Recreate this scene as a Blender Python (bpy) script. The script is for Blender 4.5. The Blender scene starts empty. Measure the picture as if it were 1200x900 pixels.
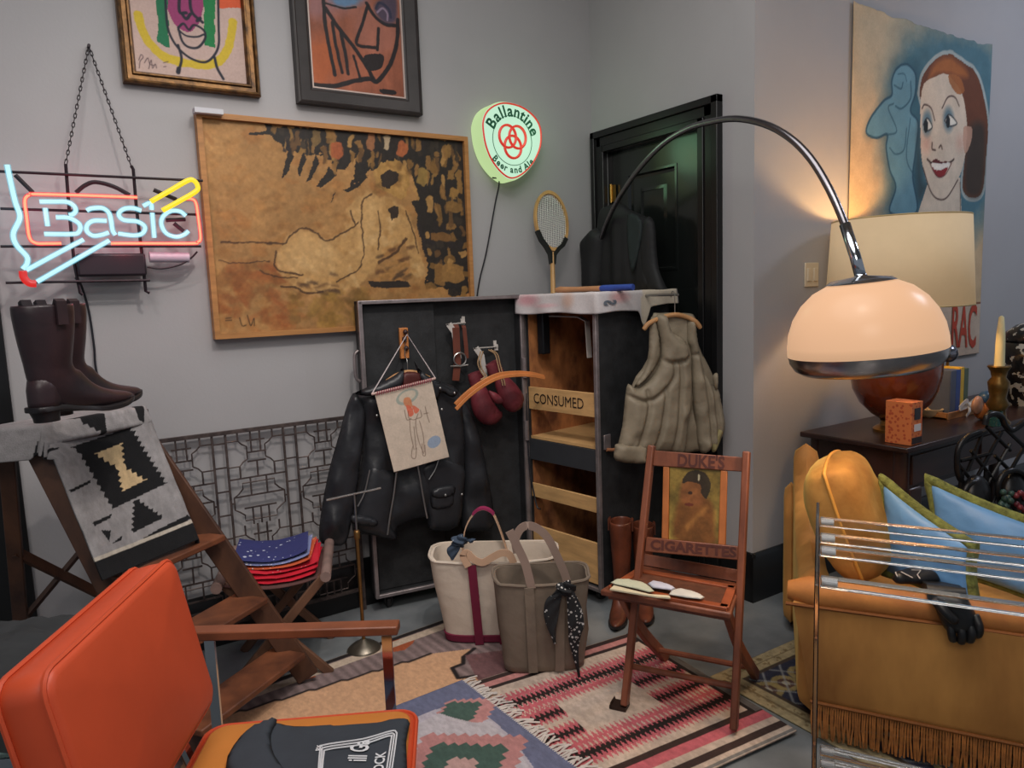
import bpy, math, random
import numpy as np
from mathutils import Vector, Matrix
from mathutils.geometry import delaunay_2d_cdt

random.seed(7)
SC = bpy.context.scene
COL = SC.collection
A = lambda *p: np.array(p, float)

# ------------------------------------------------------------------ camera model (frame 1200 x 900)
FPX = 862.0
PITCH, ROLL, YAW = [math.radians(v) for v in (7.1, -2.1, 57.2)]
EYE = 1.5
WORLD = 0.33
_fw = A(math.cos(YAW)*math.cos(PITCH), math.sin(YAW)*math.cos(PITCH), -math.sin(PITCH))
_r = A(math.sin(YAW), -math.cos(YAW), 0)
_u = np.cross(_r, _fw)
_r, _u = math.cos(ROLL)*_r + math.sin(ROLL)*_u, -math.sin(ROLL)*_r + math.cos(ROLL)*_u
CAM = A(0, 0, EYE)

def ray(x, y): return _fw + _r*((x-600)/FPX) - _u*((y-450)/FPX)
def onz(x, y, z=0.0):
    d = ray(x, y); return CAM + d*((z-EYE)/d[2])
def ony(x, y, Y):
    d = ray(x, y); return CAM + d*(Y/d[1])
def onx(x, y, X):
    d = ray(x, y); return CAM + d*(X/d[0])
def dp(x, y, t): return CAM + ray(x, y)*t
def pl(x, y, p, n):
    d = ray(x, y); n = np.array(n, float); return CAM + d*(np.dot(np.array(p, float)-CAM, n)/np.dot(d, n))
def nrm(v):
    v = np.array(v, float); return v/np.linalg.norm(v)

# ------------------------------------------------------------------ materials
def lin(c):
    c = np.array(c[:3], float)/255.0
    return np.where(c <= 0.04045, c/12.92, ((c+0.055)/1.055)**2.4)
def rgba(c): return tuple(lin(c)) + (1.0,)
_mats = {}
def mat(name, col, rough=0.6, metal=0.0, var=0.12, scale=9.0, bump=0.0, bscale=60.0, col2=None, sheen=0.0,
        coat=0.0, trans=0.0, ior=1.45, emit=None, estr=0.0, stretch=(1, 1, 1), spec=0.5):
    if name in _mats: return _mats[name]
    m = bpy.data.materials.new(name); m.use_nodes = True
    nt = m.node_tree; N = nt.nodes; L = nt.links
    b = N['Principled BSDF']
    b.inputs['Roughness'].default_value = rough
    b.inputs['Metallic'].default_value = metal
    b.inputs['IOR'].default_value = ior
    b.inputs['Specular IOR Level'].default_value = spec
    b.inputs['Transmission Weight'].default_value = trans
    b.inputs['Coat Weight'].default_value = coat
    b.inputs['Coat Roughness'].default_value = 0.15
    if sheen:
        b.inputs['Sheen Weight'].default_value = sheen
        b.inputs['Sheen Roughness'].default_value = 0.4
        b.inputs['Sheen Tint'].default_value = rgba([min(255, v*1.4+30) for v in col])
    c1 = lin(col); c2 = lin(col2) if col2 is not None else c1*(1-var*2)
    tc = N.new('ShaderNodeTexCoord'); mp = N.new('ShaderNodeMapping'); mp.inputs['Scale'].default_value = stretch
    L.new(tc.outputs['Object'], mp.inputs['Vector'])
    if var or col2 is not None:
        nz = N.new('ShaderNodeTexNoise'); nz.inputs['Scale'].default_value = scale; nz.inputs['Detail'].default_value = 5
        nz.inputs['Roughness'].default_value = 0.6
        L.new(mp.outputs['Vector'], nz.inputs['Vector'])
        rp = N.new('ShaderNodeValToRGB'); rp.color_ramp.elements[0].position = 0.32; rp.color_ramp.elements[1].position = 0.68
        rp.color_ramp.elements[0].color = tuple(c2)+(1,)
        rp.color_ramp.elements[1].color = tuple(np.minimum(c1*(1+var*0.4), 1))+(1,)
        L.new(nz.outputs['Fac'], rp.inputs['Fac']); L.new(rp.outputs['Color'], b.inputs['Base Color'])
    else:
        b.inputs['Base Color'].default_value = tuple(c1)+(1,)
    if bump:
        n2 = N.new('ShaderNodeTexNoise'); n2.inputs['Scale'].default_value = bscale; n2.inputs['Detail'].default_value = 4
        L.new(mp.outputs['Vector'], n2.inputs['Vector'])
        bp = N.new('ShaderNodeBump'); bp.inputs['Strength'].default_value = bump; bp.inputs['Distance'].default_value = 0.01
        L.new(n2.outputs['Fac'], bp.inputs['Height']); L.new(bp.outputs['Normal'], b.inputs['Normal'])
    if emit is not None:
        b.inputs['Emission Color'].default_value = rgba(emit); b.inputs['Emission Strength'].default_value = estr
    _mats[name] = m
    return m

def art_mat(name, rough=0.7, bump=0.15, bscale=120.0, sheen=0.0):
    if name in _mats: return _mats[name]
    m = bpy.data.materials.new(name); m.use_nodes = True
    nt = m.node_tree; N = nt.nodes; L = nt.links; b = N['Principled BSDF']
    b.inputs['Roughness'].default_value = rough; b.inputs['Specular IOR Level'].default_value = 0.3
    at = N.new('ShaderNodeAttribute'); at.attribute_name = 'Col'
    tc = N.new('ShaderNodeTexCoord')
    nz = N.new('ShaderNodeTexNoise'); nz.inputs['Scale'].default_value = bscale; nz.inputs['Detail'].default_value = 4
    L.new(tc.outputs['Object'], nz.inputs['Vector'])
    mx = N.new('ShaderNodeMix'); mx.data_type = 'RGBA'; mx.blend_type = 'MULTIPLY'; mx.inputs['Factor'].default_value = 0.25
    L.new(at.outputs['Color'], mx.inputs[6]); L.new(nz.outputs['Fac'], mx.inputs[7])
    L.new(mx.outputs[2], b.inputs['Base Color'])
    bp = N.new('ShaderNodeBump'); bp.inputs['Strength'].default_value = bump; bp.inputs['Distance'].default_value = 0.005
    L.new(nz.outputs['Fac'], bp.inputs['Height']); L.new(bp.outputs['Normal'], b.inputs['Normal'])
    _mats[name] = m
    return m

def emis(name, col, strength, base=(50, 50, 50)):
    return mat(name, base, rough=0.35, var=0, emit=col, estr=strength)

# ------------------------------------------------------------------ things and parts
ORI = {}
def thing(name, label, cat, loc, group=None):
    o = bpy.data.objects.new(name, None); COL.objects.link(o)
    o.empty_display_size = 0.05
    loc = np.array(loc, float); o.location = loc; ORI[o.name] = loc
    return tag(o, label, cat, group)
def tag(o, label=None, cat=None, group=None, kind=None):
    if label: o['label'] = label
    if cat: o['category'] = cat
    if group: o['group'] = group
    if kind: o['kind'] = kind
    return o

def catmull(pts, n=8, closed=False):
    P = [np.array(p, float) for p in pts]; k = len(P); out = []
    if k < 3: return P
    rng = range(k if closed else k-1)
    for i in rng:
        p1, p2 = P[i], P[(i+1) % k]
        p0 = P[(i-1) % k] if (closed or i > 0) else 2*p1-p2
        p3 = P[(i+2) % k] if (closed or i < k-2) else 2*p2-p1
        for j in range(n):
            t = j/n
            out.append(0.5*((2*p1)+(-p0+p2)*t+(2*p0-5*p1+4*p2-p3)*t*t+(-p0+3*p1-3*p2+p3)*t**3))
    if not closed: out.append(P[-1])
    return out

class MB:
    def __init__(s): s.v = []; s.f = []
    def add(s, vs, fs):
        k = len(s.v); s.v += [np.array(p, float) for p in vs]; s.f += [tuple(i+k for i in f) for f in fs]; return s
    def box(s, c, size, R=None):
        c = np.array(c, float); R = np.eye(3) if R is None else R; h = np.array(size, float)/2
        vs = [c + R @ (h*A(i, j, k)) for i in (-1, 1) for j in (-1, 1) for k in (-1, 1)]
        return s.add(vs, [(0, 1, 3, 2), (4, 6, 7, 5), (0, 4, 5, 1), (2, 3, 7, 6), (0, 2, 6, 4), (1, 5, 7, 3)])
    def beam(s, a, b, w, h, up=(0, 0, 1)):
        a = np.array(a, float); b = np.array(b, float); d = nrm(b-a)
        x = np.cross(d, np.array(up, float))
        if np.linalg.norm(x) < 1e-4: x = np.cross(d, A(1, 0, 0))
        x = nrm(x); y = np.cross(x, d)
        return s.box((a+b)/2, (w, np.linalg.norm(b-a), h), np.column_stack([x, d, y]))
    def tube(s, pts, r, n=8, closed=False, flat=None):
        P = [np.array(p, float) for p in pts]; k = len(P)
        rr = [r]*k if np.isscalar(r) else list(r)
        T = []
        for i in range(k):
            if closed: t = P[(i+1) % k]-P[(i-1) % k]
            else: t = P[min(i+1, k-1)]-P[max(i-1, 0)]
            T.append(t/(np.linalg.norm(t)+1e-12))
        up = A(0, 0, 1) if abs(T[0][2]) < 0.9 else A(1, 0, 0)
        x = nrm(np.cross(T[0], up)); vs = []
        for i in range(k):
            x = x - T[i]*np.dot(x, T[i]); x = x/(np.linalg.norm(x)+1e-12); y = np.cross(T[i], x)
            for j in range(n):
                a = 2*math.pi*j/n
                vs.append(P[i] + rr[i]*(math.cos(a)*x + math.sin(a)*y))
        fs = []
        for i in range(k if closed else k-1):
            for j in range(n):
                i2 = (i+1) % k
                fs.append((i*n+j, i*n+(j+1) % n, i2*n+(j+1) % n, i2*n+j))
        if not closed:
            fs.append(tuple(range(n-1, -1, -1))); fs.append(tuple((k-1)*n+j for j in range(n)))
        return s.add(vs, fs)
    def strap(s, pts, width, th, side):
        # ribbon: side = across direction (vector, or list of vectors)
        P = [np.array(p, float) for p in pts]; k = len(P); vs = []; fs = []
        for i in range(k):
            t = nrm(P[min(i+1, k-1)]-P[max(i-1, 0)])
            w = np.array(side[i] if isinstance(side, list) else side, float); w = nrm(w - t*np.dot(w, t)); nn = np.cross(t, w)
            for a, b in ((-1, -1), (1, -1), (1, 1), (-1, 1)): vs.append(P[i] + w*a*width/2 + nn*b*th/2)
        for i in range(k-1):
            for j in range(4): fs.append((i*4+j, i*4+(j+1) % 4, (i+1)*4+(j+1) % 4, (i+1)*4+j))
        fs += [(3, 2, 1, 0), tuple((k-1)*4+j for j in range(4))]
        return s.add(vs, fs)
    def lathe(s, prof, c, n=32, R=None, cap=False):
        c = np.array(c, float); R = np.eye(3) if R is None else R; vs = []; fs = []
        for (r, z) in prof:
            for j in range(n):
                a = 2*math.pi*j/n; vs.append(c + R @ A(r*math.cos(a), r*math.sin(a), z))
        for i in range(len(prof)-1):
            for j in range(n): fs.append((i*n+j, i*n+(j+1) % n, (i+1)*n+(j+1) % n, (i+1)*n+j))
        if cap:
            fs.append(tuple(range(n-1, -1, -1))); fs.append(tuple((len(prof)-1)*n+j for j in range(n)))
        return s.add(vs, fs)
    def loft(s, rings, cap=True):
        # rings: list of lists of points (same count)
        n = len(rings[0]); vs = [p for r in rings for p in r]; fs = []
        for i in range(len(rings)-1):
            for j in range(n): fs.append((i*n+j, i*n+(j+1) % n, (i+1)*n+(j+1) % n, (i+1)*n+j))
        if cap in (True, 'both', 'start'): fs.append(tuple(range(n-1, -1, -1)))
        if cap in (True, 'both', 'end'): fs.append(tuple((len(rings)-1)*n+j for j in range(n)))
        return s.add(vs, fs)
    def prism(s, poly, d):
        # planar polygon of 3-D points extruded by vector d
        d = np.array(d, float); P = [np.array(p, float) for p in poly]; n = len(P)
        fs = [tuple(range(n-1, -1, -1)), tuple(range(n, 2*n))]
        for i in range(n): fs.append((i, (i+1) % n, n+(i+1) % n, n+i))
        return s.add(P+[p+d for p in P], fs)
    def grid(s, fn, nu, nv, wu=False):
        vs = [fn(i/(nu if wu else nu-1), j/(nv-1)) for j in range(nv) for i in range(nu)]; fs = []
        for j in range(nv-1):
            for i in range(nu if wu else nu-1):
                i2 = (i+1) % nu; fs.append((j*nu+i, j*nu+i2, (j+1)*nu+i2, (j+1)*nu+i))
        return s.add(vs, fs)
    def ball(s, c, r, R=None, n=16, m=10):
        r = A(1, 1, 1)*r; R = np.eye(3) if R is None else R; c = np.array(c, float)
        def fn(u, v):
            th = math.pi*(v*0.998+0.001); ph = 2*math.pi*u
            return c + R @ (r*A(math.sin(th)*math.cos(ph), math.sin(th)*math.sin(ph), -math.cos(th)))
        return s.grid(fn, n, m, wu=True)
    def pillow(s, c, size, R=None, n=22, puff=0.5, wr=0.0, seed=0):
        # knife-edge cushion: size (w, h, thickness) in local x, y, z
        c = np.array(c, float); R = np.eye(3) if R is None else R; w, h, t = size
        def side(sg):
            def fn(u, v):
                x, y = 2*u-1, 2*v-1
                pr = max(0, (1-abs(x)**3.0))*max(0, (1-abs(y)**3.0))
                k = 1-0.07*(1-abs(y)**2)*abs(x)**4*0 
                pin = 1 - 0.10*(1-x*x)*(abs(y)**6) ; pin2 = 1 - 0.10*(1-y*y)*(abs(x)**6)
                z = sg*t/2*pr**puff
                if wr: z += wr*vnoise(x*2.3+seed, y*2.3+sg)*pr**0.6
                return c + R @ A(x*w/2*pin2, y*h/2*pin, z)
            return fn
        s.grid(side(1), n, n); s.grid(side(-1), n, n)
        return s
    def inflate(s, poly, O, U, V, th, rad, res=0.012, back=0.6, wr=0.0, wf=9.0, seed=0, smooth=True, wy=0.7, seams=None, sdep=0.55, swid=0.008):
        # a soft thing from its outline in the plane O,U,V: thick in the middle, thin at its edge
        N = np.cross(U, V); P = np.array(poly, float)
        if smooth: P = np.array(catmull([p for p in P], 3, True))
        bx0, by0 = P.min(0); bx1, by1 = P.max(0)
        q = []
        for k in range(len(P)):
            a, b = P[k], P[(k+1) % len(P)]; m = max(1, int(np.linalg.norm(b-a)/(res*1.2)))
            for t in range(m): q.append(a+(b-a)*t/m)
        Q = np.array(q); nb = len(Q)
        gx, gy = np.meshgrid(np.arange(bx0, bx1, res), np.arange(by0, by1, res)); gx = gx.copy(); gx[1::2] += res/2
        G = np.column_stack([gx.ravel(), gy.ravel()])
        G = G[inpoly(G, Q)]
        if len(G): G = G[segdist(G, Q) > res*0.6]
        allp = [Vector(p) for p in Q] + [Vector(p) for p in G]
        r = delaunay_2d_cdt(allp, [(i, (i+1) % nb) for i in range(nb)], [], 1, 1e-7)
        vv = np.array([tuple(p) for p in r[0]]); d = segdist(vv, Q)
        k = np.clip(d/rad, 0, 1); hgt = th*np.sqrt(np.maximum(0, 1-(1-k)**2))
        f1 = np.zeros(len(vv))
        if wr:
            f1 = np.array([wr*(vnoise(p[0]*wf+seed, p[1]*wf*wy+seed*1.3)-0.0) for p in vv])*np.clip(d/(rad*0.5), 0, 1)
        for sl in (seams or []):
            ds = segdist(vv, catmull([np.array(p, float) for p in sl], 4), False); g_ = np.exp(-(ds/swid)**2)
            hgt = hgt*(1-sdep*g_); f1 = f1*(1-0.7*g_)
        edge = d < 1e-6
        vs = []; fi = []; bi = []
        for i, p in enumerate(vv):
            base = np.array(O) + U*p[0] + V*p[1]
            fi.append(len(vs)); vs.append(base + N*(hgt[i]+f1[i]))
        for i, p in enumerate(vv):
            if edge[i]: bi.append(fi[i])
            else:
                base = np.array(O) + U*p[0] + V*p[1]
                bi.append(len(vs)); vs.append(base - N*hgt[i]*back)
        fs = []
        for f in r[2]:
            fs.append(tuple(fi[i] for i in f)); fs.append(tuple(bi[i] for i in reversed(f)))
        return s.add(vs, fs)
    def build(s, name, m, parent=None, smooth=35, bevel=0.0, seg=2, sub=0, solid=0.0, off=0.0, label=None):
        V = np.array(s.v)
        if parent is None:
            ori = A((V[:, 0].min()+V[:, 0].max())/2, (V[:, 1].min()+V[:, 1].max())/2, V[:, 2].min())
        else: ori = ORI[parent.name]
        me = bpy.data.meshes.new(name)
        me.from_pydata([tuple(p) for p in (V-ori)], [], s.f); me.update()
        me.materials.append(m)
        if smooth:
            me.shade_smooth()
            if smooth < 180: me.set_sharp_from_angle(angle=math.radians(smooth))
        o = bpy.data.objects.new(name, me); COL.objects.link(o); ORI[o.name] = ori
        if parent is None: o.location = ori
        else: o.parent = parent
        if solid:
            md = o.modifiers.new('solid', 'SOLIDIFY'); md.thickness = solid; md.offset = off
        if bevel:
            md = o.modifiers.new('bevel', 'BEVEL'); md.width = bevel; md.segments = seg; md.limit_method = 'ANGLE'; md.angle_limit = math.radians(40)
        if sub:
            md = o.modifiers.new('sub', 'SUBSURF'); md.levels = sub; md.render_levels = sub
        if label: o['label'] = label
        return o

# ------------------------------------------------------------------ 2-D helpers
def inpoly(G, P):
    x, y = G[:, 0], G[:, 1]; c = np.zeros(len(G), bool); n = len(P)
    for i in range(n):
        x1, y1 = P[i]; x2, y2 = P[(i+1) % n]
        if y1 == y2: continue
        c ^= ((y1 > y) != (y2 > y)) & (x < (x2-x1)*(y-y1)/(y2-y1)+x1)
    return c
def segdist(G, P, closed=True):
    d = np.full(len(G), 1e9); n = len(P)
    for i in range(n if closed else n-1):
        a = np.array(P[i]); b = np.array(P[(i+1) % n]); e = b-a; L = np.dot(e, e)+1e-12
        t = np.clip(((G-a) @ e)/L, 0, 1); q = G-(a+t[:, None]*e)
        d = np.minimum(d, np.hypot(q[:, 0], q[:, 1]))
    return d
_rs = np.random.RandomState(3); _T = _rs.rand(64, 64)*2-1
def vnoise(x, y):
    xi, yi = np.floor(x).astype(int), np.floor(y).astype(int); fx, fy = x-xi, y-yi
    fx = fx*fx*(3-2*fx); fy = fy*fy*(3-2*fy)
    a = _T[xi % 64, yi % 64]; b = _T[(xi+1) % 64, yi % 64]; c = _T[xi % 64, (yi+1) % 64]; d = _T[(xi+1) % 64, (yi+1) % 64]
    return (a*(1-fx)+b*fx)*(1-fy)+(c*(1-fx)+d*fx)*fy
def fbm(x, y, oct=4):
    s = 0; a = 1.0; t = 0
    for k in range(oct): s = s+a*vnoise(x*2**k+k*17.3, y*2**k+k*9.1); t += a; a *= 0.55
    return s/t

class Art:
    """a coloured pattern on a fine grid; coordinates in metres from the lower left corner"""
    def __init__(s, w, h, nx, ny, base):
        s.w, s.h, s.nx, s.ny = w, h, nx, ny
        s.X, s.Y = np.meshgrid(np.linspace(0, w, nx), np.linspace(0, h, ny))
        s.G = np.column_stack([s.X.ravel(), s.Y.ravel()]); s.C = np.tile(np.array(base, float), (nx*ny, 1))
    def _put(s, m, col, a=1.0):
        m = np.asarray(m, float)*a; s.C = s.C*(1-m[:, None]) + np.array(col, float)*m[:, None]
    def _sub(s, P, pad):
        P = np.array(P); lo, hi = P.min(0)-pad, P.max(0)+pad
        return np.nonzero((s.G[:, 0] >= lo[0]) & (s.G[:, 0] <= hi[0]) & (s.G[:, 1] >= lo[1]) & (s.G[:, 1] <= hi[1]))[0]
    def _puti(s, I, m, col, a):
        m = np.asarray(m, float)[:, None]*a; s.C[I] = s.C[I]*(1-m) + np.array(col, float)*m
    def poly(s, P, col, a=1.0, smooth=False, soft=0.0, jit=0.0):
        P = [np.array(p, float) for p in P]
        if smooth: P = catmull(P, 6, True)
        I = s._sub(P, soft+jit+0.01)
        if not len(I): return
        G = s.G[I]
        if jit:
            G = G + jit*np.column_stack([fbm(G[:, 0]*25+3, G[:, 1]*25), fbm(G[:, 0]*25+40, G[:, 1]*25+9)])
        m = inpoly(G, P).astype(float)
        if soft:
            d = segdist(G, P); m = np.where(m > 0, 0.5+0.5*np.clip(d/soft, 0, 1), 0.5-0.5*np.clip(d/soft, 0, 1))
        s._puti(I, m, col, a)
    def line(s, P, wd, col, a=1.0, smooth=True, closed=False, jit=0.0, taper=False):
        P = [np.array(p, float) for p in P]
        if smooth: P = catmull(P, 6, closed)
        I = s._sub(P, wd+jit+0.01)
        if not len(I): return
        G = s.G[I]
        if jit: G = G + jit*np.column_stack([fbm(G[:, 0]*30+3, G[:, 1]*30), fbm(G[:, 0]*30+40, G[:, 1]*30+9)])
        d = segdist(G, P, closed); px = max(s.w/s.nx, s.h/s.ny)
        s._puti(I, np.clip((wd/2-d)/px+0.5, 0, 1), col, a)
    def oval(s, c, rx, ry, col, a=1.0, rot=0.0, soft=0.0):
        x, y = s.G[:, 0]-c[0], s.G[:, 1]-c[1]; ca, sa = math.cos(rot), math.sin(rot)
        q = np.hypot((x*ca+y*sa)/rx, (-x*sa+y*ca)/ry)
        s._put(np.clip((1-q)/(soft if soft else 0.04)+0.5*(soft == 0), 0, 1), col, a)
    def mask(s, fn, col, a=1.0): s._put(np.clip(fn(s.G[:, 0], s.G[:, 1]), 0, 1), col, a)
    def noise(s, amt, sx, sy=None):
        n = fbm(s.G[:, 0]*sx+5, s.G[:, 1]*(sy or sx)+8); s.C = np.clip(s.C*(1+amt*n[:, None]), 0, 255)
    def build(s, name, fn, m, parent=None, solid=0.0, off=-1.0):
        """fn(x, y) -> world point"""
        vs = [fn(x, y) for x, y in s.G]; nx, ny = s.nx, s.ny
        fs = [(j*nx+i, j*nx+i+1, (j+1)*nx+i+1, (j+1)*nx+i) for j in range(ny-1) for i in range(nx-1)]
        mb = MB(); mb.v = vs; mb.f = fs
        o = mb.build(name, m, parent, smooth=180, solid=solid, off=off)
        at = o.data.color_attributes.new('Col', 'FLOAT_COLOR', 'POINT')
        c = np.ones((nx*ny, 4)); c[:, :3] = lin3(s.C); at.data.foreach_set('color', c.ravel())
        return o
def lin3(c):
    c = np.clip(c, 0, 255)/255.0
    return np.where(c <= 0.04045, c/12.92, ((c+0.055)/1.055)**2.4)

def text_shape(s, size=1.0, align='CENTER', bold=0.0):
    cu = bpy.data.curves.new('txt', 'FONT'); cu.body = s; cu.size = size; cu.align_x = align; cu.resolution_u = 3; cu.offset = bold
    ob = bpy.data.objects.new('txt', cu)
    me = bpy.data.meshes.new_from_object(ob)
    vs = [(p.co.x, p.co.y) for p in me.vertices]; fs = [tuple(f.vertices) for f in me.polygons]
    bpy.data.objects.remove(ob); bpy.data.meshes.remove(me); bpy.data.curves.remove(cu)
    return vs, fs
def add_text(mb, s, fn, size=1.0, align='CENTER', bold=0.0):
    vs, fs = text_shape(s, size, align, bold)
    return mb.add([fn(x, y) for x, y in vs], fs)
def rect_frame(mb, O, U, V, w, h, wd, dep, N, prof=None):
    """mitred picture frame with outer size w x h, moulding width wd, profile of (across, out) pairs"""
    prof = prof or [(0, 0), (0, dep), (wd, dep), (wd, 0)]
    cs = [(0, 0, 1, 1), (w, 0, -1, 1), (w, h, -1, -1), (0, h, 1, -1)]
    k = len(prof); vs = []; fs = []
    for (x, y, sx, sy) in cs:
        for (a, b) in prof: vs.append(np.array(O)+U*(x+sx*a)+V*(y+sy*a)+N*b)
    for i in range(4):
        j = (i+1) % 4
        for q in range(k):
            q2 = (q+1) % k; fs.append((i*k+q, j*k+q, j*k+q2, i*k+q2))
    return mb.add(vs, fs)
def rot_z(a):
    c, s_ = math.cos(a), math.sin(a); return np.array([[c, -s_, 0], [s_, c, 0], [0, 0, 1.0]])
def axes(x, y=None, z=None):
    """matrix whose columns are the unit axes"""
    return np.column_stack([nrm(x), nrm(y), nrm(z)])
X_, Y_, Z_ = A(1, 0, 0), A(0, 1, 0), A(0, 0, 1)
# ================================================================== the room
XD, YB, YP, HT = 2.74, 3.33, 2.21, 3.6      # door wall, back wall, wall beside the table, ceiling
wallm = mat('wall_paint', (162, 160, 161), rough=0.75, var=0.03, scale=1.5, bump=0.05, bscale=90)
blackm = mat('black_trim_paint', (22, 22, 23), rough=0.28, var=0.1, scale=5)
conc = mat('polished_concrete', (122, 126, 128), rough=0.36, var=0.25, scale=2.2, col2=(82, 88, 92), bump=0.03)
def struct(name, mb, m, parent=None, **k):
    o = mb.build(name, m, parent, **k)
    if parent is None: o['kind'] = 'structure'
    return o
struct('floor', MB().box((2, 0.2, -0.05), (12, 7.2, 0.1)), conc)
struct('ceiling', MB().box((2, 0.2, HT+0.05), (12, 7.2, 0.1)), mat('ceiling_paint', (150, 150, 150), rough=0.9, var=0.02))
struct('wall_back', MB().box(((XD-4.0)/2, YB+0.06, HT/2), (XD+4.0, 0.12, HT)), wallm)
DY0, DY1, DZ = 2.515, 3.2, 2.245            # door opening
w = MB()
w.box((XD+0.06, (YP+0.12+DY0)/2, HT/2), (0.12, DY0-YP-0.12, HT))
w.box((XD+0.06, (DY1+YB)/2, HT/2), (0.12, YB-DY1, HT))
w.box((XD+0.06, (DY0+DY1)/2, (DZ+HT)/2), (0.12, DY1-DY0, HT-DZ))
struct('wall_right', w, wallm)
struct('wall_front_right', MB().box(((XD+8)/2, YP+0.06, HT/2), (8-XD, 0.12, HT)), wallm)
def base(name, a, b, n):
    a = np.array(a, float); b = np.array(b, float); n = np.array(n, float); m = MB()
    e = nrm(b-a)
    m.prism([a+n*0.0, a+n*0.018, a+n*0.018+Z_*0.215, a+n*0.008+Z_*0.237, a+Z_*0.237], b-a)
    return struct(name, m, blackm)
base('baseboard_back', (-4, YB, 0), (XD, YB, 0), (0, -1, 0))
base('baseboard_right', (XD, YP-0.018, 0), (XD, 2.385, 0), (-1, 0, 0))
base('baseboard_front_right', (XD-0.018, YP, 0), (8, YP, 0), (0, -1, 0))
# door: leaf with two sunk panels, stepped casing, brass hinge
dl = MB()
y0, y1 = DY0+0.004, DY1-0.004
XF = XD+0.035
pr = onx(793.5, 191, XF); pb = onx(793.5, 316, XF)
py1, py0 = pr[1], pr[1]+0.37; zt, zb = pr[2], pb[2]
dl.box((XF+0.03, (y0+y1)/2, DZ/2), (0.03, y1-y0, DZ-0.01))
dl.box((XF+0.01, (y0+py1)/2, DZ/2), (0.02, py1-y0, DZ-0.01))
dl.box((XF+0.01, (y1+py0)/2, DZ/2), (0.02, y1-py0, DZ-0.01))
for z0, z1 in ((zt, DZ-0.005), (zb-0.16, zb), (0.005, 0.25)):
    dl.box((XF+0.01, (py0+py1)/2, (z0+z1)/2), (0.02, py0-py1, z1-z0))
for z0, z1 in ((zb, zt), (0.25, zb-0.16)):
    rect_frame(dl, (XF+0.02, py0, z0), A(0, -1, 0), Z_, py0-py1, z1-z0, 0.035, 0.0, A(-1, 0, 0), [(0, 0), (0, 0.024), (0.012, 0.026), (0.02, 0.01), (0.035, 0.004), (0.035, 0)])
    rect_frame(dl, (XF+0.02, py0-0.075, z0+0.075), A(0, -1, 0), Z_, py0-py1-0.15, z1-z0-0.15, 0.03, 0.0, A(-1, 0, 0), [(0, 0), (0.03, 0.012), (0.03, 0)])
doorm = mat('black_door_gloss', (24, 27, 26), rough=0.2, var=0.08, scale=3, bump=0.015, bscale=14, spec=0.8)
door = struct('door_1', dl, doorm)
cs = MB()
def casing(y_out, y_in, up):
    s = 1 if y_in > y_out else -1
    for a, b, t in ((0, 0.3, 0.04), (0.3, 0.72, 0.026), (0.72, 1.0, 0.034)):
        ya, yb = y_out+(y_in-y_out)*a, y_out+(y_in-y_out)*b
        zz = DZ + (2.362-DZ)*(1-a)
        cs.box((XD-t/2+0.001, (ya+yb)/2, zz/2), (t, abs(yb-ya), zz))
casing(2.388, DY0, 0); casing(3.30, DY1, 0)
for a, b, t in ((0, 0.3, 0.04), (0.3, 0.72, 0.026), (0.72, 1.0, 0.034)):
    za, zb2 = 2.362+(DZ-2.362)*a, 2.362+(DZ-2.362)*b
    cs.box((XD-t/2+0.001, (2.388+3.30)/2, (za+zb2)/2), (t, 0.912-0.25*a, za-zb2))
for y in (DY0, DY1): cs.box((XD+0.05, y, DZ/2), (0.1, 0.006, DZ))
cs.box((XD+0.05, (DY0+DY1)/2, DZ), (0.1, DY1-DY0, 0.006))
struct('trim_1', cs, blackm, bevel=0.004)
h = onx(712, 228, XD+0.02)
hg = MB(); hg.lathe([(0.0, -0.05), (0.007, -0.05), (0.007, 0.05), (0, 0.05)], (XD+0.012, DY1-0.012, h[2]), n=10)
hg.box((XD+0.02, DY1-0.02, h[2]), (0.012, 0.035, 0.09))
hg.build('door_hinge', mat('old_brass', (170, 135, 70), rough=0.35, metal=1, var=0.1), door)
# black casing at the far left of the back wall
lt = MB(); lt.box((-0.17, YB-0.02, 1.15), (0.15, 0.04, 2.3)); lt.box((-0.235, YB-0.03, 1.15), (0.03, 0.06, 2.3))
struct('trim_2', lt, blackm, bevel=0.004)
sw = onx(0, 0, 1)
sw = ony(950, 322, YP)
t = thing('light_switch', 'cream light switch plate on the wall beside the glowing arc lamp shade', 'light switch', (sw[0], YP, sw[2]-0.06))
ivory = mat('ivory_plastic', (205, 190, 165), rough=0.4, var=0.02)
MB().box((sw[0], YP-0.004, sw[2]), (0.105, 0.008, 0.115)).build('plate', ivory, t, bevel=0.003)
for dx in (-0.024, 0.024): MB().box((sw[0]+dx, YP-0.010, sw[2]), (0.03, 0.008, 0.062)).build('rocker', ivory, t, bevel=0.002)
# ================================================================== pictures on the back wall
canvm = art_mat('painted_canvas', rough=0.55, bump=0.3, bscale=70)
paperm = art_mat('printed_paper', rough=0.8, bump=0.05)
def zmap(ox, oy, s, plane, x0, z0):
    """zoomed photograph coordinates -> metres on a wall plane"""
    def f(*pts):
        out = []
        for x, y in pts:
            p = ony(ox+x/s, oy+y/s, plane); out.append((p[0]-x0, p[2]-z0))
        return out
    return f

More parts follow.
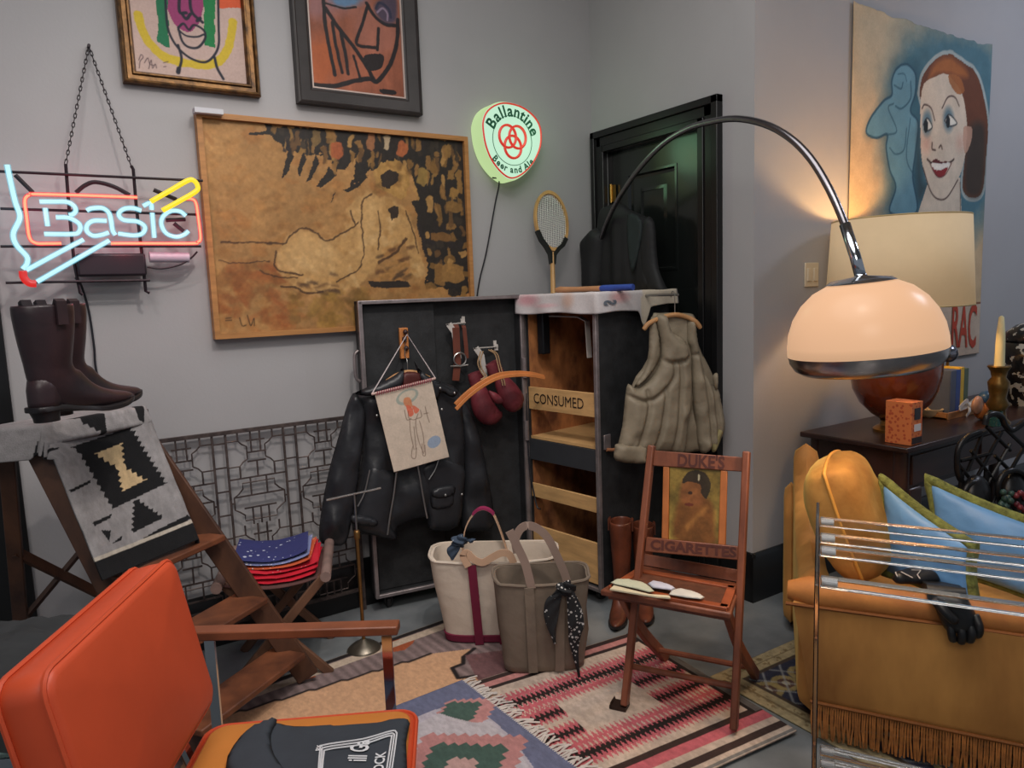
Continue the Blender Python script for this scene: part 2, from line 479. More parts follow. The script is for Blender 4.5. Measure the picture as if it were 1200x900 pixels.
# ---- large ochre painting of a reclining figure
x0, x1, z0, z1, yf = 0.637, 1.905, 1.348, 2.276, 3.285
t = thing('framed_painting', 'large ochre and black oil painting of a reclining nude in a thin wooden frame', 'painting', ((x0+x1)/2, YB, z0))
oak = mat('oak_strip', (176, 124, 72), rough=0.5, var=0.15, scale=6, stretch=(1, 1, 8))
fm = MB(); rect_frame(fm, (x0, YB-0.002, z0), X_, Z_, x1-x0, z1-z0, 0.022, 0.05, A(0, -1, 0)); fm.build('frame', oak, t)
MB().box((x0+0.045, yf-0.016, z1-0.002), (0.11, 0.05, 0.02)).build('paper_tape', mat('white_tape', (190, 190, 195), var=0.02), t)
W, H = x1-x0-0.044, z1-z0-0.044
q = zmap(225, 125, 3.272, yf, x0+0.022, z0+0.022)
a = Art(W, H, 340, 250, (166, 124, 76))
rr = random.Random(4)
OCH = [(184, 138, 84), (150, 106, 60), (168, 118, 66), (136, 96, 54), (178, 128, 74), (160, 104, 56)]
def dab(px, py, w_, h_, col, al, ang=0.0, jit=0.012, soft=0.006):
    ca_, sa_ = math.cos(ang), math.sin(ang)
    pts = [(px+x*ca_-y*sa_, py+x*sa_+y*ca_) for x, y in ((-w_, -h_*0.7), (-w_*0.3, -h_), (w_*0.8, -h_*0.8), (w_, h_*0.5), (w_*0.4, h_), (-w_*0.9, h_*0.8))]
    a.poly(q(*pts), col, al, False, soft=soft, jit=jit)
a.noise(0.18, 5)
for k in range(420): dab(rr.uniform(40, 1060), rr.uniform(60, 860), rr.uniform(10, 46), rr.uniform(6, 20), rr.choice(OCH), 0.42, rr.uniform(-0.9, 0.9))
for k in range(60): dab(rr.uniform(100, 420), rr.uniform(600, 850), rr.uniform(14, 50), rr.uniform(8, 26), rr.choice([(150, 84, 46), (128, 80, 44), (160, 96, 52)]), 0.4, rr.uniform(-0.9, 0.9))
for k in range(50): dab(rr.uniform(380, 680), rr.uniform(700, 850), rr.uniform(14, 40), rr.uniform(8, 24), rr.choice([(140, 106, 50), (168, 130, 66), (116, 86, 44)]), 0.45, rr.uniform(-0.9, 0.9))
DARK = q((285, 70), (520, 80), (800, 100), (1062, 130), (1066, 420), (1068, 720), (960, 700), (900, 690), (905, 620), (890, 540), (872, 420), (850, 370), (870, 300), (820, 230), (760, 205), (700, 240), (610, 320), (640, 200), (560, 240), (540, 200), (470, 170), (420, 180), (340, 160))
BLK = (40, 37, 35)
a.poly(DARK, BLK, 0.95, jit=0.03)
for pts in (((370, 165), (395, 190), (365, 260), (348, 272)), ((430, 170), (440, 200), (415, 265), (405, 250)), ((475, 180), (490, 210), (460, 280), (440, 290)), ((530, 230), (560, 260), (500, 310), (480, 305)), ((580, 322), (660, 280), (684, 258), (640, 310), (600, 328)), ((220, 102), (300, 88), (300, 102), (225, 110)), ((545, 340), (560, 320), (535, 372))):
    a.poly(q(*pts), BLK, 0.95, jit=0.008)
n0 = 0
while n0 < 150:
    px, py = rr.uniform(300, 1062), rr.uniform(78, 715)
    if not inpoly(np.array(q((px, py))), np.array(DARK))[0]: continue
    n0 += 1
    big = px > 900 and py > 430
    dab(px, py, rr.uniform(4, 13)*(1.7 if big else 1), rr.uniform(14, 44)*(0.7 if big else 1), rr.choice([(150, 112, 62), (128, 94, 52), (176, 134, 78), (104, 76, 48), (60, 52, 44), (48, 42, 40), (44, 40, 38), (142, 104, 60)]), 0.9, rr.uniform(-0.25, 0.25), 0.018, 0.002)
for (px, py), w_, h_, col in (((560, 165), 24, 34, (170, 92, 56)), ((810, 160), 22, 32, (172, 96, 58)), ((750, 138), 11, 32, (196, 172, 138)), ((690, 130), 14, 40, (160, 106, 70)), ((480, 120), 16, 34, (120, 96, 60)), ((890, 265), 20, 36, (152, 122, 66)), ((1010, 330), 16, 22, (158, 118, 64)), ((1010, 385), 34, 20, (140, 104, 58)), ((960, 500), 40, 18, (130, 92, 52)), ((1005, 640), 44, 40, (160, 118, 66)), ((950, 640), 16, 44, (146, 106, 58))):
    dab(px, py, w_, h_, col, 0.9, 0.1, 0.012, 0.002)
a.poly(q((700, 250), (730, 215), (780, 200), (825, 230), (840, 290), (828, 340), (790, 352), (740, 320), (712, 300)), (172, 132, 74), 0.95, jit=0.014)
for k in range(26): dab(rr.uniform(705, 835), rr.uniform(215, 340), rr.uniform(6, 16), rr.uniform(6, 16), rr.choice([(186, 144, 86), (142, 102, 56), (120, 88, 50)]), 0.6, rr.uniform(-1, 1))
a.poly(q((728, 262), (760, 238), (795, 252), (792, 290), (765, 312), (735, 300)), (48, 40, 36), 0.95, jit=0.016)
body = q((600, 395), (640, 340), (690, 325), (725, 345), (770, 350), (815, 380), (845, 430), (870, 520), (892, 620), (886, 655), (846, 648), (838, 590), (822, 512), (742, 560), (690, 640), (640, 690), (560, 700), (470, 722), (390, 690), (325, 620), (330, 560), (370, 500), (420, 466), (470, 480), (520, 512), (580, 480), (625, 430))
a.poly(body, (186, 146, 92), 0.85, soft=0.006, jit=0.012)
n0 = 0
while n0 < 110:
    px, py = rr.uniform(325, 890), rr.uniform(330, 715)
    if not inpoly(np.array(q((px, py))), np.array(body))[0]: continue
    n0 += 1; dab(px, py, rr.uniform(8, 26), rr.uniform(5, 16), rr.choice([(206, 168, 114), (196, 154, 98), (172, 130, 78), (158, 116, 66), (212, 176, 124)]), 0.45, rr.uniform(0.2, 1.4))
a.poly(q((345, 600), (420, 480), (500, 530), (560, 560), (540, 620), (440, 640)), (206, 168, 114), 0.5, True, soft=0.03)
a.poly(q((665, 360), (715, 370), (705, 500), (660, 590), (645, 500)), (208, 170, 116), 0.45, True, soft=0.03)
a.poly(q((752, 392), (785, 372), (800, 380), (790, 430), (768, 442)), (52, 42, 36), 0.95, jit=0.014)
a.poly(q((676, 670), (830, 668), (846, 690), (690, 694)), (44, 38, 35), 0.95, jit=0.010)
for k in range(26): dab(rr.uniform(720, 845), rr.uniform(540, 660), rr.uniform(14, 34), rr.uniform(4, 9), rr.choice([(92, 62, 40), (60, 46, 36), (150, 108, 60), (176, 130, 76)]), 0.75, rr.uniform(-0.5, -0.1))
for k in range(22): dab(rr.uniform(350, 560), rr.uniform(640, 720), rr.uniform(12, 34), rr.uniform(3, 8), rr.choice([(96, 66, 42), (74, 54, 40), (188, 144, 88)]), 0.6, rr.uniform(-0.3, 0.4))
for pts, wd in ((((120, 522), (220, 518), (350, 522), (372, 505), (420, 467), (470, 480), (520, 514), (600, 472), (640, 440)), 0.008), (((330, 556), (322, 610), (360, 635), (430, 642)), 0.008), (((690, 330), (660, 360), (655, 420), (656, 500), (662, 560), (640, 625), (560, 668)), 0.007), (((720, 400), (724, 480), (718, 545)), 0.007), (((612, 395), (625, 445)), 0.009), (((345, 690), (400, 690), (450, 714), (505, 708)), 0.010), (((260, 625), (330, 650), (405, 655)), 0.006), (((100, 590), (200, 602), (300, 592)), 0.005), (((720, 600), (780, 562), (826, 505)), 0.012), (((825, 400), (850, 480), (872, 560)), 0.007)):
    a.line(q(*pts), wd, (74, 52, 36), 0.88, jit=0.010)
for pts in (((132, 812), (152, 810)), ((132, 820), (155, 819)), ((185, 810), (195, 840), (210, 838)), ((215, 800), (228, 840), (240, 812), (242, 840))):
    a.line(q(*pts), 0.004, (60, 44, 30), 0.9)
a.noise(0.12, 60)
a.build('canvas', lambda x, y: A(x0+0.022+x, yf+0.012, z0+0.022+y), canvm, t)
MB().box(((x0+x1)/2, YB-0.012, (z0+z1)/2), (W, 0.02, H)).build('backing_board', oak, t)

# ---- gilt frame with a brightly brushed face
x0, x1, z0, z1, yf = 0.386, 0.908, 2.364, 3.02, 3.29
t = thing('gilt_picture', 'gilt framed picture of a brushed face in pink, green and yellow', 'painting', ((x0+x1)/2, YB, z0))
gilt = mat('worn_gilt', (122, 88, 50), rough=0.42, metal=0.6, var=0.35, scale=24, col2=(44, 30, 20), stretch=(1, 1, 1))
fm = MB(); rect_frame(fm, (x0, YB-0.002, z0), X_, Z_, x1-x0, z1-z0, 0.05, 0.04, A(0, -1, 0),
    [(0, 0), (0, 0.032), (0.006, 0.044), (0.013, 0.040), (0.018, 0.026), (0.033, 0.024), (0.037, 0.034), (0.043, 0.034), (0.05, 0.018), (0.05, 0)])
fm.build('frame', gilt, t, smooth=25)
W, H = x1-x0-0.1, z1-z0-0.1
q = zmap(130, 0, 6.316, yf+0.02, x0+0.05, z0+0.05)
a = Art(W, H, 150, 200, (196, 170, 160)); a.noise(0.06, 6)
a.line(q((205, 110), (235, 220), (320, 350), (430, 430), (600, 468), (760, 465), (850, 400), (890, 290), (905, 160)), 0.034, (206, 178, 50), 0.9, jit=0.006)
a.poly(q((420, -60), (700, -60), (680, 60), (660, 150), (590, 230), (500, 200), (450, 130)), (150, 62, 108), 0.95, True, jit=0.004)
a.poly(q((330, -80), (425, -80), (430, 200), (438, 350), (340, 310), (355, 200)), (36, 112, 76), 0.95, jit=0.008)
a.poly(q((685, -80), (780, -80), (765, 200), (768, 350), (690, 330), (690, 120)), (36, 124, 70), 0.95, jit=0.008)
a.poly(q((800, -120), (1000, -120), (985, 52), (805, 58)), (214, 92, 58), 0.95, jit=0.004)
ink = (44, 46, 56)
for pts, wd in ((((400, -80), (410, 80), (425, 210), (470, 310), (540, 390), (620, 440), (700, 456), (760, 415), (800, 330), (800, 180), (795, -80)), 0.009), (((500, 330), (525, 430), (505, 520)), 0.010), (((505, 505), (500, 530)), 0.017), (((770, 420), (790, 500), (835, 580)), 0.011), (((500, 200), (540, 170), (580, 215), (620, 180), (690, 220), (700, 280), (650, 345), (580, 345), (530, 300), (500, 200)), 0.009), (((500, 215), (560, 260), (640, 268), (690, 250)), 0.007), (((510, -60), (510, 80), (560, 90)), 0.012), (((585, -60), (600, 80), (680, 160)), 0.012), (((530, 100), (560, 135), (590, 100)), 0.012), (((640, 150), (665, 130)), 0.012)):
    a.line(q(*pts), wd, ink, 0.95)
for pts in (((208, 440), (225, 400), (240, 420), (218, 450), (212, 500)), ((250, 460), (275, 425), (290, 470), (320, 480)), ((282, 505), (300, 440), (310, 500), (330, 470), (340, 500)), ((392, 460), (425, 452)), ((392, 490), (410, 488))):
    a.line(q(*pts), 0.003, (90, 72, 76), 0.9)
a.build('picture', lambda x, y: A(x0+0.05+x, YB-0.012, z0+0.05+y), paperm, t)

# ---- dark frame with a copper and black abstract head
x0, x1, z0, z1 = 1.066, 1.664, 2.357, 3.1
t = thing('dark_framed_picture', 'dark framed abstract picture of black lines on copper red', 'painting', ((x0+x1)/2, YB, z0))
dk = mat('dark_frame_wood', (48, 43, 42), rough=0.45, var=0.2, scale=8)
fm = MB(); rect_frame(fm, (x0, YB-0.002, z0), X_, Z_, x1-x0, z1-z0, 0.078, 0.05, A(0, -1, 0),
    [(0, 0), (0, 0.046), (0.008, 0.05), (0.014, 0.042), (0.06, 0.03), (0.066, 0.024), (0.078, 0.02), (0.078, 0)])
fm.build('frame', dk, t, smooth=25)
lm = MB(); rect_frame(lm, (x0+0.074, YB-0.01, z0+0.074), X_, Z_, x1-x0-0.148, z1-z0-0.148, 0.006, 0.014, A(0, -1, 0))
lm.build('liner', mat('pale_liner', (190, 170, 160), rough=0.5, var=0.05), t)
W, H = x1-x0-0.156, z1-z0-0.156
q = zmap(340, 0, 6.43, YB-0.02, x0+0.078, z0+0.078)
a = Art(W, H, 160, 200, (156, 92, 68)); a.noise(0.25, 8); a.noise(0.15, 30, 8)
a.poly(q((120, 120), (330, 120), (480, 60), (640, -60), (160, -80)), (150, 112, 118), 0.7, True, soft=0.03, jit=0.02)
a.poly(q((300, -100), (540, -100), (500, 40), (400, 60), (320, 30)), (92, 132, 168), 0.9, True, soft=0.015, jit=0.02)
a.poly(q((480, 60), (800, 100), (820, 320), (700, 420), (520, 330)), (168, 110, 96), 0.6, True, soft=0.03, jit=0.02)
a.poly(q((140, 330), (330, 300), (360, 560), (180, 620)), (178, 92, 48), 0.7, True, soft=0.03, jit=0.02)
bk = (34, 30, 32)
for pts, wd in ((((250, -60), (270, 200), (340, 560)), 0.017), (((320, 170), (350, 350), (395, 545)), 0.015), (((380, 230), (420, 420), (440, 555)), 0.016), (((270, 60), (360, 200), (480, 350), (560, 470), (640, 610)), 0.019), (((590, 40), (540, 200), (500, 310), (540, 345), (640, 355)), 0.015), (((670, 215), (660, 370)), 0.015), (((180, 640), (340, 645), (480, 610), (600, 590), (660, 610), (760, 480), (810, 300), (815, 150)), 0.020), (((580, 20), (640, 120), (720, 180), (800, 190)), 0.016), (((650, 60), (680, 20), (740, 60), (760, 130)), 0.012), (((480, 420), (530, 590)), 0.012), (((270, 20), (400, 60), (500, 50)), 0.008)):
    a.line(q(*pts), wd, bk, 0.96, jit=0.003)
a.poly(q((560, 420), (700, 410), (690, 510), (600, 525)), bk, 0.95, True)
a.poly(q((680, 670), (790, 680), (795, 712), (700, 705)), bk, 0.95, True)
a.poly(q((640, 40), (790, -60), (800, 150), (700, 160)), (52, 56, 84), 0.75, True, soft=0.01)
a.line(q((660, 90), (700, 60), (735, 100), (735, 150)), 0.009, (150, 130, 150), 0.9)
a.build('picture', lambda x, y: A(x0+0.078+x, YB-0.016, z0+0.078+y), canvm, t)

# ---- painted cloth poster on the wall to the right
x0, x1, z0, z1, yp = 3.44, 4.80, 1.03, 2.822, YP-0.008
q = zmap(980, 0, 3.46, yp, x0, z0)
a = Art(x1-x0, z1-z0, 240, 310, (204, 176, 140))
a.noise(0.08, 2.5)
tl = (70, 112, 128)
a.poly(q((300, 90), (640, 180), (600, 900), (200, 900), (215, 760), (190, 620), (215, 420), (190, 330), (240, 200)), tl, 0.95, True, soft=0.12, jit=0.03)
a.poly(q((80, 20), (320, 80), (250, 190), (190, 300), (90, 420)), (188, 180, 158), 0.6, True, soft=0.1, jit=0.03)
a.poly(q((240, 260), (330, 250), (350, 480), (330, 860), (210, 860), (200, 560), (120, 540), (200, 380)), (40, 84, 104), 0.55, True, soft=0.05)
fig = q((262, 262), (290, 262), (318, 300), (318, 380), (300, 450), (330, 500), (320, 620), (310, 720), (325, 860), (215, 862), (240, 760), (215, 690), (200, 600), (205, 545), (160, 560), (118, 540), (135, 480), (190, 410), (225, 385), (225, 330), (240, 285))
a.poly(fig, (104, 148, 166), 0.97, True)
a.line(fig+fig[:1], 0.012, (36, 74, 96), 0.9)
for pts, wd in ((((200, 548), (245, 530), (210, 440), (232, 420)), 0.008), (((215, 600), (240, 625), (275, 605), (285, 520)), 0.007), (((235, 345), (262, 360), (270, 335)), 0.008), (((250, 300), (275, 300), (285, 330)), 0.006), (((300, 330), (300, 400), (265, 440), (240, 430)), 0.009), (((300, 480), (285, 640), (320, 720)), 0.007)):
    a.line(q(*pts), wd, (44, 84, 106), 0.85)
a.poly(q((330, 500), (345, 720), (370, 750), (330, 800)), (50, 62, 66), 0.7, True, soft=0.03)
hair = q((335, 380), (350, 300), (400, 235), (460, 212), (520, 250), (570, 300), (600, 420), (612, 520), (605, 640), (590, 780), (540, 800), (510, 760), (520, 640), (515, 520), (510, 380), (440, 300), (380, 330), (350, 420))
a.line(hair+hair[:1], 0.045, (186, 190, 184), 0.8)
a.poly(hair, (104, 58, 38), 0.98, True)
a.poly(q((370, 320), (400, 250), (460, 225), (520, 270), (530, 310), (450, 295), (400, 300)), (176, 104, 52), 0.85, True, soft=0.02)
a.poly(q((540, 520), (600, 520), (590, 770), (530, 790), (520, 700)), (58, 50, 44), 0.9, True, soft=0.03)
face = q((345, 360), (400, 310), (450, 300), (505, 375), (520, 420), (530, 520), (520, 640), (490, 730), (440, 800), (410, 810), (380, 780), (350, 680), (340, 560))
skin = (214, 196, 176)
a.poly(q((370, 740), (500, 720), (505, 870), (330, 870)), skin, 0.97)
a.poly(face, skin, 0.99, True)
a.poly(q((515, 520), (550, 520), (545, 580), (520, 620)), (192, 150, 128), 0.9, True)
a.poly(q((455, 300), (500, 310), (520, 370), (490, 380), (460, 340)), (160, 96, 52), 0.9, True)
for c, r_, col in (((362, 585), 0.075, (204, 150, 132)), ((500, 580), 0.075, (204, 156, 138))):
    a.oval(q(c)[0], r_, r_, col, 0.6, soft=0.9)
for c, rx, ry in (((365, 500), 0.06, 0.085), ((452, 485), 0.075, 0.085)):
    a.oval(q(c)[0], rx, ry, (84, 116, 132), 0.85, soft=0.5)
for pts in (((350, 505), (365, 480), (385, 515), (365, 530)), ((435, 490), (455, 465), (488, 500), (455, 512))):
    a.poly(q(*pts), (226, 222, 210), 1, True); a.line(q(*pts)+q(pts[0]), 0.008, (34, 40, 48), 0.95)
for c in ((360, 512), (450, 494)): a.oval(q(c)[0], 0.022, 0.034, (26, 32, 36), 1)
for pts, wd in ((((345, 440), (355, 425), (380, 440), (395, 490)), 0.008), (((425, 440), (450, 395), (480, 395), (498, 430)), 0.008), (((385, 580), (385, 605), (398, 610)), 0.009), (((412, 600), (420, 590), (425, 605)), 0.009), (((366, 646), (382, 660), (400, 652), (416, 660), (440, 664), (462, 656), (474, 646)), 0.011), (((350, 680), (380, 775), (410, 808), (445, 800), (490, 730)), 0.008), (((500, 740), (500, 860)), 0.006)):
    a.line(q(*pts), wd, (58, 36, 34), 0.95)
a.poly(q((385, 655), (400, 645), (420, 655), (445, 655), (430, 668), (400, 665)), (90, 30, 34), 0.95, True)
a.poly(q((384, 662), (415, 664), (456, 662), (440, 690), (398, 690)), (232, 224, 214), 1, True)
a.poly(q((386, 678), (398, 690), (420, 690), (448, 678), (436, 708), (414, 720), (396, 708)), (140, 40, 44), 1, True); a.line(q((376, 660), (388, 690), (410, 719), (438, 708), (464, 662)), 0.006, (80, 36, 36), 0.9)
a.poly([(0, 0), (1.36, 0), (1.36, 0.30), (0, 0.30)], (196, 176, 158), 0.97)
a.poly([(0, 0.3), (1.36, 0.3), (1.36, 0.312), (0, 0.312)], (120, 70, 50), 0.9)
a.noise(0.08, 14)
rp = random.Random(2)
ck = mat('', (0, 0, 0)) if False else None
cl = thing('painted_poster', 'tall painted cloth poster of a smiling red-haired woman and a blue figure', 'poster', ((x0+x1)/2, YP, z0))
def pf(x, y):
    k = 0.02*fbm(A(x*9.0), A(3.3))[0]*max(0, (y-1.5)/0.3)
    return A(x0+x+k*0.6, yp-0.003+0.003*math.sin(x*9+y*3), z0+y+k-0.02*math.sin(x*2.2)*max(0, (y-1.5)/0.3))
a.build('painted_cloth', pf, art_mat('poster_cloth', rough=0.75, bump=0.1), cl, solid=0.003)
tm = MB()
add_text(tm, 'RAC', lambda x, y: A(x0+1.31+x*0.42, yp-0.009, z0+0.045+y+x*-0.03), size=0.36, align='RIGHT', bold=0.006)
tm.build('lettering', mat('poster_red', (170, 62, 42), rough=0.8, var=0.05), cl)

# ---- neon sign: word in pale tubing with a lit cigarette
NY = 3.2
def nz(*pts): return [ony(x/4.8, 190+y/4.8, NY) for x, y in pts]
g = nz((500, 400))[0]
t = thing('neon_sign', 'neon sign reading Basic with a lit cigarette, hung by chain on the wall', 'neon sign', (g[0], YB, nz((0, 700))[0][2]))
pale = emis('neon_pale_blue', (206, 246, 250), 1.5)
redn = emis('neon_red_core', (255, 196, 140), 1.9)
paleg = emis('neon_blue_halo_glass', (130, 222, 246), 1.3)
redg = emis('neon_red_halo_glass', (255, 36, 48), 1.5)
for m_, al in ((paleg, 0.3), (redg, 0.42)): m_.node_tree.nodes['Principled BSDF'].inputs['Alpha'].default_value = al
yel = emis('neon_yellow', (255, 228, 30), 1.35)
redt = emis('neon_red_tip', (240, 40, 36), 1.0)
rod = mat('neon_black_iron', (40, 30, 36), rough=0.5, metal=0.3, var=0.1)
def ntube(name, strokes, r, m, off=0.0, n=7):
    mb = MB()
    for s in strokes:
        mb.tube([p+A(0, off, 0) for p in catmull(nz(*s), n)], r, 8)
    o = mb.build(name, m, t, smooth=180)
    if m in (pale, redn):
        gm = MB()
        for s in strokes: gm.tube([p+A(0, off, 0) for p in catmull(nz(*s), n)], r*(1.55 if m is pale else 1.9), 10)
        gm.build('glass', paleg if m is pale else redg, o, smooth=180)  # outer tube glows faintly to put in the halo around the core
    return o
ntube('smoke_tube', [((40, 15), (55, 90), (85, 220), (112, 310), (75, 400), (92, 465), (150, 530), (152, 570), (128, 602))], 0.0072, pale)
ntube('border_tube', [((772, 198), (500, 188), (200, 180), (165, 184), (140, 215), (150, 310), (165, 420), (200, 455), (270, 458), (345, 457)),
                      ((625, 457), (800, 457), (1080, 457), (1112, 450), (1128, 425), (1115, 310), (1102, 230), (1080, 208), (1048, 206))], 0.0042, redn)
ntube('yellow_tube', [((845, 225), (950, 165), (1050, 108), (1085, 108), (1106, 138), (1096, 168), (1000, 225), (910, 275))], 0.0095, yel, off=-0.02)
LT = {'letter_b': [((222, 222), (300, 222), (375, 224), (415, 245), (426, 272), (412, 292), (388, 298)), ((314, 310), (385, 313), (440, 342), (452, 372), (435, 400), (395, 405), (320, 405), (248, 404)), ((254, 258), (261, 310), (268, 360))],
      'letter_a': [((488, 272), (515, 260), (575, 258), (612, 285), (625, 330), (634, 385), (650, 410)), ((600, 330), (525, 330), (490, 355), (490, 390), (525, 414), (575, 408), (612, 396))],
      'letter_s': [((795, 272), (745, 258), (695, 264), (668, 292), (695, 325), (775, 335), (815, 365), (800, 402), (750, 412), (665, 402))],
      'letter_i': [((806, 246), (835, 232), (850, 236), (854, 268)), ((856, 285), (862, 355), (868, 425))],
      'letter_c': [((1046, 302), (1012, 277), (962, 275), (918, 305), (908, 350), (935, 400), (990, 420), (1035, 408), (1060, 388))]}
for k in LT: ntube(k, LT[k], 0.0066, pale)
ntube('cigarette_tube', [((148, 608), (310, 520), (470, 435)), ((208, 673), (410, 557), (615, 440))], 0.0068, pale)
ntube('ember_tip', [((128, 612), (135, 650), (165, 680), (205, 684))], 0.013, redt)
fr = MB()
for s in (((-10, 43), (1150, 98)), ((30, 677), (850, 663)), ((0, 255), (1130, 290)), ((0, 470), (1140, 470))):
    p = nz(*s); fr.tube([p[0]+A(0, 0.035, 0), p[1]+A(0, 0.035, 0)], 0.0055, 6)
for s in (((372, 0), (395, 300), (420, 560), (455, 735), (470, 745)), ((745, 10), (757, 30), (775, 250), (812, 560), (828, 725), (850, 735))):
    fr.tube([p+A(0, 0.045, 0) for p in nz(*s)], 0.0065, 6)
fr.build('support_frame', rod, t)
for s in (((430, 165), (480, 125), (540, 106), (640, 130), (735, 180)), ((85, 65), (185, 165)), ((870, 150), (1000, 205)), ((940, 322), (1050, 318)), ((985, 340), (1040, 385))):
    MB().tube([p+A(0, 0.03, 0) for p in catmull(nz(*s), 4)], 0.0085, 6).build('unlit_tube', rod, t)
c = nz((635, 575))[0]; MB().box(c+A(0, 0.055, 0), (0.235, 0.07, 0.085)).build('transformer', mat('transformer_black', (38, 30, 38), rough=0.4, var=0.05), t, bevel=0.008)
p = nz((850, 530), (1075, 532)); MB().tube([p[0]+A(0, 0.05, 0), p[1]+A(0, 0.05, 0)], 0.021, 14).build('electrode_housing', mat('pale_pvc', (190, 180, 195), rough=0.4, var=0.03), t)
MB().tube([v+A(0, 0.04, 0) for v in catmull(nz((835, 588), (920, 596), (1020, 575), (1080, 540), (1120, 500)), 6)], 0.004, 6).build('wire', rod, t)
ch = MB()
def chain(a, b, r=0.0035, ln=0.018):
    a, b = np.array(a, float), np.array(b, float); n = int(np.linalg.norm(b-a)/ln); d = nrm(b-a); s = nrm(np.cross(d, Y_))
    for i in range(n):
        c = a+(b-a)*(i+0.5)/n; w = s if i % 2 else np.cross(d, s)
        ch.tube([c+d*ln*0.75*math.cos(k*math.pi/3)+w*0.0048*math.sin(k*math.pi/3) for k in range(6)], 0.0017, 5, closed=True)
top = ony(104, 54, YB-0.02)
chain(top, nz((372, 0))[0]+A(0, 0.045, 0)); chain(top, nz((745, 10))[0]+A(0, 0.045, 0))
ch.build('hanging_chain', mat('dark_chain', (70, 64, 66), rough=0.4, metal=0.8, var=0.1), t)
MB().tube([top+A(0, 0.02, 0), top+A(0, -0.012, 0)], 0.006, 8).build('nail', rod, t)
cd = MB().tube([v for v in catmull([nz((430, 650))[0]+A(0, 0.05, 0), ony(95, 334, YB-0.03), ony(104, 365, YB-0.015), ony(110, 405, YB-0.015), ony(112, 430, YB-0.015), ony(119, 458, YB-0.02), ony(140, 520, YB-0.03)], 6)], 0.0045, 6)
cd.build('power_cord', mat('black_cord', (26, 26, 32), rough=0.5, var=0), t)

# ---- lit beer sign: a rounded shield-shaped lightbox
SY0, SY1 = YB, YB-0.115
def sz(x, y): return ony(540+x/3.75, 110+y/3.75, SY1)
face = catmull([sz(*p) for p in ((95, 118), (112, 75), (148, 46), (195, 35), (262, 50), (315, 85), (348, 130), (358, 180), (352, 240), (322, 305), (275, 355), (225, 376), (180, 352), (135, 295), (108, 230), (96, 165))], 5, True)
fc = sum(face)/len(face)
t = thing('beer_sign', 'lit shield-shaped beer sign reading Ballantine Beer and Ale with three red rings', 'sign', (fc[0], YB, min(p[2] for p in face)))
body = MB()
def scl(k, y): return [A(fc[0]+(p[0]-fc[0])*k, y, fc[2]+(p[2]-fc[2])*k) for p in face]
body.loft([scl(0.98, YB), scl(1.03, YB-0.02), scl(1.03, SY1+0.02), scl(1.0, SY1+0.004)], cap='start')
body.build('housing', emis('sign_side_glow', (212, 244, 172), 0.95), t, smooth=60)
MB().add(scl(1.0, SY1+0.004)+[fc+A(0, 0.004, 0)], [(i, (i+1) % len(face), len(face)) for i in range(len(face))]).build('face', emis('sign_face_glow', (208, 252, 220), 1.1), t)
sgr = mat('sign_green_print', (18, 62, 44), rough=0.4, var=0, emit=(14, 70, 46), estr=0.5)
srd = mat('sign_red_print', (190, 40, 34), rough=0.4, var=0, emit=(200, 40, 32), estr=0.7)
MB().tube(scl(0.965, SY1+0.002), 0.0045, 6, closed=True).build('red_border', srd, t)
cc = sz(228, 205)
def arc_text(mb, s, R0, ang0, ang1, size, inside, bold):
    n = len(s); c = A(cc[0], SY1-0.001, cc[2])
    wd = {'l': 0.55, 'i': 0.5, ' ': 0.6, 't': 0.7, 'B': 1.25, 'A': 1.2, 'r': 0.75}
    ws = [wd.get(k, 1.0) for k in s]; tot = sum(ws); acc = 0
    for k, chh in enumerate(s):
        a = ang0+(ang1-ang0)*(acc+ws[k]/2)/tot; acc += ws[k]
        if chh == ' ': continue
        rd = A(math.cos(a), 0, math.sin(a)); tg = A(math.sin(a), 0, -math.cos(a))
        if inside: rd2, tg2 = -rd, -tg
        else: rd2, tg2 = rd, tg
        o = c+rd*R0*A(1.0, 1, 1.0)
        add_text(mb, chh, lambda x, y: o+tg2*x*0.95+rd2*(y), size=size, bold=bold)
m1 = MB(); arc_text(m1, 'Ballantine', 0.118, math.radians(160), math.radians(14), 0.080, False, 0.0022); m1.build('lettering', sgr, t)
m1 = MB(); arc_text(m1, 'Beer and Ale', 0.160, math.radians(215), math.radians(323), 0.046, True, 0.0015); m1.build('lettering', sgr, t)
rg = MB()
for dx, dz in ((-0.03, 0.018), (0.03, 0.018), (0.0, -0.032)):
    rg.tube([A(cc[0]+dx+0.05*math.cos(k*math.pi/14), SY1-0.001, cc[2]+dz+0.055*math.sin(k*math.pi/14)) for k in range(28)], 0.0068, 6, closed=True)
rg.build('ring_emblem', srd, t)
MB().tube([A(cc[0]+0.118*math.cos(k*math.pi/20), SY1+0.001, cc[2]+0.122*math.sin(k*math.pi/20)) for k in range(40)], 0.0018, 5, closed=True).build('ring_line', sgr, t)
lw = sz(166, 388)
MB().tube(catmull([A(lw[0], YB-0.06, lw[2]+0.03), ony(585, 212, YB-0.04), ony(580, 240, YB-0.015), ony(570, 295, YB-0.012), ony(560, 340, YB-0.012), ony(553, 420, YB-0.015)], 6), 0.004, 6).build('power_cord', mat('black_cord', (26, 26, 32)), t)
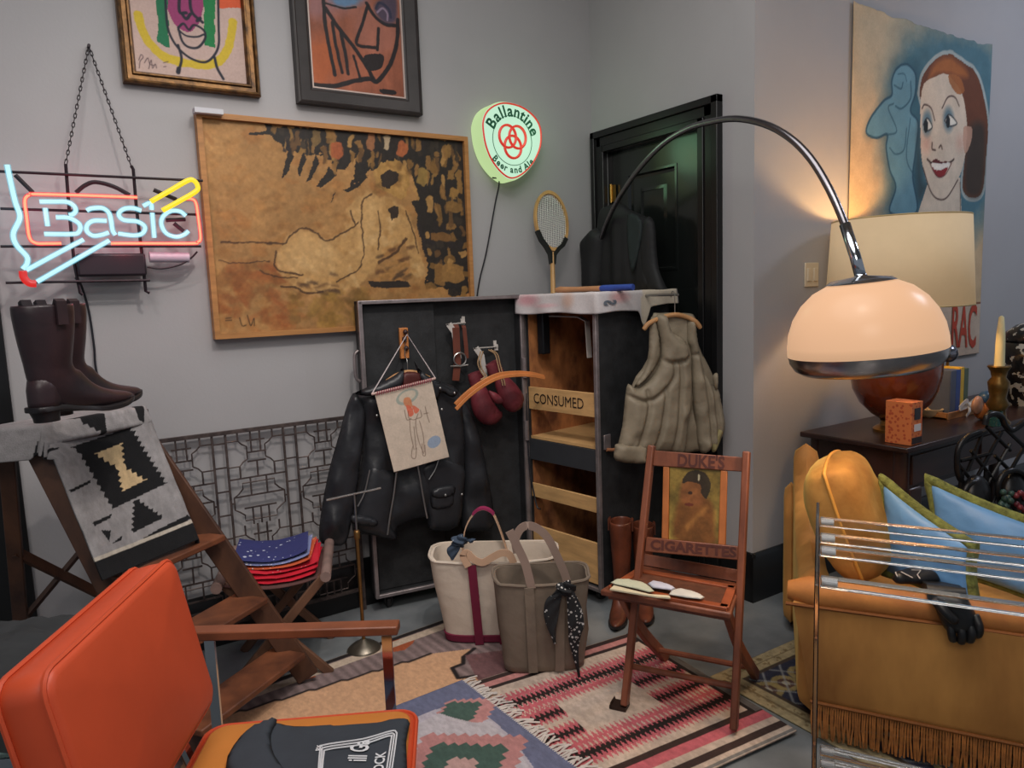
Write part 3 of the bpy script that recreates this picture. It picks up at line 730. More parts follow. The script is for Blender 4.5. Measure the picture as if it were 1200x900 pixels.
# ================================================================== wardrobe trunk standing open in the corner
TS = A(2.07, 3.09, 0); TC = A(2.145, 2.60, 0)              # front edge of the body: hinge side, near side
TF = nrm(TS-TC)                                            # along the body's open front
TD = A(TF[1], -TF[0], 0)                                   # into the body
TW = np.linalg.norm(TS-TC); TDEP = 0.545; TZ0, TZ1 = 0.07, 1.475
LA = A(1.243, 3.195, 0); LU = nrm(A(2.06, 3.078, 0)-LA); LW = np.linalg.norm(A(2.06, 3.078, 0)-LA)
LN = A(LU[1], -LU[0], 0)                                   # lid: towards the room
trunk = thing('wardrobe_trunk', 'tall black wardrobe trunk standing open in the corner with bare wooden shelves', 'trunk', (1.95, 2.95, 0))
fib = mat('black_fibre_board', (42, 43, 45), rough=0.62, var=0.25, scale=14, bump=0.12, bscale=80)
steel = mat('worn_steel_edge', (152, 142, 142), rough=0.42, metal=0.6, var=0.2, scale=14)
pine = mat('pine_board', (212, 168, 112), rough=0.6, var=0.14, scale=5, stretch=(1, 1, 6), bump=0.05)
worn = mat('worn_brown_lining', (186, 122, 72), rough=0.7, var=0.4, scale=9, col2=(104, 62, 40), bump=0.1, stretch=(1, 1, 0.6))
def tb(f, d, z): return TC + TF*f + TD*d + Z_*z            # body coordinates
RB = axes(TF, TD, Z_)
b = MB(); th = 0.018
b.box(tb(TW/2, TDEP-th/2, (TZ0+TZ1)/2), (TW, th, TZ1-TZ0), RB)
b.box(tb(th/2, TDEP/2, (TZ0+TZ1)/2), (th, TDEP, TZ1-TZ0), RB)
b.box(tb(TW-th/2, TDEP/2, (TZ0+TZ1)/2), (th, TDEP, TZ1-TZ0), RB)
b.box(tb(TW/2, TDEP/2, TZ1-th/2), (TW, TDEP, th), RB)
b.box(tb(TW/2, TDEP/2, TZ0+th/2), (TW, TDEP, th), RB)
b.build('body', fib, trunk, bevel=0.003)
# worn lining
ln = MB()
ln.box(tb(TW/2, TDEP-th-0.004, (TZ0+TZ1)/2), (TW-2*th, 0.006, TZ1-TZ0-2*th), RB)
ln.box(tb(th+0.004, TDEP/2, (TZ0+TZ1)/2), (0.006, TDEP-2*th, TZ1-TZ0-2*th), RB)
ln.box(tb(TW-th-0.004, TDEP/2, (TZ0+TZ1)/2), (0.006, TDEP-2*th, TZ1-TZ0-2*th), RB)
lin_o = ln.build('lining', worn, trunk)
# torn paper left on the lining
pa = Art(TW-0.05, TZ1-TZ0-0.06, 70, 190, (182, 116, 68))
pa.noise(0.5, 6); pa.noise(0.3, 25, 8)
for k in range(26):
    r_ = random.Random(k+11); cx, cy = r_.uniform(0, TW), r_.uniform(0.2, 1.35)
    pa.oval((cx, cy), r_.uniform(0.02, 0.09), r_.uniform(0.03, 0.1), r_.choice([(220, 166, 96), (84, 70, 46), (196, 140, 76), (116, 62, 40)]), 0.55, rot=r_.uniform(0, 3), soft=0.7)
for y in (0.17, 0.42, 0.98, 1.16): pa.line([(0, y), (TW*0.5, y+0.01), (TW, y)], 0.008, (52, 32, 24), 0.8, jit=0.01)
pa.noise(0.3, 40)
pa.build('torn_paper', lambda x, y: tb(TW-0.025-x, TDEP-th-0.009, TZ0+0.03+y), canvm, trunk)
sh = MB(); sh.box(tb(TW/2, TDEP/2-0.004, 0.762), (TW-2*th, TDEP-2*th, 0.014), RB); sh.build('shelf', pine, trunk, label='bare pine shelf halfway up')
MB().box(tb(TW/2, 0.014, 0.70), (TW-2*th, 0.02, 0.105), RB).build('shelf_apron', mat('charcoal_apron', (52, 54, 58), rough=0.6, var=0.1), trunk)
def board(z0, z1, tilt=0.0):
    return MB().box(tb(TW/2, 0.012, (z0+z1)/2), (TW-2*th-0.002, 0.013, z1-z0), RB).build('front_board', pine, trunk, bevel=0.002)
b1 = board(0.908, 1.022); board(0.45, 0.522); board(0.095, 0.30)
tx = MB()
add_text(tx, 'CONSUMED', lambda x, y: tb(TW/2+0.02-x*1.0, 0.0035, 0.942+y*1.15), size=0.063)
tx.build('stencil_lettering', mat('burnt_stencil', (46, 34, 26), rough=0.7, var=0.1), b1)
# steel edges of the body and the lid
ed = MB()
for f in (0.006, TW-0.006): ed.box(tb(f, -0.002, (TZ0+TZ1)/2), (0.02, 0.022, TZ1-TZ0), RB)
for z in (TZ0+0.006, TZ1-0.006): ed.box(tb(TW/2, -0.002, z), (TW, 0.022, 0.018), RB)
ed.build('edge_trim', steel, trunk, bevel=0.003)
br = MB()
br.strap([tb(TW-0.10, 0.10, TZ1-0.10), tb(0.20, 0.10, TZ1-0.105), tb(0.15, 0.10, TZ1-0.125), tb(0.14, 0.10, TZ1-0.30)], 0.03, 0.006, [TD]*4)
br.build('hanger_bracket', mat('white_enamel', (190, 184, 178), rough=0.4, var=0.06), trunk)
MB().box(tb(TW-0.075, 0.07, TZ1-0.16), (0.045, 0.05, 0.26), RB).build('lock_block', mat('dark_lock_metal', (40, 42, 46), rough=0.4, metal=0.5), trunk, bevel=0.006)
hs = MB(); hs.box(tb(-0.004, 0.05, 0.79), (0.008, 0.045, 0.07), RB); hs.build('side_latch', steel, trunk, bevel=0.002)
MB().tube(catmull([tb(-0.01, 0.04, 0.755), tb(-0.02, 0.09, 0.75), tb(-0.02, 0.14, 0.765), tb(-0.006, 0.18, 0.78)], 5), 0.008, 8).build('side_handle', mat('tan_leather', (150, 100, 70), rough=0.5), trunk)
# lid
def lb(u, n, z): return LA + LU*u + LN*n + Z_*z
RL = axes(LU, LN, Z_); LD = 0.078; LZ0, LZ1 = 0.075, 1.485
l = MB()
l.box(lb(LW/2, -LD+0.008, (LZ0+LZ1)/2), (LW, 0.016, LZ1-LZ0), RL)
for u in (0.009, LW-0.009): l.box(lb(u, -LD/2, (LZ0+LZ1)/2), (0.018, LD, LZ1-LZ0), RL)
for z in (LZ0+0.009, LZ1-0.009): l.box(lb(LW/2, -LD/2, z), (LW, LD, 0.018), RL)
l.box(lb(0.20, -LD+0.03, (LZ0+LZ1)/2), (0.345, 0.03, LZ1-LZ0-0.04), RL)
l.build('lid', fib, trunk, bevel=0.003, label='lid swung open against the back wall')
ed = MB()
for u in (0.007, LW-0.007): ed.box(lb(u, 0.0, (LZ0+LZ1)/2), (0.02, 0.024, LZ1-LZ0), RL)
for z in (LZ0+0.007, LZ1-0.007): ed.box(lb(LW/2, 0.0, z), (LW, 0.024, 0.018), RL)
ed.build('edge_trim', steel, trunk, bevel=0.003)
ring = pl(690, 342, lb(LW/2, -LD, 0), LN)
hn = MB()
hn.tube(catmull([lb(-0.004, -0.03, 1.26), lb(-0.022, -0.03, 1.235), lb(-0.022, -0.03, 1.14), lb(-0.004, -0.03, 1.115)], 5), 0.008, 8)
hn.build('carry_handle', steel, trunk)
hg = MB()
for z in (0.25, 0.8, 1.12): hg.tube([lb(LW-0.004, 0.012, z-0.05), lb(LW-0.004, 0.012, z+0.05)], 0.013, 10)
for z in (0.25,): pass
hg.build('hinge', steel, trunk)
for (o, d) in ((lb(0.07, -0.05, 0), LU), (lb(LW-0.08, -0.05, 0), LU), (tb(0.06, 0.06, 0), TF), (tb(TW-0.06, 0.06, 0), TF), (tb(0.06, TDEP-0.06, 0), TF), (tb(TW-0.06, TDEP-0.06, 0), TF)):
    c = MB(); R = axes(d, np.cross(Z_, d), Z_)
    R2 = np.column_stack([Z_, np.cross(Z_, d), d])
    c.lathe([(0.0, -0.011), (0.026, -0.011), (0.030, -0.006), (0.030, 0.006), (0.026, 0.011), (0, 0.011)], o+Z_*0.0302, 18, R2)
    c.box(o+d*0.017+Z_*0.05, (0.006, 0.03, 0.05), R); c.box(o-d*0.017+Z_*0.05, (0.006, 0.03, 0.05), R); c.box(o+Z_*0.073, (0.045, 0.05, 0.008), R)
    c.build('caster', mat('black_caster', (46, 44, 44), rough=0.45, metal=0.4), trunk)
def lidpt(x, y, off): return pl(x, y, lb(0, off, 0), LN)
LREC = -LD+0.046                                          # raised left panel of the lid
pq = lidpt(472.5, 402, LREC)
pk = MB(); pk.box(pq+LN*0.01, (0.042, 0.02, 0.145), RL)
pk_o = pk.build('peg_plaque', mat('orange_pine', (196, 124, 66), rough=0.55, var=0.15, scale=8), trunk, bevel=0.003)
kn = MB()
for (x, y) in ((475, 389), (474, 397), (476, 408)):
    p = lidpt(x, y, LREC+0.03); kn.ball(p, 0.012, n=10, m=8); kn.tube([p-LN*0.015, p+LN*0.0], 0.006, 8)
kn.build('wooden_peg', mat('dark_peg', (56, 36, 34), rough=0.45), pk_o)
def bracket(x0, y0, x1, y1, top):
    m = MB(); a = lidpt(x0, y0, 0.005); bq = lidpt(x1, y1, -LD+0.02); c = lidpt(top[0], top[1], -LD+0.03)
    m.strap([bq+Z_*0.03, bq, bq+LN*0.015, a, a-Z_*0.0], 0.016, 0.005, [LU]*5)
    m.strap([a+LU*0.008, a+LU*0.035-Z_*0.04, a+LU*0.05-Z_*0.17], 0.03, 0.006, [LU]*3)
    m.box(c, (0.02, 0.012, 0.03), RL)
    m.build('hook_bracket', mat('white_enamel', (190, 184, 178)), trunk)
bracket(524, 380, 543, 378, (542, 377)); bracket(556, 408, 580, 406, (581, 407))
# plug lead hanging inside the body
MB().tube(catmull([tb(TW-0.02, -0.012, 0.99), tb(TW-0.022, -0.016, 0.80), tb(TW-0.03, -0.014, 0.6), tb(TW-0.07, -0.014, 0.42), tb(TW-0.10, -0.014, 0.40)], 6), 0.004, 6).build('cable', mat('black_cord', (26, 26, 32)), trunk)

# cloth flour sack laid over the top
sack = Art(0.62, 0.60, 90, 70, (206, 200, 200)); sack.noise(0.05, 8)
for c, rx, ry, col in (((0.05, 0.09), 0.06, 0.05, (214, 150, 158)), ((0.20, 0.08), 0.03, 0.07, (204, 168, 150)), ((0.38, 0.09), 0.05, 0.05, (212, 156, 156)), ((0.12, 0.05), 0.06, 0.02, (222, 178, 182))):
    sack.oval(c, rx, ry, col, 0.75, soft=0.7)
sack.poly([(0.46, 0), (0.62, 0), (0.62, 0.6), (0.5, 0.6)], (206, 192, 168), 0.8)
zt_ = TZ1+0.006
def sackpt(x, y):
    # x runs along the photograph's front (hinge side, round the near corner, down the side); y: 0 hem .. up and over the top
    path = [tb(TW+0.015, -0.03, 0), tb(-0.03, -0.03, 0), tb(-0.035, TDEP*1.03, 0)]
    L0 = np.linalg.norm(path[1]-path[0])*1.0; L1 = np.linalg.norm(path[2]-path[1])
    s_ = x/0.62*(L0+L1)
    if s_ < L0: p = path[0]+(path[1]-path[0])*s_/L0; inn = TD
    else: p = path[1]+(path[2]-path[1])*(s_-L0)/L1; inn = TF
    k = max(0, 1-abs(s_-L0)/0.05); inn = nrm(inn*(1-0.5*k)+0.5*k*nrm(TD+TF))
    dropl = 0.088 + 0.075*math.exp(-((s_-L0-0.33)/0.028)**2) + 0.004*math.sin(s_*16)-0.02*(s_ > L0+0.37)
    wob = 0.006*math.sin(s_*34+y*10)
    if y < 0.12: return p - Z_*(dropl*(1-y/0.12)) + Z_*zt_ - inn*(wob+0.004)*(1-y/0.12)
    t_ = (y-0.12)/0.48; a_ = min(t_*0.55, 0.40)
    return p + inn*a_*0.75 + Z_*(zt_ + 0.004*fbm(A(x*18), A(y*18))[0] + 0.012*math.exp(-((t_-0.0)/0.05)**2)*0.3)
so = sack.build('flour_sack', sackpt, art_mat('cotton_sack', rough=0.9, bump=0.15), None, solid=0.004, off=1)
tag(so, 'white printed cloth sack draped over the top of the black trunk', 'cloth')
sm = MB()
add_text(sm, 'S', lambda x, y: sackpt(0.318+y*0.8, 0.06+x*0.8)-TF*0.009-TD*0.004, size=0.085, bold=0.003)
sm.build('printed_letter', mat('faded_ink', (96, 104, 114), rough=0.9), so)
# wooden stick with a blue end lying on the sack
a_ = pl(652, 338, tb(0, 0.08, 0), TD); b_ = pl(742, 335, tb(0, 0.12, 0), TD)
a_[2] = b_[2] = zt_+0.022
st = thing('wooden_stick', 'turned wooden stick with a blue end lying on the draped trunk top', 'stick', (a_+b_)/2-Z_*0.015)
e = b_-a_
MB().tube([a_, a_+e*0.06, a_+e*0.1, a_+e*0.3, a_+e*0.62], [0.012, 0.017, 0.015, 0.012, 0.013], 12).build('handle', mat('turned_ash', (176, 126, 88), rough=0.5), st)
MB().tube([a_+e*0.6, a_+e*0.64, a_+e*1.0], [0.013, 0.0155, 0.015], 12).build('blue_end', mat('blue_paint', (44, 70, 150), rough=0.5), st)

# tennis racket standing on the trunk and leaning on the wall
hb = pl(648, 336, (0, 3.10, 0), Y_); hb[2] = zt_+0.003; hc = ony(646, 258, 3.235)
tr = thing('tennis_racket', 'old wooden tennis racket standing on the trunk against the wall', 'tennis racket', hb)
ax = nrm(hc-hb); sd = nrm(X_-ax*np.dot(X_, ax)); nn = np.cross(sd, ax)
rx = 0.100; ry = 0.166; hc = hb+ax*0.42
rk = [hc+sd*rx*math.cos(k*math.pi/24)*(1.0)+ax*ry*math.sin(k*math.pi/24) for k in range(48)]
m = MB(); nR = len(rk)
m.loft([[hc+(p-hc)*s_+nn*o_ for p in rk] for s_, o_ in ((1.07, -0.009), (1.07, 0.009), (0.95, 0.009), (0.95, -0.009), (1.07, -0.009))], cap=False)
m.build('head_frame', mat('honey_ash', (188, 146, 92), rough=0.4, var=0.15, scale=12), tr)
m = MB()
for k in range(-8, 9):
    x = k*rx/9; h_ = ry*math.sqrt(max(0, 1-(x/rx)**2)); m.tube([hc+sd*x-ax*h_, hc+sd*x+ax*h_], 0.0013, 4)
for k in range(-12, 13):
    y = k*ry/13; w_ = rx*math.sqrt(max(0, 1-(y/ry)**2)); m.tube([hc-sd*w_+ax*y, hc+sd*w_+ax*y], 0.0013, 4)
m.build('strings', mat('gut_strings', (216, 212, 206), rough=0.4, var=0), tr)
m = MB()
m.tube([hb+ax*0.0, hb+ax*0.14, hb+ax*0.235], [0.013, 0.0125, 0.012], 8)
m.build('handle', mat('honey_ash', (188, 146, 92)), tr)
m = MB()
for sg in (-1, 1):
    pts = [hb+ax*0.17+sd*sg*0.004, hb+ax*0.225+sd*sg*0.012] + [hc+sd*sg*rx*1.02*math.cos(t_)-ax*ry*1.02*math.sin(t_) for t_ in (1.2, 0.85, 0.5)]
    m.strap(pts, 0.021, 0.022, [nn]*len(pts))
m.build('throat', mat('black_throat', (30, 32, 30), rough=0.35), tr)

# ---- black leather jacket on a hanger in front of the lid
JO = lb(0, 0.07, 0)
def jz(ox, oy, s, off):
    def f(*pts):
        out = []
        for x, y in pts:
            p = pl(ox+x/s, oy+y/s, lb(0, off, 0), LN); out.append((np.dot(p-lb(0, off, 0), LU), p[2]))
        return out
    return f
leather = mat('black_leather', (40, 41, 45), rough=0.42, var=0.2, scale=6, bump=0.3, bscale=20)
zipm = mat('zip_metal', (170, 168, 165), rough=0.3, metal=0.9, var=0.1)
jk = thing('leather_jacket', 'black leather biker jacket on a hanger against the open trunk lid', 'jacket', lb(0.35, 0.08, 0.6))
q = jz(370, 360, 3, 0.10)
def soft(name, pts, off, th, rad, m, parent, wr=0.012, qq=None, res=0.012, back=0.5, seed=1, label=None, wf=9.0):
    qf = (qq or jz)(370, 360, 3, off) if qq is None else qq
    mb = MB(); mb.inflate(qf(*pts), lb(0, off, 0), LU, Z_, th, rad, res, back, wr, seed=seed, wf=wf)
    # the plane axes LU, Z have the normal LU x Z: turn it to the room if needed
    return mb.build(name, m, parent, smooth=180, label=label)
sgn = np.dot(np.cross(LU, Z_), LN)
soft('body', [(300, 232), (335, 245), (372, 232), (440, 262), (500, 292), (520, 400), (524, 560), (522, 650), (500, 770), (400, 782), (388, 740), (288, 770), (284, 814), (200, 800), (128, 782), (150, 620), (164, 470), (140, 330), (150, 300), (220, 262)], 0.085, 0.05, 0.09, leather, jk, 0.018, seed=2, wf=13)
soft('sleeve', [(140, 300), (112, 340), (84, 440), (50, 560), (22, 700), (12, 815), (50, 836), (104, 830), (128, 740), (150, 600), (168, 470), (175, 370)], 0.12, 0.045, 0.06, leather, jk, 0.022, seed=5, wf=15)
soft('sleeve', [(495, 290), (540, 360), (575, 450), (605, 590), (626, 760), (560, 790), (510, 775), (512, 650), (510, 500), (492, 380)], 0.06, 0.042, 0.06, leather, jk, 0.022, seed=9, wf=15)
soft('lapel', [(372, 232), (420, 258), (470, 286), (498, 300), (480, 318), (440, 300), (425, 330), (380, 280)], 0.155, 0.012, 0.03, leather, jk, 0.002, seed=3)
soft('collar', [(304, 190), (296, 225), (235, 262), (160, 290), (140, 306), (205, 312), (280, 290), (312, 262)], 0.15, 0.02, 0.03, leather, jk, 0.004, seed=4)
soft('collar', [(345, 188), (362, 215), (400, 245), (440, 262), (420, 285), (385, 280), (362, 240)], 0.15, 0.018, 0.03, leather, jk, 0.004, seed=6)
soft('lining', [(306, 232), (364, 232), (372, 270), (340, 330), (306, 290)], 0.152, 0.006, 0.02, mat('rust_lining', (78, 30, 26), rough=0.5), jk, 0)
soft('front_panel', [(362, 560), (440, 520), (520, 560), (520, 640), (500, 770), (402, 784), (392, 740), (378, 640)], 0.12, 0.035, 0.05, leather, jk, 0.006, seed=7)
soft('front_panel', [(190, 560), (250, 570), (284, 600), (262, 745), (286, 814), (200, 802), (130, 770), (150, 680)], 0.12, 0.035, 0.05, leather, jk, 0.006, seed=8)
soft('pocket', [(410, 640), (482, 628), (486, 665), (478, 700), (420, 712), (404, 690)], 0.150, 0.014, 0.012, leather, jk, 0.001, seed=1)
soft('pocket_flap', [(412, 640), (484, 626), (486, 658), (452, 672), (414, 670)], 0.162, 0.008, 0.008, leather, jk, 0)
soft('belt', [(130, 730), (210, 745), (210, 770), (130, 762)], 0.165, 0.008, 0.008, leather, jk, 0)
def jline(name, lines, off, r, m):
    mb = MB(); qq = jz(370, 360, 3, off)
    for l_ in lines: mb.tube([lb(u, off, 0)+Z_*z for u, z in catmull([A(*p) for p in qq(*l_)], 5)], r, 6)
    return mb.build(name, m, jk)
jline('zip', [((358, 552), (368, 610), (380, 680), (392, 742))], 0.175, 0.0042, zipm)
jline('zip', [((284, 580), (274, 660), (262, 730), (252, 800))], 0.175, 0.0042, zipm)
jline('zip', [((434, 530), (420, 570), (398, 606))], 0.165, 0.003, zipm)
jline('zip', [((190, 572), (172, 650), (148, 700))], 0.172, 0.0035, zipm)
sn = MB()
for x, y in ((437, 285), (215, 381), (443, 360), (456, 661), (488, 302), (514, 658)):
    p = pl(370+x/3, 360+y/3, lb(0, 0.175, 0), LN); sn.ball(p, (0.007, 0.007, 0.007), n=10, m=6)
sn.build('snap_button', zipm, jk)
hk = thing('clothes_hanger', 'wooden clothes hanger inside the black leather jacket collar', 'hanger', lb(0.30, 0.06, 1.20))
h0 = lidpt(478, 440, 0.115)
MB().tube(catmull([h0+LU*-0.10-Z_*0.02, h0-LU*0.05+Z_*0.006, h0+Z_*0.016, h0+LU*0.05+Z_*0.006, h0+LU*0.10-Z_*0.02], 5), 0.010, 10).build('bar', mat('hanger_wood', (186, 138, 92), rough=0.5), hk)
MB().tube(catmull([h0+Z_*0.02, h0+Z_*0.07, h0+Z_*0.09-LN*0.03, lidpt(475, 398, LREC+0.03)-Z_*0.012, lidpt(475, 398, LREC+0.03)+Z_*0.012, lidpt(476, 400, LREC+0.055)], 5), 0.0022, 6).build('hook', zipm, hk)

# ---- small cloth banner with a sketched figure, hung over the jacket
q3 = jz(370, 360, 3, 0.195)
BC = [A(*p) for p in q3((207, 303), (408, 258), (466, 518), (275, 580))]
bl = thing('sketch_banner', 'small cream cloth banner with a sketched cowgirl, hung over the leather jacket', 'banner', lb(0.4, 0.19, 0.98))
BU = BC[1]-BC[0]; BV = BC[3]-BC[0]; bw, bh = np.linalg.norm(BU), np.linalg.norm(BV)
a = Art(bw, bh, 110, 140, (208, 190, 172)); a.noise(0.06, 9)
def bz(*pts):
    out = []
    for x, y in q3(*pts):
        r_ = np.linalg.solve(np.column_stack([BU, BV]), A(x, y)-BC[0]); out.append((r_[0]*bw, (1-r_[1])*bh))
    return out
a.oval(bz((322, 315))[0], 0.055, 0.032, (150, 160, 150), 0.85, rot=0.25); a.oval(bz((322, 313))[0], 0.042, 0.022, (206, 190, 170), 0.9, rot=0.25)
a.poly(bz((310, 322), (330, 318), (340, 345), (330, 355), (312, 345)), (206, 130, 90), 0.9, True)
a.poly(bz((318, 345), (336, 350), (345, 375), (330, 385), (322, 365)), (214, 104, 78), 0.9, True)
a.poly(bz((340, 345), (365, 360), (350, 375)), (214, 110, 84), 0.9, True)
a.oval(bz((417, 474))[0], 0.034, 0.026, (142, 160, 184), 0.9, rot=0.4)
for l_ in (((312, 362), (320, 395), (335, 392)), ((368, 362), (372, 385), (355, 392)), ((325, 365), (328, 390), (350, 395), (360, 375)), ((330, 395), (333, 440), (345, 500)), ((352, 395), (352, 420), (362, 470), (380, 515)), ((345, 420), (350, 470), (352, 500)), ((365, 400), (378, 450), (382, 510)), ((340, 490), (336, 525), (350, 530), (354, 495)), ((374, 480), (376, 518), (386, 520), (384, 485)), ((385, 350), (392, 380), (400, 405)), ((380, 375), (395, 372))):
    a.line(bz(*l_), 0.0028, (96, 74, 64), 0.8)
a.noise(0.05, 40)
def bnf(x, y):
    p = BC[0]+BU*(x/bw)+BV*(1-y/bh); return lb(p[0], 0.195+0.004*math.sin(x*22)*(1-y/bh), 0)+Z_*p[1]
a.build('cloth', bnf, art_mat('cream_cotton', rough=0.9, bump=0.1), bl, solid=0.0025)
e0 = A(*q3((196, 306))[0]); e1 = A(*q3((420, 250))[0])
L2 = lambda p, o: lb(p[0], o, 0)+Z_*p[1]
MB().tube([L2(e0, 0.197), L2(e1, 0.197)], 0.0055, 8).build('rod', mat('pinkish_dowel', (190, 160, 150), rough=0.5), bl)
st_ = MB()
for k in range(26):
    p = e0+(e1-e0)*(0.08+0.84*k/25); st_.tube([L2(p+A(0.002, 0.008), 0.203), L2(p+A(-0.002, -0.010), 0.203)], 0.002, 5)
st_.build('stitching', mat('crimson_thread', (150, 50, 70), rough=0.7), bl)
pg = lidpt(477, 392, 0.0)
MB().tube([L2(e0, 0.198), pg+LN*0.0, L2(e1, 0.198)], 0.0028, 6).build('cord', mat('pale_cord', (196, 184, 184), rough=0.8), bl)

# ---- belt with a big ring buckle on the upper bracket
bt = thing('leather_belt', 'brown leather belt with a round metal buckle hung in the trunk lid', 'belt', lidpt(536, 430, 0.0))
p0 = lidpt(533, 384, -0.005); p1 = lidpt(543, 384, -0.005)
m = MB(); m.strap([p0+Z_*0.005-LN*0.02, p0+Z_*0.014, p0+LN*0.012, p0-Z_*0.10+LN*0.012, lidpt(536, 425, 0.02), lidpt(534, 446, 0.02)], 0.036, 0.004, [LU]*6)
m.strap([p1+Z_*0.01, p1+LN*0.01, lidpt(546, 405, 0.012), lidpt(547, 420, 0.012)], 0.02, 0.004, [LU]*4)
m.build('strap', mat('saddle_leather', (104, 54, 40), rough=0.45, var=0.15), bt)
rc = lidpt(539, 421, 0.03); RBk = axes(LU, Z_, LN)
MB().tube([rc+LU*0.031*math.cos(k*math.pi/12)+Z_*0.031*math.sin(k*math.pi/12) for k in range(24)], 0.0042, 8, closed=True).build('buckle', zipm, bt)
MB().tube([rc-Z_*0.03-LU*0.05, rc-Z_*0.033, rc-Z_*0.03+LU*0.04], 0.004, 6).build('buckle_bar', zipm, bt)

# ---- pair of old boxing gloves hung by their laces
glove = mat('oxblood_leather', (120, 50, 58), rough=0.42, var=0.25, scale=9, bump=0.15, bscale=40)
q5 = lambda off: jz(480, 370, 6, off)
def pl5(x, y, off): return pl(480+x/6, 370+y/6, lb(0, off, 0), LN)
def gloveobj(lbl, cuff, mitt, thumb, off, hook):
    g = thing('boxing_glove', lbl, 'boxing glove', pl5(mitt[0][0], mitt[0][1], off), 'boxing gloves hung in the trunk lid')
    def blob(name, path, rads, flat=0.8):
        P = catmull([pl5(x, y, off) for x, y in path], 5); R_ = np.interp(np.linspace(0, 1, len(P)), np.linspace(0, 1, len(rads)), rads)
        rings = []
        for i, p in enumerate(P):
            t_ = nrm(P[min(i+1, len(P)-1)]-P[max(i-1, 0)]); s_ = nrm(np.cross(t_, LN))
            rings.append([p+R_[i]*(math.cos(a_)*s_+flat*math.sin(a_)*LN) for a_ in np.linspace(0, 2*math.pi, 18, endpoint=False)])
        return MB().loft(rings).build(name, glove, g, smooth=60)
    blob('cuff', cuff, (0.035, 0.040, 0.038, 0.034), 0.6)
    blob('mitt', mitt, (0.030, 0.045, 0.055, 0.060, 0.058, 0.048, 0.026, 0.003))
    blob('thumb', thumb, (0.004, 0.018, 0.023, 0.021, 0.014, 0.003), 0.9)
    lc = MB()
    for (x, y) in hook: pass
    pts = catmull([pl5(x, y, off+0.045) for x, y in hook], 5); lc.tube(pts, 0.0032, 6)
    lc.tube([p+LU*0.012 for p in pts], 0.0032, 6)
    lc.build('lace', mat('tan_lace', (176, 144, 108), rough=0.8), g)
gloveobj('boxing glove hanging lower left of the oxblood pair', ((455, 400), (470, 450), (480, 500)), ((480, 480), (490, 540), (505, 600), (525, 655), (560, 690), (600, 695), (632, 690), (650, 680)), ((590, 560), (570, 600), (556, 640), (555, 670), (560, 690)), 0.03, ((500, 250), (480, 330), (500, 390), (525, 430), (500, 450)))
gloveobj('boxing glove hanging higher right of the oxblood pair, turned to the viewer', ((575, 330), (610, 400), (640, 440)), ((630, 430), (660, 480), (690, 530), (715, 575), (735, 605), (755, 630), (770, 645), (778, 655)), ((560, 530), (590, 560), (630, 590), (680, 570), (730, 540), (745, 530)), 0.06, ((555, 240), (600, 270), (620, 340), (640, 420), (655, 490)))
# ---- bentwood strips sticking out between lid and body
q = [pl(480+x/6, 370+y/6, lb(0, 0.20, 0), LN) for x, y in ((320, 640), (400, 560), (500, 485), (620, 425), (750, 408), (850, 412), (945, 432))]
bw_ = thing('bentwood_hanger', 'curved pair of orange bentwood strips across the boxing gloves', 'hanger', q[3])
for dz, dn in ((0.0085, 0), (-0.0085, 0.008)):
    P = catmull(q, 6); MB().strap([p+Z_*dz*(1.3-0.9*i/len(P))+LN*dn for i, p in enumerate(P)], 0.016, 0.012, [Z_]*len(P)).build('strip', mat('orange_bentwood', (196, 122, 66), rough=0.5, var=0.12, scale=10), bw_, bevel=0.002)

# ---- quilted vest on a hanger at the near side of the trunk
VN = -TF; VU = TD                                           # faces the room, runs to the right
VC = TC + VU*0.33 + VN*0.13
VN = nrm(A(-0.35, -0.937, 0)); VU = A(-VN[1], VN[0], 0)
def vb(u, n, z): return VC + VU*u + VN*n + Z_*z
def vz(off):
    def f(*pts):
        out = []
        for x, y in pts:
            p = pl(700+x/4.094, 340+y/4.094, vb(0, off, 0), VN); out.append((np.dot(p-vb(0, off, 0), VU), p[2]))
        return out
    return f
khaki = mat('khaki_nylon', (140, 128, 108), rough=0.62, var=0.12, scale=5, bump=0.4, bscale=24)
vest = thing('quilted_vest', 'khaki quilted vest hanging on the side of the black trunk', 'vest', vb(0.2, 0.1, 0.62))
def vsoft(name, pts, off, th, rad, wr=0.011, seed=1, m=khaki, wf=19):
    mb = MB(); mb.inflate(vz(off)(*pts), vb(0, off, 0), VU, Z_, th, rad, 0.010, 0.6, wr, seed=seed, wf=wf); return mb.build(name, m, vest, smooth=180)
vsoft('back_panel', [(262, 130), (300, 110), (420, 110), (470, 130), (480, 250), (560, 420), (590, 560), (570, 700), (500, 770), (140, 770), (160, 470), (240, 330)], 0.055, 0.02, 0.04, seed=3)
def vpanel(name, outline, seams, off, seed):
    mb = MB(); f_ = vz(off); mb.inflate(f_(*outline), vb(0, off, 0), VU, Z_, 0.048, 0.06, 0.0075, 0.4, 0.010, seed=seed, wf=16, wy=1.2, seams=[f_(*l_) for l_ in seams], sdep=0.42, swid=0.010)
    return mb.build(name, khaki, vest, smooth=180)
vsoft('armhole_edge', [(252, 150), (278, 140), (300, 250), (298, 330), (250, 410), (190, 465), (180, 455), (240, 350)], 0.085, 0.02, 0.025, 0.012, seed=13)
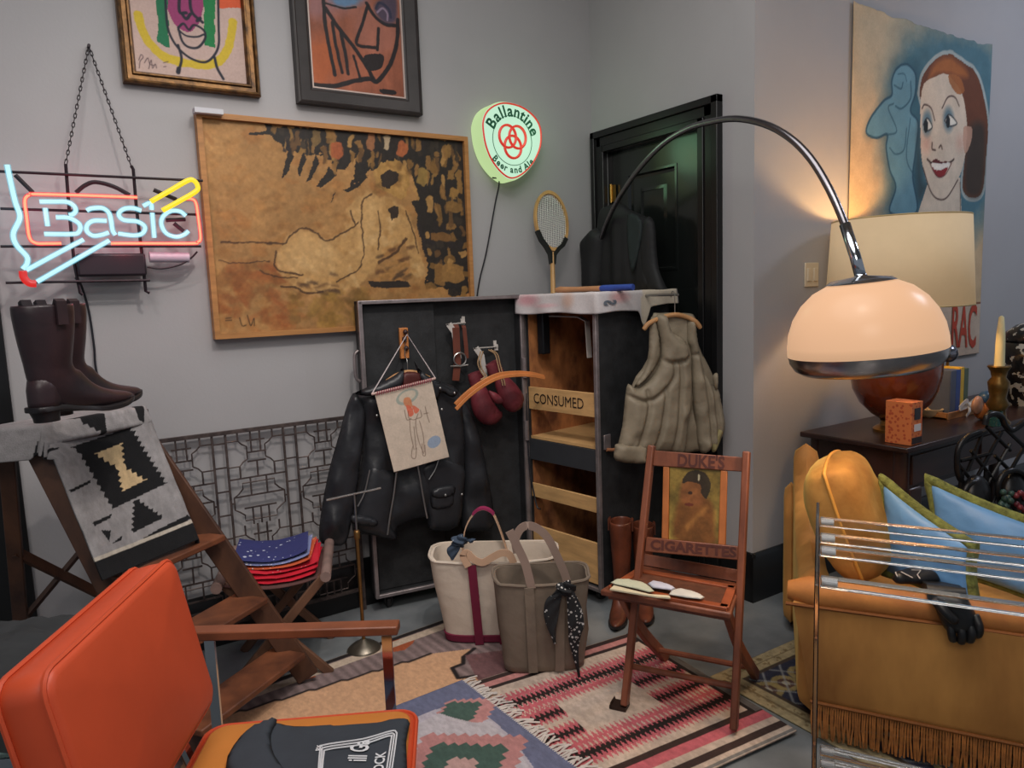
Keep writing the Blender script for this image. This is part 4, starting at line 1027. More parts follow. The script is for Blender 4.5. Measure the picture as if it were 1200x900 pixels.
vpanel('front_panel', [(278, 128), (330, 122), (352, 190), (400, 225), (425, 250), (440, 300), (450, 420), (448, 540), (432, 640), (415, 775), (350, 775), (262, 775), (180, 775), (100, 765), (120, 650), (140, 465), (165, 458), (195, 472), (260, 420), (300, 340), (302, 250)],
       [((290, 320), (330, 345), (400, 340), (446, 305)), ((228, 480), (236, 560), (205, 690), (182, 775)), ((318, 470), (314, 540), (298, 640), (262, 775)), ((386, 340), (388, 460), (376, 640), (352, 775)), ((140, 505), (230, 530), (310, 478), (356, 410), (358, 345)), ((350, 190), (385, 240), (432, 260))], 0.085, 15)
vpanel('front_panel', [(432, 150), (465, 150), (480, 250), (510, 380), (545, 450), (575, 470), (600, 580), (606, 660), (575, 740), (540, 768), (492, 775), (468, 620), (450, 480), (446, 300), (428, 240)],
       [((440, 318), (492, 300)), ((492, 300), (505, 420), (525, 560), (540, 770)), ((545, 450), (560, 600), (572, 730))], 0.075, 19)
vsoft('hem_band', [(84, 760), (100, 736), (230, 745), (232, 800), (225, 832), (90, 818)], 0.11, 0.028, 0.03, seed=22)
vsoft('armhole_cuff', [(555, 410), (578, 400), (578, 470), (562, 470)], 0.11, 0.015, 0.02, seed=23)
vsoft('side_tie', [(560, 690), (605, 650), (600, 690), (570, 770), (548, 770)], 0.10, 0.015, 0.02, 0.004, seed=24, m=mat('khaki_webbing', (150, 138, 96), rough=0.8))
vh = thing('clothes_hanger', 'wooden clothes hanger holding up the khaki quilted vest', 'hanger', vb(0.3, 0.09, 1.40))
def vp(x, y, off): return pl(700+x/4.094, 340+y/4.094, vb(0, off, 0), VN)
MB().tube(catmull([vp(222, 190, 0.10), vp(250, 158, 0.10), vp(320, 128, 0.085), vp(378, 118, 0.085), vp(430, 130, 0.085), vp(470, 150, 0.10), vp(495, 182, 0.10)], 5), [0.009]+[0.011]*29+[0.009], 10).build('bar', mat('hanger_wood', (186, 138, 92)), vh)
hp = vp(372, 110, 0.085)
hr = A(hp[0], hp[1], 1.462)-VN*0.02
MB().tube(catmull([hp, A(hp[0], hp[1], 1.43), hr+VN*0.02, hr+Z_*0.016, hr-VN*0.02, hr-VN*0.018-Z_*0.012], 6), 0.0022, 6).build('hook', zipm, vh)
hq = TC+TD*np.dot(hr-TC, TD); hq[2] = 1.462
MB().tube([hq+TF*0.05, hr+nrm(hr-hq)*0.03], 0.006, 8).build('hanger_rail', zipm, trunk)

# ---- black coat on the door behind the trunk
def kz(X):
    def f(*pts):
        out = []
        for x, y in pts:
            p = onx(670+x/5.62, 220+y/5.62, X); out.append((-p[1], p[2]))
        return out
    return f
coatm = mat('black_wool', (26, 27, 29), rough=0.7, var=0.2, scale=6, bump=0.1, bscale=30, sheen=0.05)
ct = thing('black_coat', 'black coat hanging on the dark door behind the trunk', 'coat', (2.62, 3.0, 0.9))
def csoft(name, pts, X, th, rad, seed=1, m=coatm, wr=0.012):
    mb = MB(); mb.inflate(kz(X)(*pts), A(X, 0, 0), A(0, -1, 0), Z_, th, rad, 0.012, 0.4, wr*1.6, seed=seed, wf=17, wy=0.12); return mb.build(name, m, ct, smooth=180)
csoft('body', [(250, 115), (330, 105), (400, 150), (500, 195), (545, 240), (560, 400), (575, 540), (610, 640), (612, 690), (150, 690), (160, 500), (180, 300), (200, 150)], 2.665, 0.05, 0.09, 2)
csoft('sleeve', [(160, 265), (100, 320), (72, 370), (85, 500), (88, 650), (90, 690), (190, 690), (215, 500), (225, 330), (200, 280)], 2.63, 0.045, 0.06, 4)
csoft('sleeve', [(490, 200), (545, 230), (560, 420), (575, 540), (620, 650), (622, 690), (530, 690), (480, 600), (465, 400)], 2.63, 0.035, 0.05, 5)
csoft('lapel', [(370, 175), (460, 215), (450, 380), (400, 560), (370, 400)], 2.605, 0.012, 0.03, 6, mat('dark_green_wool', (34, 44, 44), rough=0.75), 0.004)
# ================================================================== iron trellis panel leaning on the back wall
TY = YB-0.035
tx0, tx1, tz0, tz1 = 0.16, 1.215, 0.105, 0.945
iron = mat('rusty_iron', (92, 80, 76), rough=0.55, metal=0.5, var=0.3, scale=25, col2=(54, 46, 46))
tre = thing('iron_trellis', 'wrought iron fretwork panel standing against the back wall behind the stool', 'trellis', ((tx0+tx1)/2, TY, 0))
def tp(x, z): return A(x, TY + 0.02*(z-0.9), z)
m = MB()
m.beam(tp(tx0, tz1), tp(tx1, tz1), 0.016, 0.016); m.beam(tp(tx0, tz0), tp(tx1, tz0), 0.014, 0.014)
for x in (tx0, tx1): m.beam(tp(x, 0), tp(x, tz1), 0.014, 0.014, Y_)
m.build('frame', iron, tre)
pairs = [ony(248.6, 520, TY)[0], ony(264.5, 520, TY)[0], ony(332, 510, TY)[0], ony(349.2, 508, TY)[0]]
per = pairs[2]-pairs[0]; gap = pairs[1]-pairs[0]
uprights = sorted([pairs[0]+per*k+d for k in (-1, 0, 1, 2) for d in (0, gap) if tx0 < pairs[0]+per*k+d < tx1])
for x in uprights: MB().beam(tp(x, tz0), tp(x, tz1), 0.009, 0.009, Y_).build('upright', iron, tre)
bar = MB()
cw = per-gap; rows = 4; ch_ = (tz1-tz0)/rows
def hb_(x0_, z, x1_): 
    if x1_ > tx0 and x0_ < tx1: bar.beam(tp(max(x0_, tx0), z), tp(min(x1_, tx1), z), 0.0065, 0.0065)
def vb_(x, z0_, z1_):
    if tx0 < x < tx1: bar.beam(tp(x, z0_), tp(x, z1_), 0.0065, 0.0065, Y_)
for k in range(-1, 3):
    cx0 = pairs[1]+per*(k-1)
    for r_ in range(rows):
        zb_ = tz0+ch_*r_; f = lambda u, v: (cx0+cw*u, zb_+ch_*v)
        if r_ % 2: 
            pts = [(0.0, .80), (.20, .80), (.26, .72), (.34, .66), (.34, .5), (.34, .40), (.26, .34), (.20, .26), (0, .26)]
            pts2 = [(1-u, v) for u, v in pts]
            for P in (pts, pts2):
                Q = [tp(*f(u, v)) for u, v in P if tx0 <= f(u, v)[0] <= tx1]
                if len(Q) > 2: bar.tube(Q, 0.0036, 5)
            hb_(cx0+cw*.34, zb_+ch_*.53, cx0+cw*.66)
            for u in (.42, .58): vb_(cx0+cw*u, zb_+ch_*.53, zb_+ch_*1.0)
            hb_(cx0, zb_, cx0+cw); hb_(cx0+cw*.34, zb_+ch_*.34, cx0+cw*.66); hb_(cx0+cw*.34, zb_+ch_*.78, cx0+cw*.66)
            for u in (.2, .5, .8): vb_(cx0+cw*u, zb_, zb_+ch_*.26 if u != .5 else zb_+ch_*.34)
            for u in (.2, .8): vb_(cx0+cw*u, zb_+ch_*.8, zb_+ch_)
        else:
            pts = [(.22, .10), (.78, .10), (.78, .22), (.86, .30), (.94, .36), (.94, .62), (.86, .68), (.78, .78), (.78, .90), (.22, .90), (.22, .78), (.14, .68), (.06, .62), (.06, .36), (.14, .30), (.22, .22)]
            Q = [tp(*f(u, v)) for u, v in pts]
            if all(tx0-0.01 <= p[0] <= tx1+0.01 for p in Q): bar.tube(Q, 0.0036, 5, closed=True)
            else:
                Q = [p for p in Q if tx0 <= p[0] <= tx1]
                if len(Q) > 2: bar.tube(Q, 0.0036, 5)
            hb_(cx0+cw*.22, zb_+ch_*.36, cx0+cw*.78); hb_(cx0+cw*.06, zb_+ch_*.62, cx0+cw*.94)
            for u in (.36, .64): vb_(cx0+cw*u, zb_+ch_*.62, zb_+ch_*1.0)
            for u in (.36, .5, .64): vb_(cx0+cw*u, zb_, zb_+ch_*.36)
            hb_(cx0, zb_+ch_*.5, cx0+cw*.06); hb_(cx0+cw*.94, zb_+ch_*.5, cx0+cw)
    for r_ in range(rows*2): hb_(cx0-gap, tz0+ch_*(r_*.5+.28), cx0)
bar.build('fretwork', iron, tre)

# ================================================================== brass display stand
sb = onz(427, 762)
stand = thing('display_stand', 'slim brass display stand with round base and steel crossbar in front of the jacket', 'display stand', sb)
brass = mat('aged_brass', (150, 112, 66), rough=0.35, metal=0.85, var=0.2, scale=10)
nick = mat('brushed_nickel', (160, 160, 158), rough=0.3, metal=0.9, var=0.08)
MB().lathe([(0, 0), (0.072, 0), (0.074, 0.006), (0.066, 0.016), (0.045, 0.032), (0.024, 0.042), (0.014, 0.05), (0.0, 0.055)], sb, 28).build('base', mat('dull_pewter', (120, 112, 100), rough=0.35, metal=0.8, var=0.15), stand, smooth=60)
sdep = proj_d = np.dot(sb-CAM, _fw)
ptop = dp(424.5, 622, 1); ptop = pl(424.5, 625, sb, nrm(A(-sb[0], -sb[1], 0))); ptop[:2] = sb[:2]
MB().tube([sb+Z_*0.04, ptop], 0.0075, 10).build('pole', brass, stand)
MB().lathe([(0, -0.02), (0.012, -0.02), (0.013, 0.01), (0.009, 0.016), (0, 0.016)], ptop, 14).build('collar', brass, stand, smooth=60)
pt2 = pl(424, 578, sb, nrm(A(-sb[0], -sb[1], 0))); pt2[:2] = sb[:2]
MB().tube([ptop, pt2], 0.004, 8).build('rod', nick, stand)
ca, cb = onz(393, 587.5, pt2[2]), onz(455, 573.5, pt2[2]); cdir = nrm(ca-cb); cm = pt2
MB().tube([cm+cdir*0.125, cm-cdir*0.125], 0.0045, 8).build('crossbar', mat('bright_steel', (205, 205, 205), rough=0.25, metal=0.9, var=0.03), stand)

# ================================================================== rugs
class Rug:
    def __init__(s, o, ang, w, h, nx, ny, base, z):
        s.o = A(o[0], o[1], 0); s.c = A(math.cos(ang), math.sin(ang), 0); s.d = A(-math.sin(ang), math.cos(ang), 0); s.z = z
        s.a = Art(w, h, nx, ny, base)
    def px(s, *pts):
        out = []
        for x, y in pts:
            p = onz(x, y)-s.o; out.append((np.dot(p, s.c), np.dot(p, s.d)))
        return out
    def build(s, name, m, label, th=0.007):
        def fn(x, y):
            e = min(x, y, s.a.w-x, s.a.h-y)
            return s.o+s.c*x+s.d*y+Z_*(s.z+0.0012*fbm(A(x*12), A(y*12))[0])
        o = s.a.build(name, fn, m, None, solid=th, off=-1.0); return tag(o, label, 'rug')
wool = art_mat('woven_wool', rough=0.95, bump=0.35, bscale=260)
# grey and peach kilim by the wall
k = Rug((0.22, 1.62), math.radians(4.6), 1.62, 1.2, 300, 220, (128, 110, 108), 0.008); a = k.a
x = a.G[:, 0]; a.C *= (1+0.16*np.sin(x*150)[:, None]*0.6+0.1*fbm(a.G[:, 0]*60, a.G[:, 1]*4)[:, None])
stair = [(215, 862), (250, 846), (262, 843), (300, 836), (305, 829), (330, 832), (345, 829), (352, 822), (390, 816), (400, 817), (407, 812), (407, 807), (425, 803), (432, 797), (432, 792), (450, 790), (478, 786), (483, 781), (497, 780), (500, 773), (515, 768), (530, 762), (560, 764)]
sa_, sb__ = k.px((246, 848), (512, 768)); stair = []
for i_ in range(7):
    p_ = A(*sa_)+(A(*sb__)-A(*sa_))*i_/7; q_ = A(*sa_)+(A(*sb__)-A(*sa_))*(i_+1)/7; stair += [(p_[0], p_[1]), (q_[0]-0.02, p_[1])]
stair_m = stair
stair = [(246, 848), (512, 768)]
peach = stair + [(556, 762), (543, 772), (543, 780), (532, 784), (538, 797), (560, 795), (575, 802), (600, 830), (640, 900), (500, 1000), (150, 1000)]
a.poly(stair_m+k.px(*peach[2:]), (204, 160, 124), 1, False)
a.line(stair_m, 0.013, (34, 28, 28), 1, smooth=False)
a.line(k.px((556, 762), (543, 772), (543, 780), (530, 785), (537, 797), (560, 794), (566, 802), (580, 800), (590, 808), (618, 812)), 0.018, (34, 28, 28), 1, smooth=False)
a.poly(k.px((458, 752), (488, 748), (484, 756), (474, 764), (460, 766)), (164, 84, 52), 1)
a.poly(k.px((352, 790), (372, 786), (370, 796), (350, 800)), (164, 84, 52), 1)
a.poly(k.px((545, 770), (620, 760), (660, 800), (560, 800)), (112, 76, 78), 0.8)
a.mask(lambda X, Y: (Y > 1.17), (36, 30, 30)); a.mask(lambda X, Y: (Y > 1.115)*(Y < 1.165), (196, 176, 156)); a.mask(lambda X, Y: (Y > 1.195), (180, 170, 160))
a.mask(lambda X, Y: (X > 1.585), (150, 84, 84)); a.mask(lambda X, Y: (X > 1.56)*(X < 1.585), (34, 28, 28))
a.noise(0.12, 120, 60)
k.build('kilim_rug', wool, 'grey and peach kilim with stepped black outlines along the back wall')
# pink, black and cream serrated rug under the folding chair
k = Rug((1.13, 1.495), math.radians(-4.2), 0.872, 0.86, 260, 250, (196, 176, 160), 0.0185); a = k.a
pk_, bk_, cr_ = (190, 98, 106), (40, 30, 28), (192, 172, 156)
def tri(x, p): return np.abs(((x/p) % 1)-0.5)*2
def band(y0, y1, col, amp=0.022, p=0.020, ph=0.0, xm=None):
    def f(X, Y):
        s_ = amp*tri(X+ph, p); mk = (Y > y0-amp/2+s_)*(Y < y1-amp/2+s_)
        return mk*(1 if xm is None else xm(X))
    a.mask(f, col)
def flat(y0, y1, col): a.mask(lambda X, Y: (Y > y0)*(Y < y1), col)
flat(0.0, 0.014, (120, 116, 112)); flat(0.014, 0.036, cr_); flat(0.036, 0.066, (62, 46, 42)); flat(0.066, 0.10, cr_); flat(0.10, 0.145, pk_); flat(0.145, 0.172, (58, 42, 38))
band(0.215, 0.30, pk_, 0.03); band(0.245, 0.285, bk_, 0.03); band(0.30, 0.345, pk_, 0.04, ph=0.01)
side = lambda X: (np.abs(X-0.44) > 0.16)
for y in (0.375, 0.50):
    band(y-0.02, y+0.065, pk_, 0.03, xm=side)
    band(y, y+0.033, bk_, 0.028, xm=side)
band(0.575, 0.62, pk_, 0.035); band(0.625, 0.665, bk_, 0.03); band(0.665, 0.71, pk_, 0.04)
flat(0.775, 0.795, (50, 38, 36)); flat(0.795, 0.83, (186, 128, 124)); flat(0.83, 0.86, (54, 40, 38))
a.mask(lambda X, Y: (X > 0.845)*(Y > 0.15), (96, 92, 90)); a.mask(lambda X, Y: (X > 0.828)*(X < 0.845)*(Y > 0.15), (40, 32, 30))
a.noise(0.14, 90, 50); a.noise(0.1, 8)
k.build('striped_rug', wool, 'pink, black and cream serrated rug under the wooden folding chair')
# blue rug with a stepped diamond and a fringed edge
k = Rug((0.18, 1.25), math.radians(2.6), 1.12, 1.07, 300, 280, (104, 108, 134), 0.029); a = k.a
k3 = lambda *p: k.px(*[(400+x/3, 600+y/3) for x, y in p])
fld = k3((432, 690), (470, 703), (520, 748), (578, 800), (628, 858), (675, 925), (740, 1040), (250, 1300), (60, 1100), (120, 830), (280, 742), (350, 715))
a.poly(fld, (178, 172, 182), 1)
def stepd(c, ex, ey, n, col):
    # stepped diamond around c with half sizes ex, ey
    P = []
    for sx, sy in ((1, 1), (-1, 1), (-1, -1), (1, -1)):
        Q = []
        for i in range(n):
            Q += [(ex*(1-i/n), ey*i/n), (ex*(1-i/n), ey*(i+1)/n)]
        Q = [(c[0]+sx*qx, c[1]+sy*qy) for qx, qy in Q]
        P += Q if sx*sy > 0 else Q[::-1]
    a.poly(P, col, 1)
cc_ = k3((432, 735))[0]; cb_ = k3((420, 930))[0]
stepd(cc_, 0.15, 0.10, 6, (184, 132, 130)); stepd((cc_[0]-0.005, cc_[1]+0.02), 0.085, 0.07, 4, (70, 92, 84))
a.poly(k3((200, 820), (275, 770), (345, 735), (400, 752), (470, 768), (520, 765), (600, 840), (680, 950), (600, 1000), (480, 850), (400, 830), (280, 850), (180, 900)), (184, 178, 184), 1)
stepd(cb_, 0.25, 0.22, 9, (180, 128, 126)); stepd(cb_, 0.17, 0.15, 6, (68, 90, 82)); stepd(cb_, 0.06, 0.055, 3, (184, 150, 144))
a.noise(0.12, 110, 50)
ko = k.build('blue_rug', wool, 'slate blue rug with stepped pink diamonds and a white fringed edge')
fr = MB(); rr = random.Random(5)
for i in range(110):
    y = 0.01+1.05*i/109; p = k.o+k.c*1.115+k.d*y+Z_*0.027; d = nrm(k.c+k.d*rr.uniform(-.5, .5)); L_ = rr.uniform(0.035, 0.075); b_ = rr.uniform(-.01, .01)
    fr.tube([p, p+d*L_*0.5+Z_*(0.006-0.004)+k.d*b_, p+d*L_+k.d*b_*2-Z_*0.0035], 0.0034, 5)
fr.build('fringe', mat('white_wool', (204, 196, 190), rough=0.95, var=0.1), ko)
# dark carpet under the sofa
k = Rug((2.035, 0.55), math.radians(-0.6), 1.5, 1.30, 260, 230, (66, 64, 60), 0.008); a = k.a
gx, gy = a.G[:, 0], a.G[:, 1]
ee = np.minimum(np.minimum(gx, a.w-gx), np.minimum(gy, a.h-gy))
a._put(ee < 0.62, (132, 118, 88)); v_ = fbm(gx*26, gy*26); a._put((np.abs(v_) < 0.06)*(ee > 0.3), (70, 62, 48)); a._put((v_ > 0.32)*(ee > 0.3), (160, 148, 120)); a._put((v_ < -0.34)*(ee > 0.3), (58, 66, 86))
a._put(ee < 0.30, (44, 46, 62))
for i in range(16):
    for (px_, py_) in ((0.19, 0.1+i*0.2), (0.1+i*0.2, 1.11)):
        a.oval((px_, py_), 0.055, 0.055, (150, 132, 84), 0.9); a.oval((px_, py_), 0.032, 0.032, (78, 52, 48), 0.9); a.oval((px_, py_), 0.016, 0.016, (170, 160, 130), 0.9)
        a.line([(px_-0.09, py_+0.1), (px_+0.09, py_-0.1)], 0.008, (150, 152, 150), 0.8, smooth=False); a.line([(px_-0.09, py_-0.1), (px_+0.09, py_+0.1)], 0.008, (150, 152, 150), 0.8, smooth=False)
a._put((ee < 0.30)*(ee > 0.285), (150, 132, 96)); a._put(ee < 0.085, (160, 146, 112)); a._put((ee < 0.05)*(ee > 0.04), (120, 104, 76)); a._put((ee < 0.1)*(ee > 0.085), (70, 58, 48))
a._put((ee < 0.075)*(ee > 0.015)*(fbm(gx*50, gy*50) > 0.25), (124, 106, 74))
a.noise(0.2, 60)
k.build('patterned_carpet', wool, 'dark patterned carpet with a beige border running under the yellow sofa')

# ================================================================== canvas tote bags
def rrect(c, u, v, w, d, r=0.35, n=40):
    P = []
    for i in range(n):
        t_ = 2*math.pi*i/n; ct_, st_ = math.cos(t_), math.sin(t_); e_ = 0.5
        P.append(c+u*(w/2)*math.copysign(abs(ct_)**e_, ct_)+v*(d/2)*math.copysign(abs(st_)**e_, st_))
    return P
def bag(name, label, base_c, U, w0, d0, w1, d1, h, m, trim, sag=0.012):
    V = np.cross(Z_, U); t = thing(name, label, 'bag', base_c)
    out = [rrect(base_c+Z_*z, U, V, w0+(w1-w0)*k_, d0+(d1-d0)*k_) for z, k_ in ((0, -0.12), (0.004, 0), (0.03, 0.1), (h*0.35, 0.4), (h*0.7, 0.75), (h, 1.0))]
    def wav(r_, amt, s0): return [p+V*amt*vnoise(np.array([i*0.35+s0]), np.array([s0*3.1]))[0]+U*amt*vnoise(np.array([i*0.5+s0+9]), np.array([s0]))[0] for i, p in enumerate(r_)]
    out = [wav(r_, (0, 0, .004, .016, .014, .008)[i], i*1.7) for i, r_ in enumerate(out)]
    n = len(out[0])
    rim = [p-Z_*sag*(abs(math.sin(2*math.pi*i/n))**2) for i, p in enumerate(out[-1])]; out[-1] = rim
    cen = base_c+Z_*h
    def ins(r_, k_=0.012): 
        c_ = sum(r_)/len(r_); return [p+(c_-p)*k_/0.2 for p in r_]
    inner = [ins(r_) for r_ in out[:1:-1]]
    MB().loft(out+inner).build('body', m, t, smooth=60)
    MB().tube([p+Z_*0.002 for p in rim], 0.006, 6, closed=True).build('rim', m, t)
    return t, V, out
cv = mat('cream_canvas', (208, 194, 178), rough=0.9, var=0.07, scale=5, bump=0.35, bscale=22)
mar = mat('maroon_webbing', (112, 24, 54), rough=0.8, var=0.1)
tanw = mat('natural_webbing', (196, 160, 132), rough=0.85, var=0.06)
rU = nrm(A(_r[0], _r[1], 0)); U1 = nrm(rU*math.cos(math.radians(-2))+np.cross(Z_, rU)*math.sin(math.radians(-2)))
p0, p1 = onz(520, 757), onz(606, 764)
V1 = np.cross(Z_, U1)
bc = p0+U1*0.225+V1*0.10+Z_*0.012
cb1, Vb, rings = bag('canvas_tote', 'cream canvas tote bag with maroon stripes standing on the kilim', bc, U1, 0.44, 0.19, 0.555, 0.27, 0.375, cv, mar)
def onbag(t_u, z, base_c, U, V, w0, d0, w1, d1, h, o=0.004):
    k_ = 0.1+0.9*z/h; w = w0+(w1-w0)*k_; d = d0+(d1-d0)*k_; x_ = t_u*w/2
    y_ = -(d/2)*max(0, 1-abs(t_u)**4)**0.25 if abs(t_u) < 1 else 0
    return base_c+U*x_+V*(y_-o)+Z_*z
def bp1(tu, z, o=0.018): return onbag(tu, z, bc, U1, V1, 0.44, 0.19, 0.555, 0.27, 0.375, o)
for tu in (-0.30, 0.16):
    MB().strap([bp1(tu, z) for z in np.linspace(0.0, 0.365, 8)], 0.036, 0.004, U1).build('stripe', mar, cb1)
MB().loft([rrect(bc+Z_*z, U1, V1, w, d) for z, w, d in ((0.0, 0.435, 0.19), (0.003, 0.452, 0.205), (0.032, 0.462, 0.212), (0.034, 0.45, 0.20))], cap=False).build('bottom_band', mar, cb1, smooth=60)
def bpx(x, y, V_off, bcen, V): return pl(x, y, bcen+V*V_off, V)
hb1 = [bpx(x, y, 0.10, bc, V1) for x, y in ((542, 650), (543, 632), (547, 615), (556, 601), (566, 596), (577, 601), (584, 615), (590, 632), (594, 645))]
P = catmull(hb1, 5)
MB().strap(P, 0.034, 0.005, V1).build('handle', tanw, cb1)
MB().strap([p+Z_*0.003 for p in P[14:27]], 0.036, 0.008, V1).build('handle_grip', mat('magenta_grip', (150, 40, 84), rough=0.7), cb1)
hb2 = [bpx(x, y, -0.155, bc, V1) for x, y in ((549, 664), (543, 652), (547, 648), (556, 656), (566, 659), (577, 653), (588, 648), (597, 650), (602, 660))]
MB().strap(catmull(hb2, 5), 0.03, 0.005, Z_).build('handle', tanw, cb1)
ol = mat('olive_canvas', (122, 108, 94), rough=0.9, var=0.10, scale=6, bump=0.3, bscale=26)
olw = mat('taupe_webbing', (146, 124, 112), rough=0.85, var=0.06)
U2 = nrm(rU*math.cos(math.radians(3))+np.cross(Z_, rU)*math.sin(math.radians(3))); V2 = np.cross(Z_, U2)
c2 = onz(640, 796)+V2*0.10+Z_*0.022
cb2, _, r2_ = bag('canvas_tote', 'olive grey canvas tote bag in front of the cream tote', c2, U2, 0.32, 0.17, 0.375, 0.23, 0.375, ol, olw)
cb2['group'] = cb1['group'] = 'canvas tote bags on the rugs'
def bp2(tu, z, o=0.015): return onbag(tu, z, c2, U2, V2, 0.32, 0.17, 0.375, 0.23, 0.375, o)
for tu in (-0.30, 0.33): MB().strap([bp2(tu, z) for z in np.linspace(0.01, 0.365, 8)], 0.036, 0.004, U2).build('strap', ol, cb2)
hA = [bpx(x, y, -0.10, c2, V2) for x, y in ((623, 684), (615, 660), (606, 638), (600, 624), (604, 622), (612, 640), (620, 664))]
MB().strap(catmull([bpx(x, y, -0.12, c2, V2) for x, y in ((623, 690), (616, 662), (607, 642), (600, 628), (597, 622))], 5), 0.032, 0.005, U2).build('handle', olw, cb2)
MB().strap(catmull([bpx(x, y, 0.0, c2, V2) for x, y in ((606, 648), (604, 632), (612, 618), (625, 617), (640, 628), (652, 650), (663, 676), (666, 692))], 5), 0.032, 0.005, U2).build('handle', olw, cb2)
def scarf(label, knot, tails, m, group, sz):
    t = thing('bandana', label, 'bandana', knot, group)
    mb = MB()
    def kn_(u, v):
        th = math.pi*(v*0.998+0.001); ph = 2*math.pi*u; k_ = 1+0.45*math.sin(3*ph+5*th)*math.sin(th)+0.25*math.sin(7*th+2*ph)
        return knot+k_*(U2*sz*1.15*math.sin(th)*math.cos(ph)+V2*sz*0.7*math.sin(th)*math.sin(ph)-Z_*sz*math.cos(th))
    mb.grid(kn_, 30, 20, wu=True)
    mb.build('knot', m, t, smooth=180)
    for tl_ in tails:
        pts = catmull(tl_, 6); n = len(pts); rings = []
        for i, p in enumerate(pts):
            w_ = sz*(0.5+0.75*math.sin(math.pi*min(1, i/n*1.1)))*(1-0.75*(i/n)**3)
            rings.append([p+U2*w_*math.cos(b_)+V2*0.007*math.sin(b_)+V2*0.004*math.sin(3*b_+i) for b_ in np.linspace(0, 2*math.pi, 14, endpoint=False)])
        MB().loft(rings).build('tail', m, t, smooth=60)
def dots(name, c1_, c2_, vs=75, ns=22):
    m = mat(name, c1_, rough=0.85, var=0.0, col2=None)
    nt = m.node_tree; N = nt.nodes; b_ = N['Principled BSDF']
    v = N.new('ShaderNodeTexVoronoi'); v.inputs['Scale'].default_value = vs; tc_ = N.new('ShaderNodeTexCoord'); nt.links.new(tc_.outputs['Object'], v.inputs['Vector'])
    n2 = N.new('ShaderNodeTexNoise'); n2.inputs['Scale'].default_value = ns; nt.links.new(tc_.outputs['Object'], n2.inputs['Vector'])
    ad = N.new('ShaderNodeMath'); ad.operation = 'ADD'; nt.links.new(v.outputs['Distance'], ad.inputs[0]); nt.links.new(n2.outputs['Fac'], ad.inputs[1])
    rp_ = N.new('ShaderNodeValToRGB'); rp_.color_ramp.interpolation = 'CONSTANT'; rp_.color_ramp.elements[0].color = rgba(c2_); rp_.color_ramp.elements[1].color = rgba(c1_); rp_.color_ramp.elements[1].position = 0.64
    nt.links.new(ad.outputs[0], rp_.inputs['Fac']); nt.links.new(rp_.outputs['Color'], b_.inputs['Base Color']); return m
bk = dots('black_bandana_print', (28, 29, 32), (186, 184, 182), 70, 14)
bk.node_tree.nodes['Color Ramp'].color_ramp.elements[1].position = 0.74
f2 = lambda x, y, o=-0.15: bpx(x, y, o, c2, V2)
scarf('black and white bandana knotted on the olive tote handle', f2(664, 690), [[f2(656, 692), f2(648, 705), f2(646, 728), f2(650, 754)], [f2(668, 692), f2(673, 712), f2(675, 735), f2(673, 755, -0.14), f2(679, 795, -0.13)]], bk, 'bandanas tied to the tote bags', 0.026)
f1 = lambda x, y, o=-0.02: bpx(x, y, o, bc, V1)
scarf('blue grey bandana knotted on the cream tote handle', f1(539, 634), [[f1(534, 636), f1(531, 645), f1(530, 656)], [f1(545, 634), f1(550, 632), f1(552, 636)]], dots('blue_bandana_print', (58, 72, 90), (150, 158, 166), 50, 14), 'bandanas tied to the tote bags', 0.024)
# ================================================================== folding stool with a stack of folded bandanas
ZS = 0.415
sc = onz(326, 664, ZS)
SU = nrm(A(0.93, -0.36, 0)); SV = np.cross(Z_, SU)
stool = thing('folding_stool', 'low folding wooden stool with crossed legs before the iron trellis', 'stool', A(sc[0], sc[1], 0))
oldw = mat('old_brown_wood', (112, 78, 58), rough=0.55, var=0.25, scale=7, stretch=(1, 1, 0.3), bump=0.06)
def sp(u, v, z): return A(sc[0], sc[1], 0)+SU*u+SV*v+Z_*z
for v in (-0.16, 0.16):
    for s_, o in ((1, -0.012), (-1, 0.012)):
        MB().beam(sp(0.20*s_, v+o, ZS+0.015), sp(-0.19*s_, v+o, 0.0), 0.035, 0.022, SV).build('leg', oldw, stool, bevel=0.004)
for s_ in (1, -1):
    MB().tube([sp(0.20*s_, -0.23, ZS+0.02), sp(0.20*s_, 0.21, ZS+0.02)], [0.021, 0.021], 12).build('rail', mat('greyed_rail', (136, 112, 104), rough=0.6, var=0.2), stool)
MB().grid(lambda u, v: sp((2*u-1)*0.2, (2*v-1)*0.18, ZS+0.012-0.035*(1-(2*u-1)**2)), 12, 4).build('sling_seat', mat('sling_cloth', (92, 60, 56), rough=0.9), stool, solid=0.004)
MB().tube([sp(-0.18, -0.0, 0.03), sp(-0.18, 0.0, 0.03)], 0.01, 6) if False else None
def folded(label, z, w, d, th, m, du=0.0, dv=0.0, rot=0.0):
    ca_, sa_ = math.cos(rot), math.sin(rot); u2 = SU*ca_+SV*sa_; v2 = np.cross(Z_, u2); c = sp(du, dv, 0); rings = []
    def fn(sg):
        def f(u, v):
            x, y = (2*u-1), (2*v-1); e_ = max(0, 1-abs(x)**6)*max(0, 1-abs(y)**6)
            sag = -0.028*(1-x*x)*1.0 + 0.006*fbm(A(x*2.1+z*40), A(y*2.1))[0]
            return c+u2*x*w/2+v2*y*d/2+Z_*(z+sag+th/2+sg*th/2*e_**0.4)
        return f
    mb = MB(); mb.grid(fn(1), 20, 20); mb.grid(fn(-1), 20, 20)
    o = mb.build('folded_bandana', m, None, smooth=180); return tag(o, label, 'bandana', 'folded bandanas stacked on the stool')
z = ZS+0.008
reds = dots('red_bandana_print', (186, 24, 44), (214, 140, 140), 60, 12); reds2 = mat('plain_red_cotton', (196, 20, 44), rough=0.85, var=0.12)
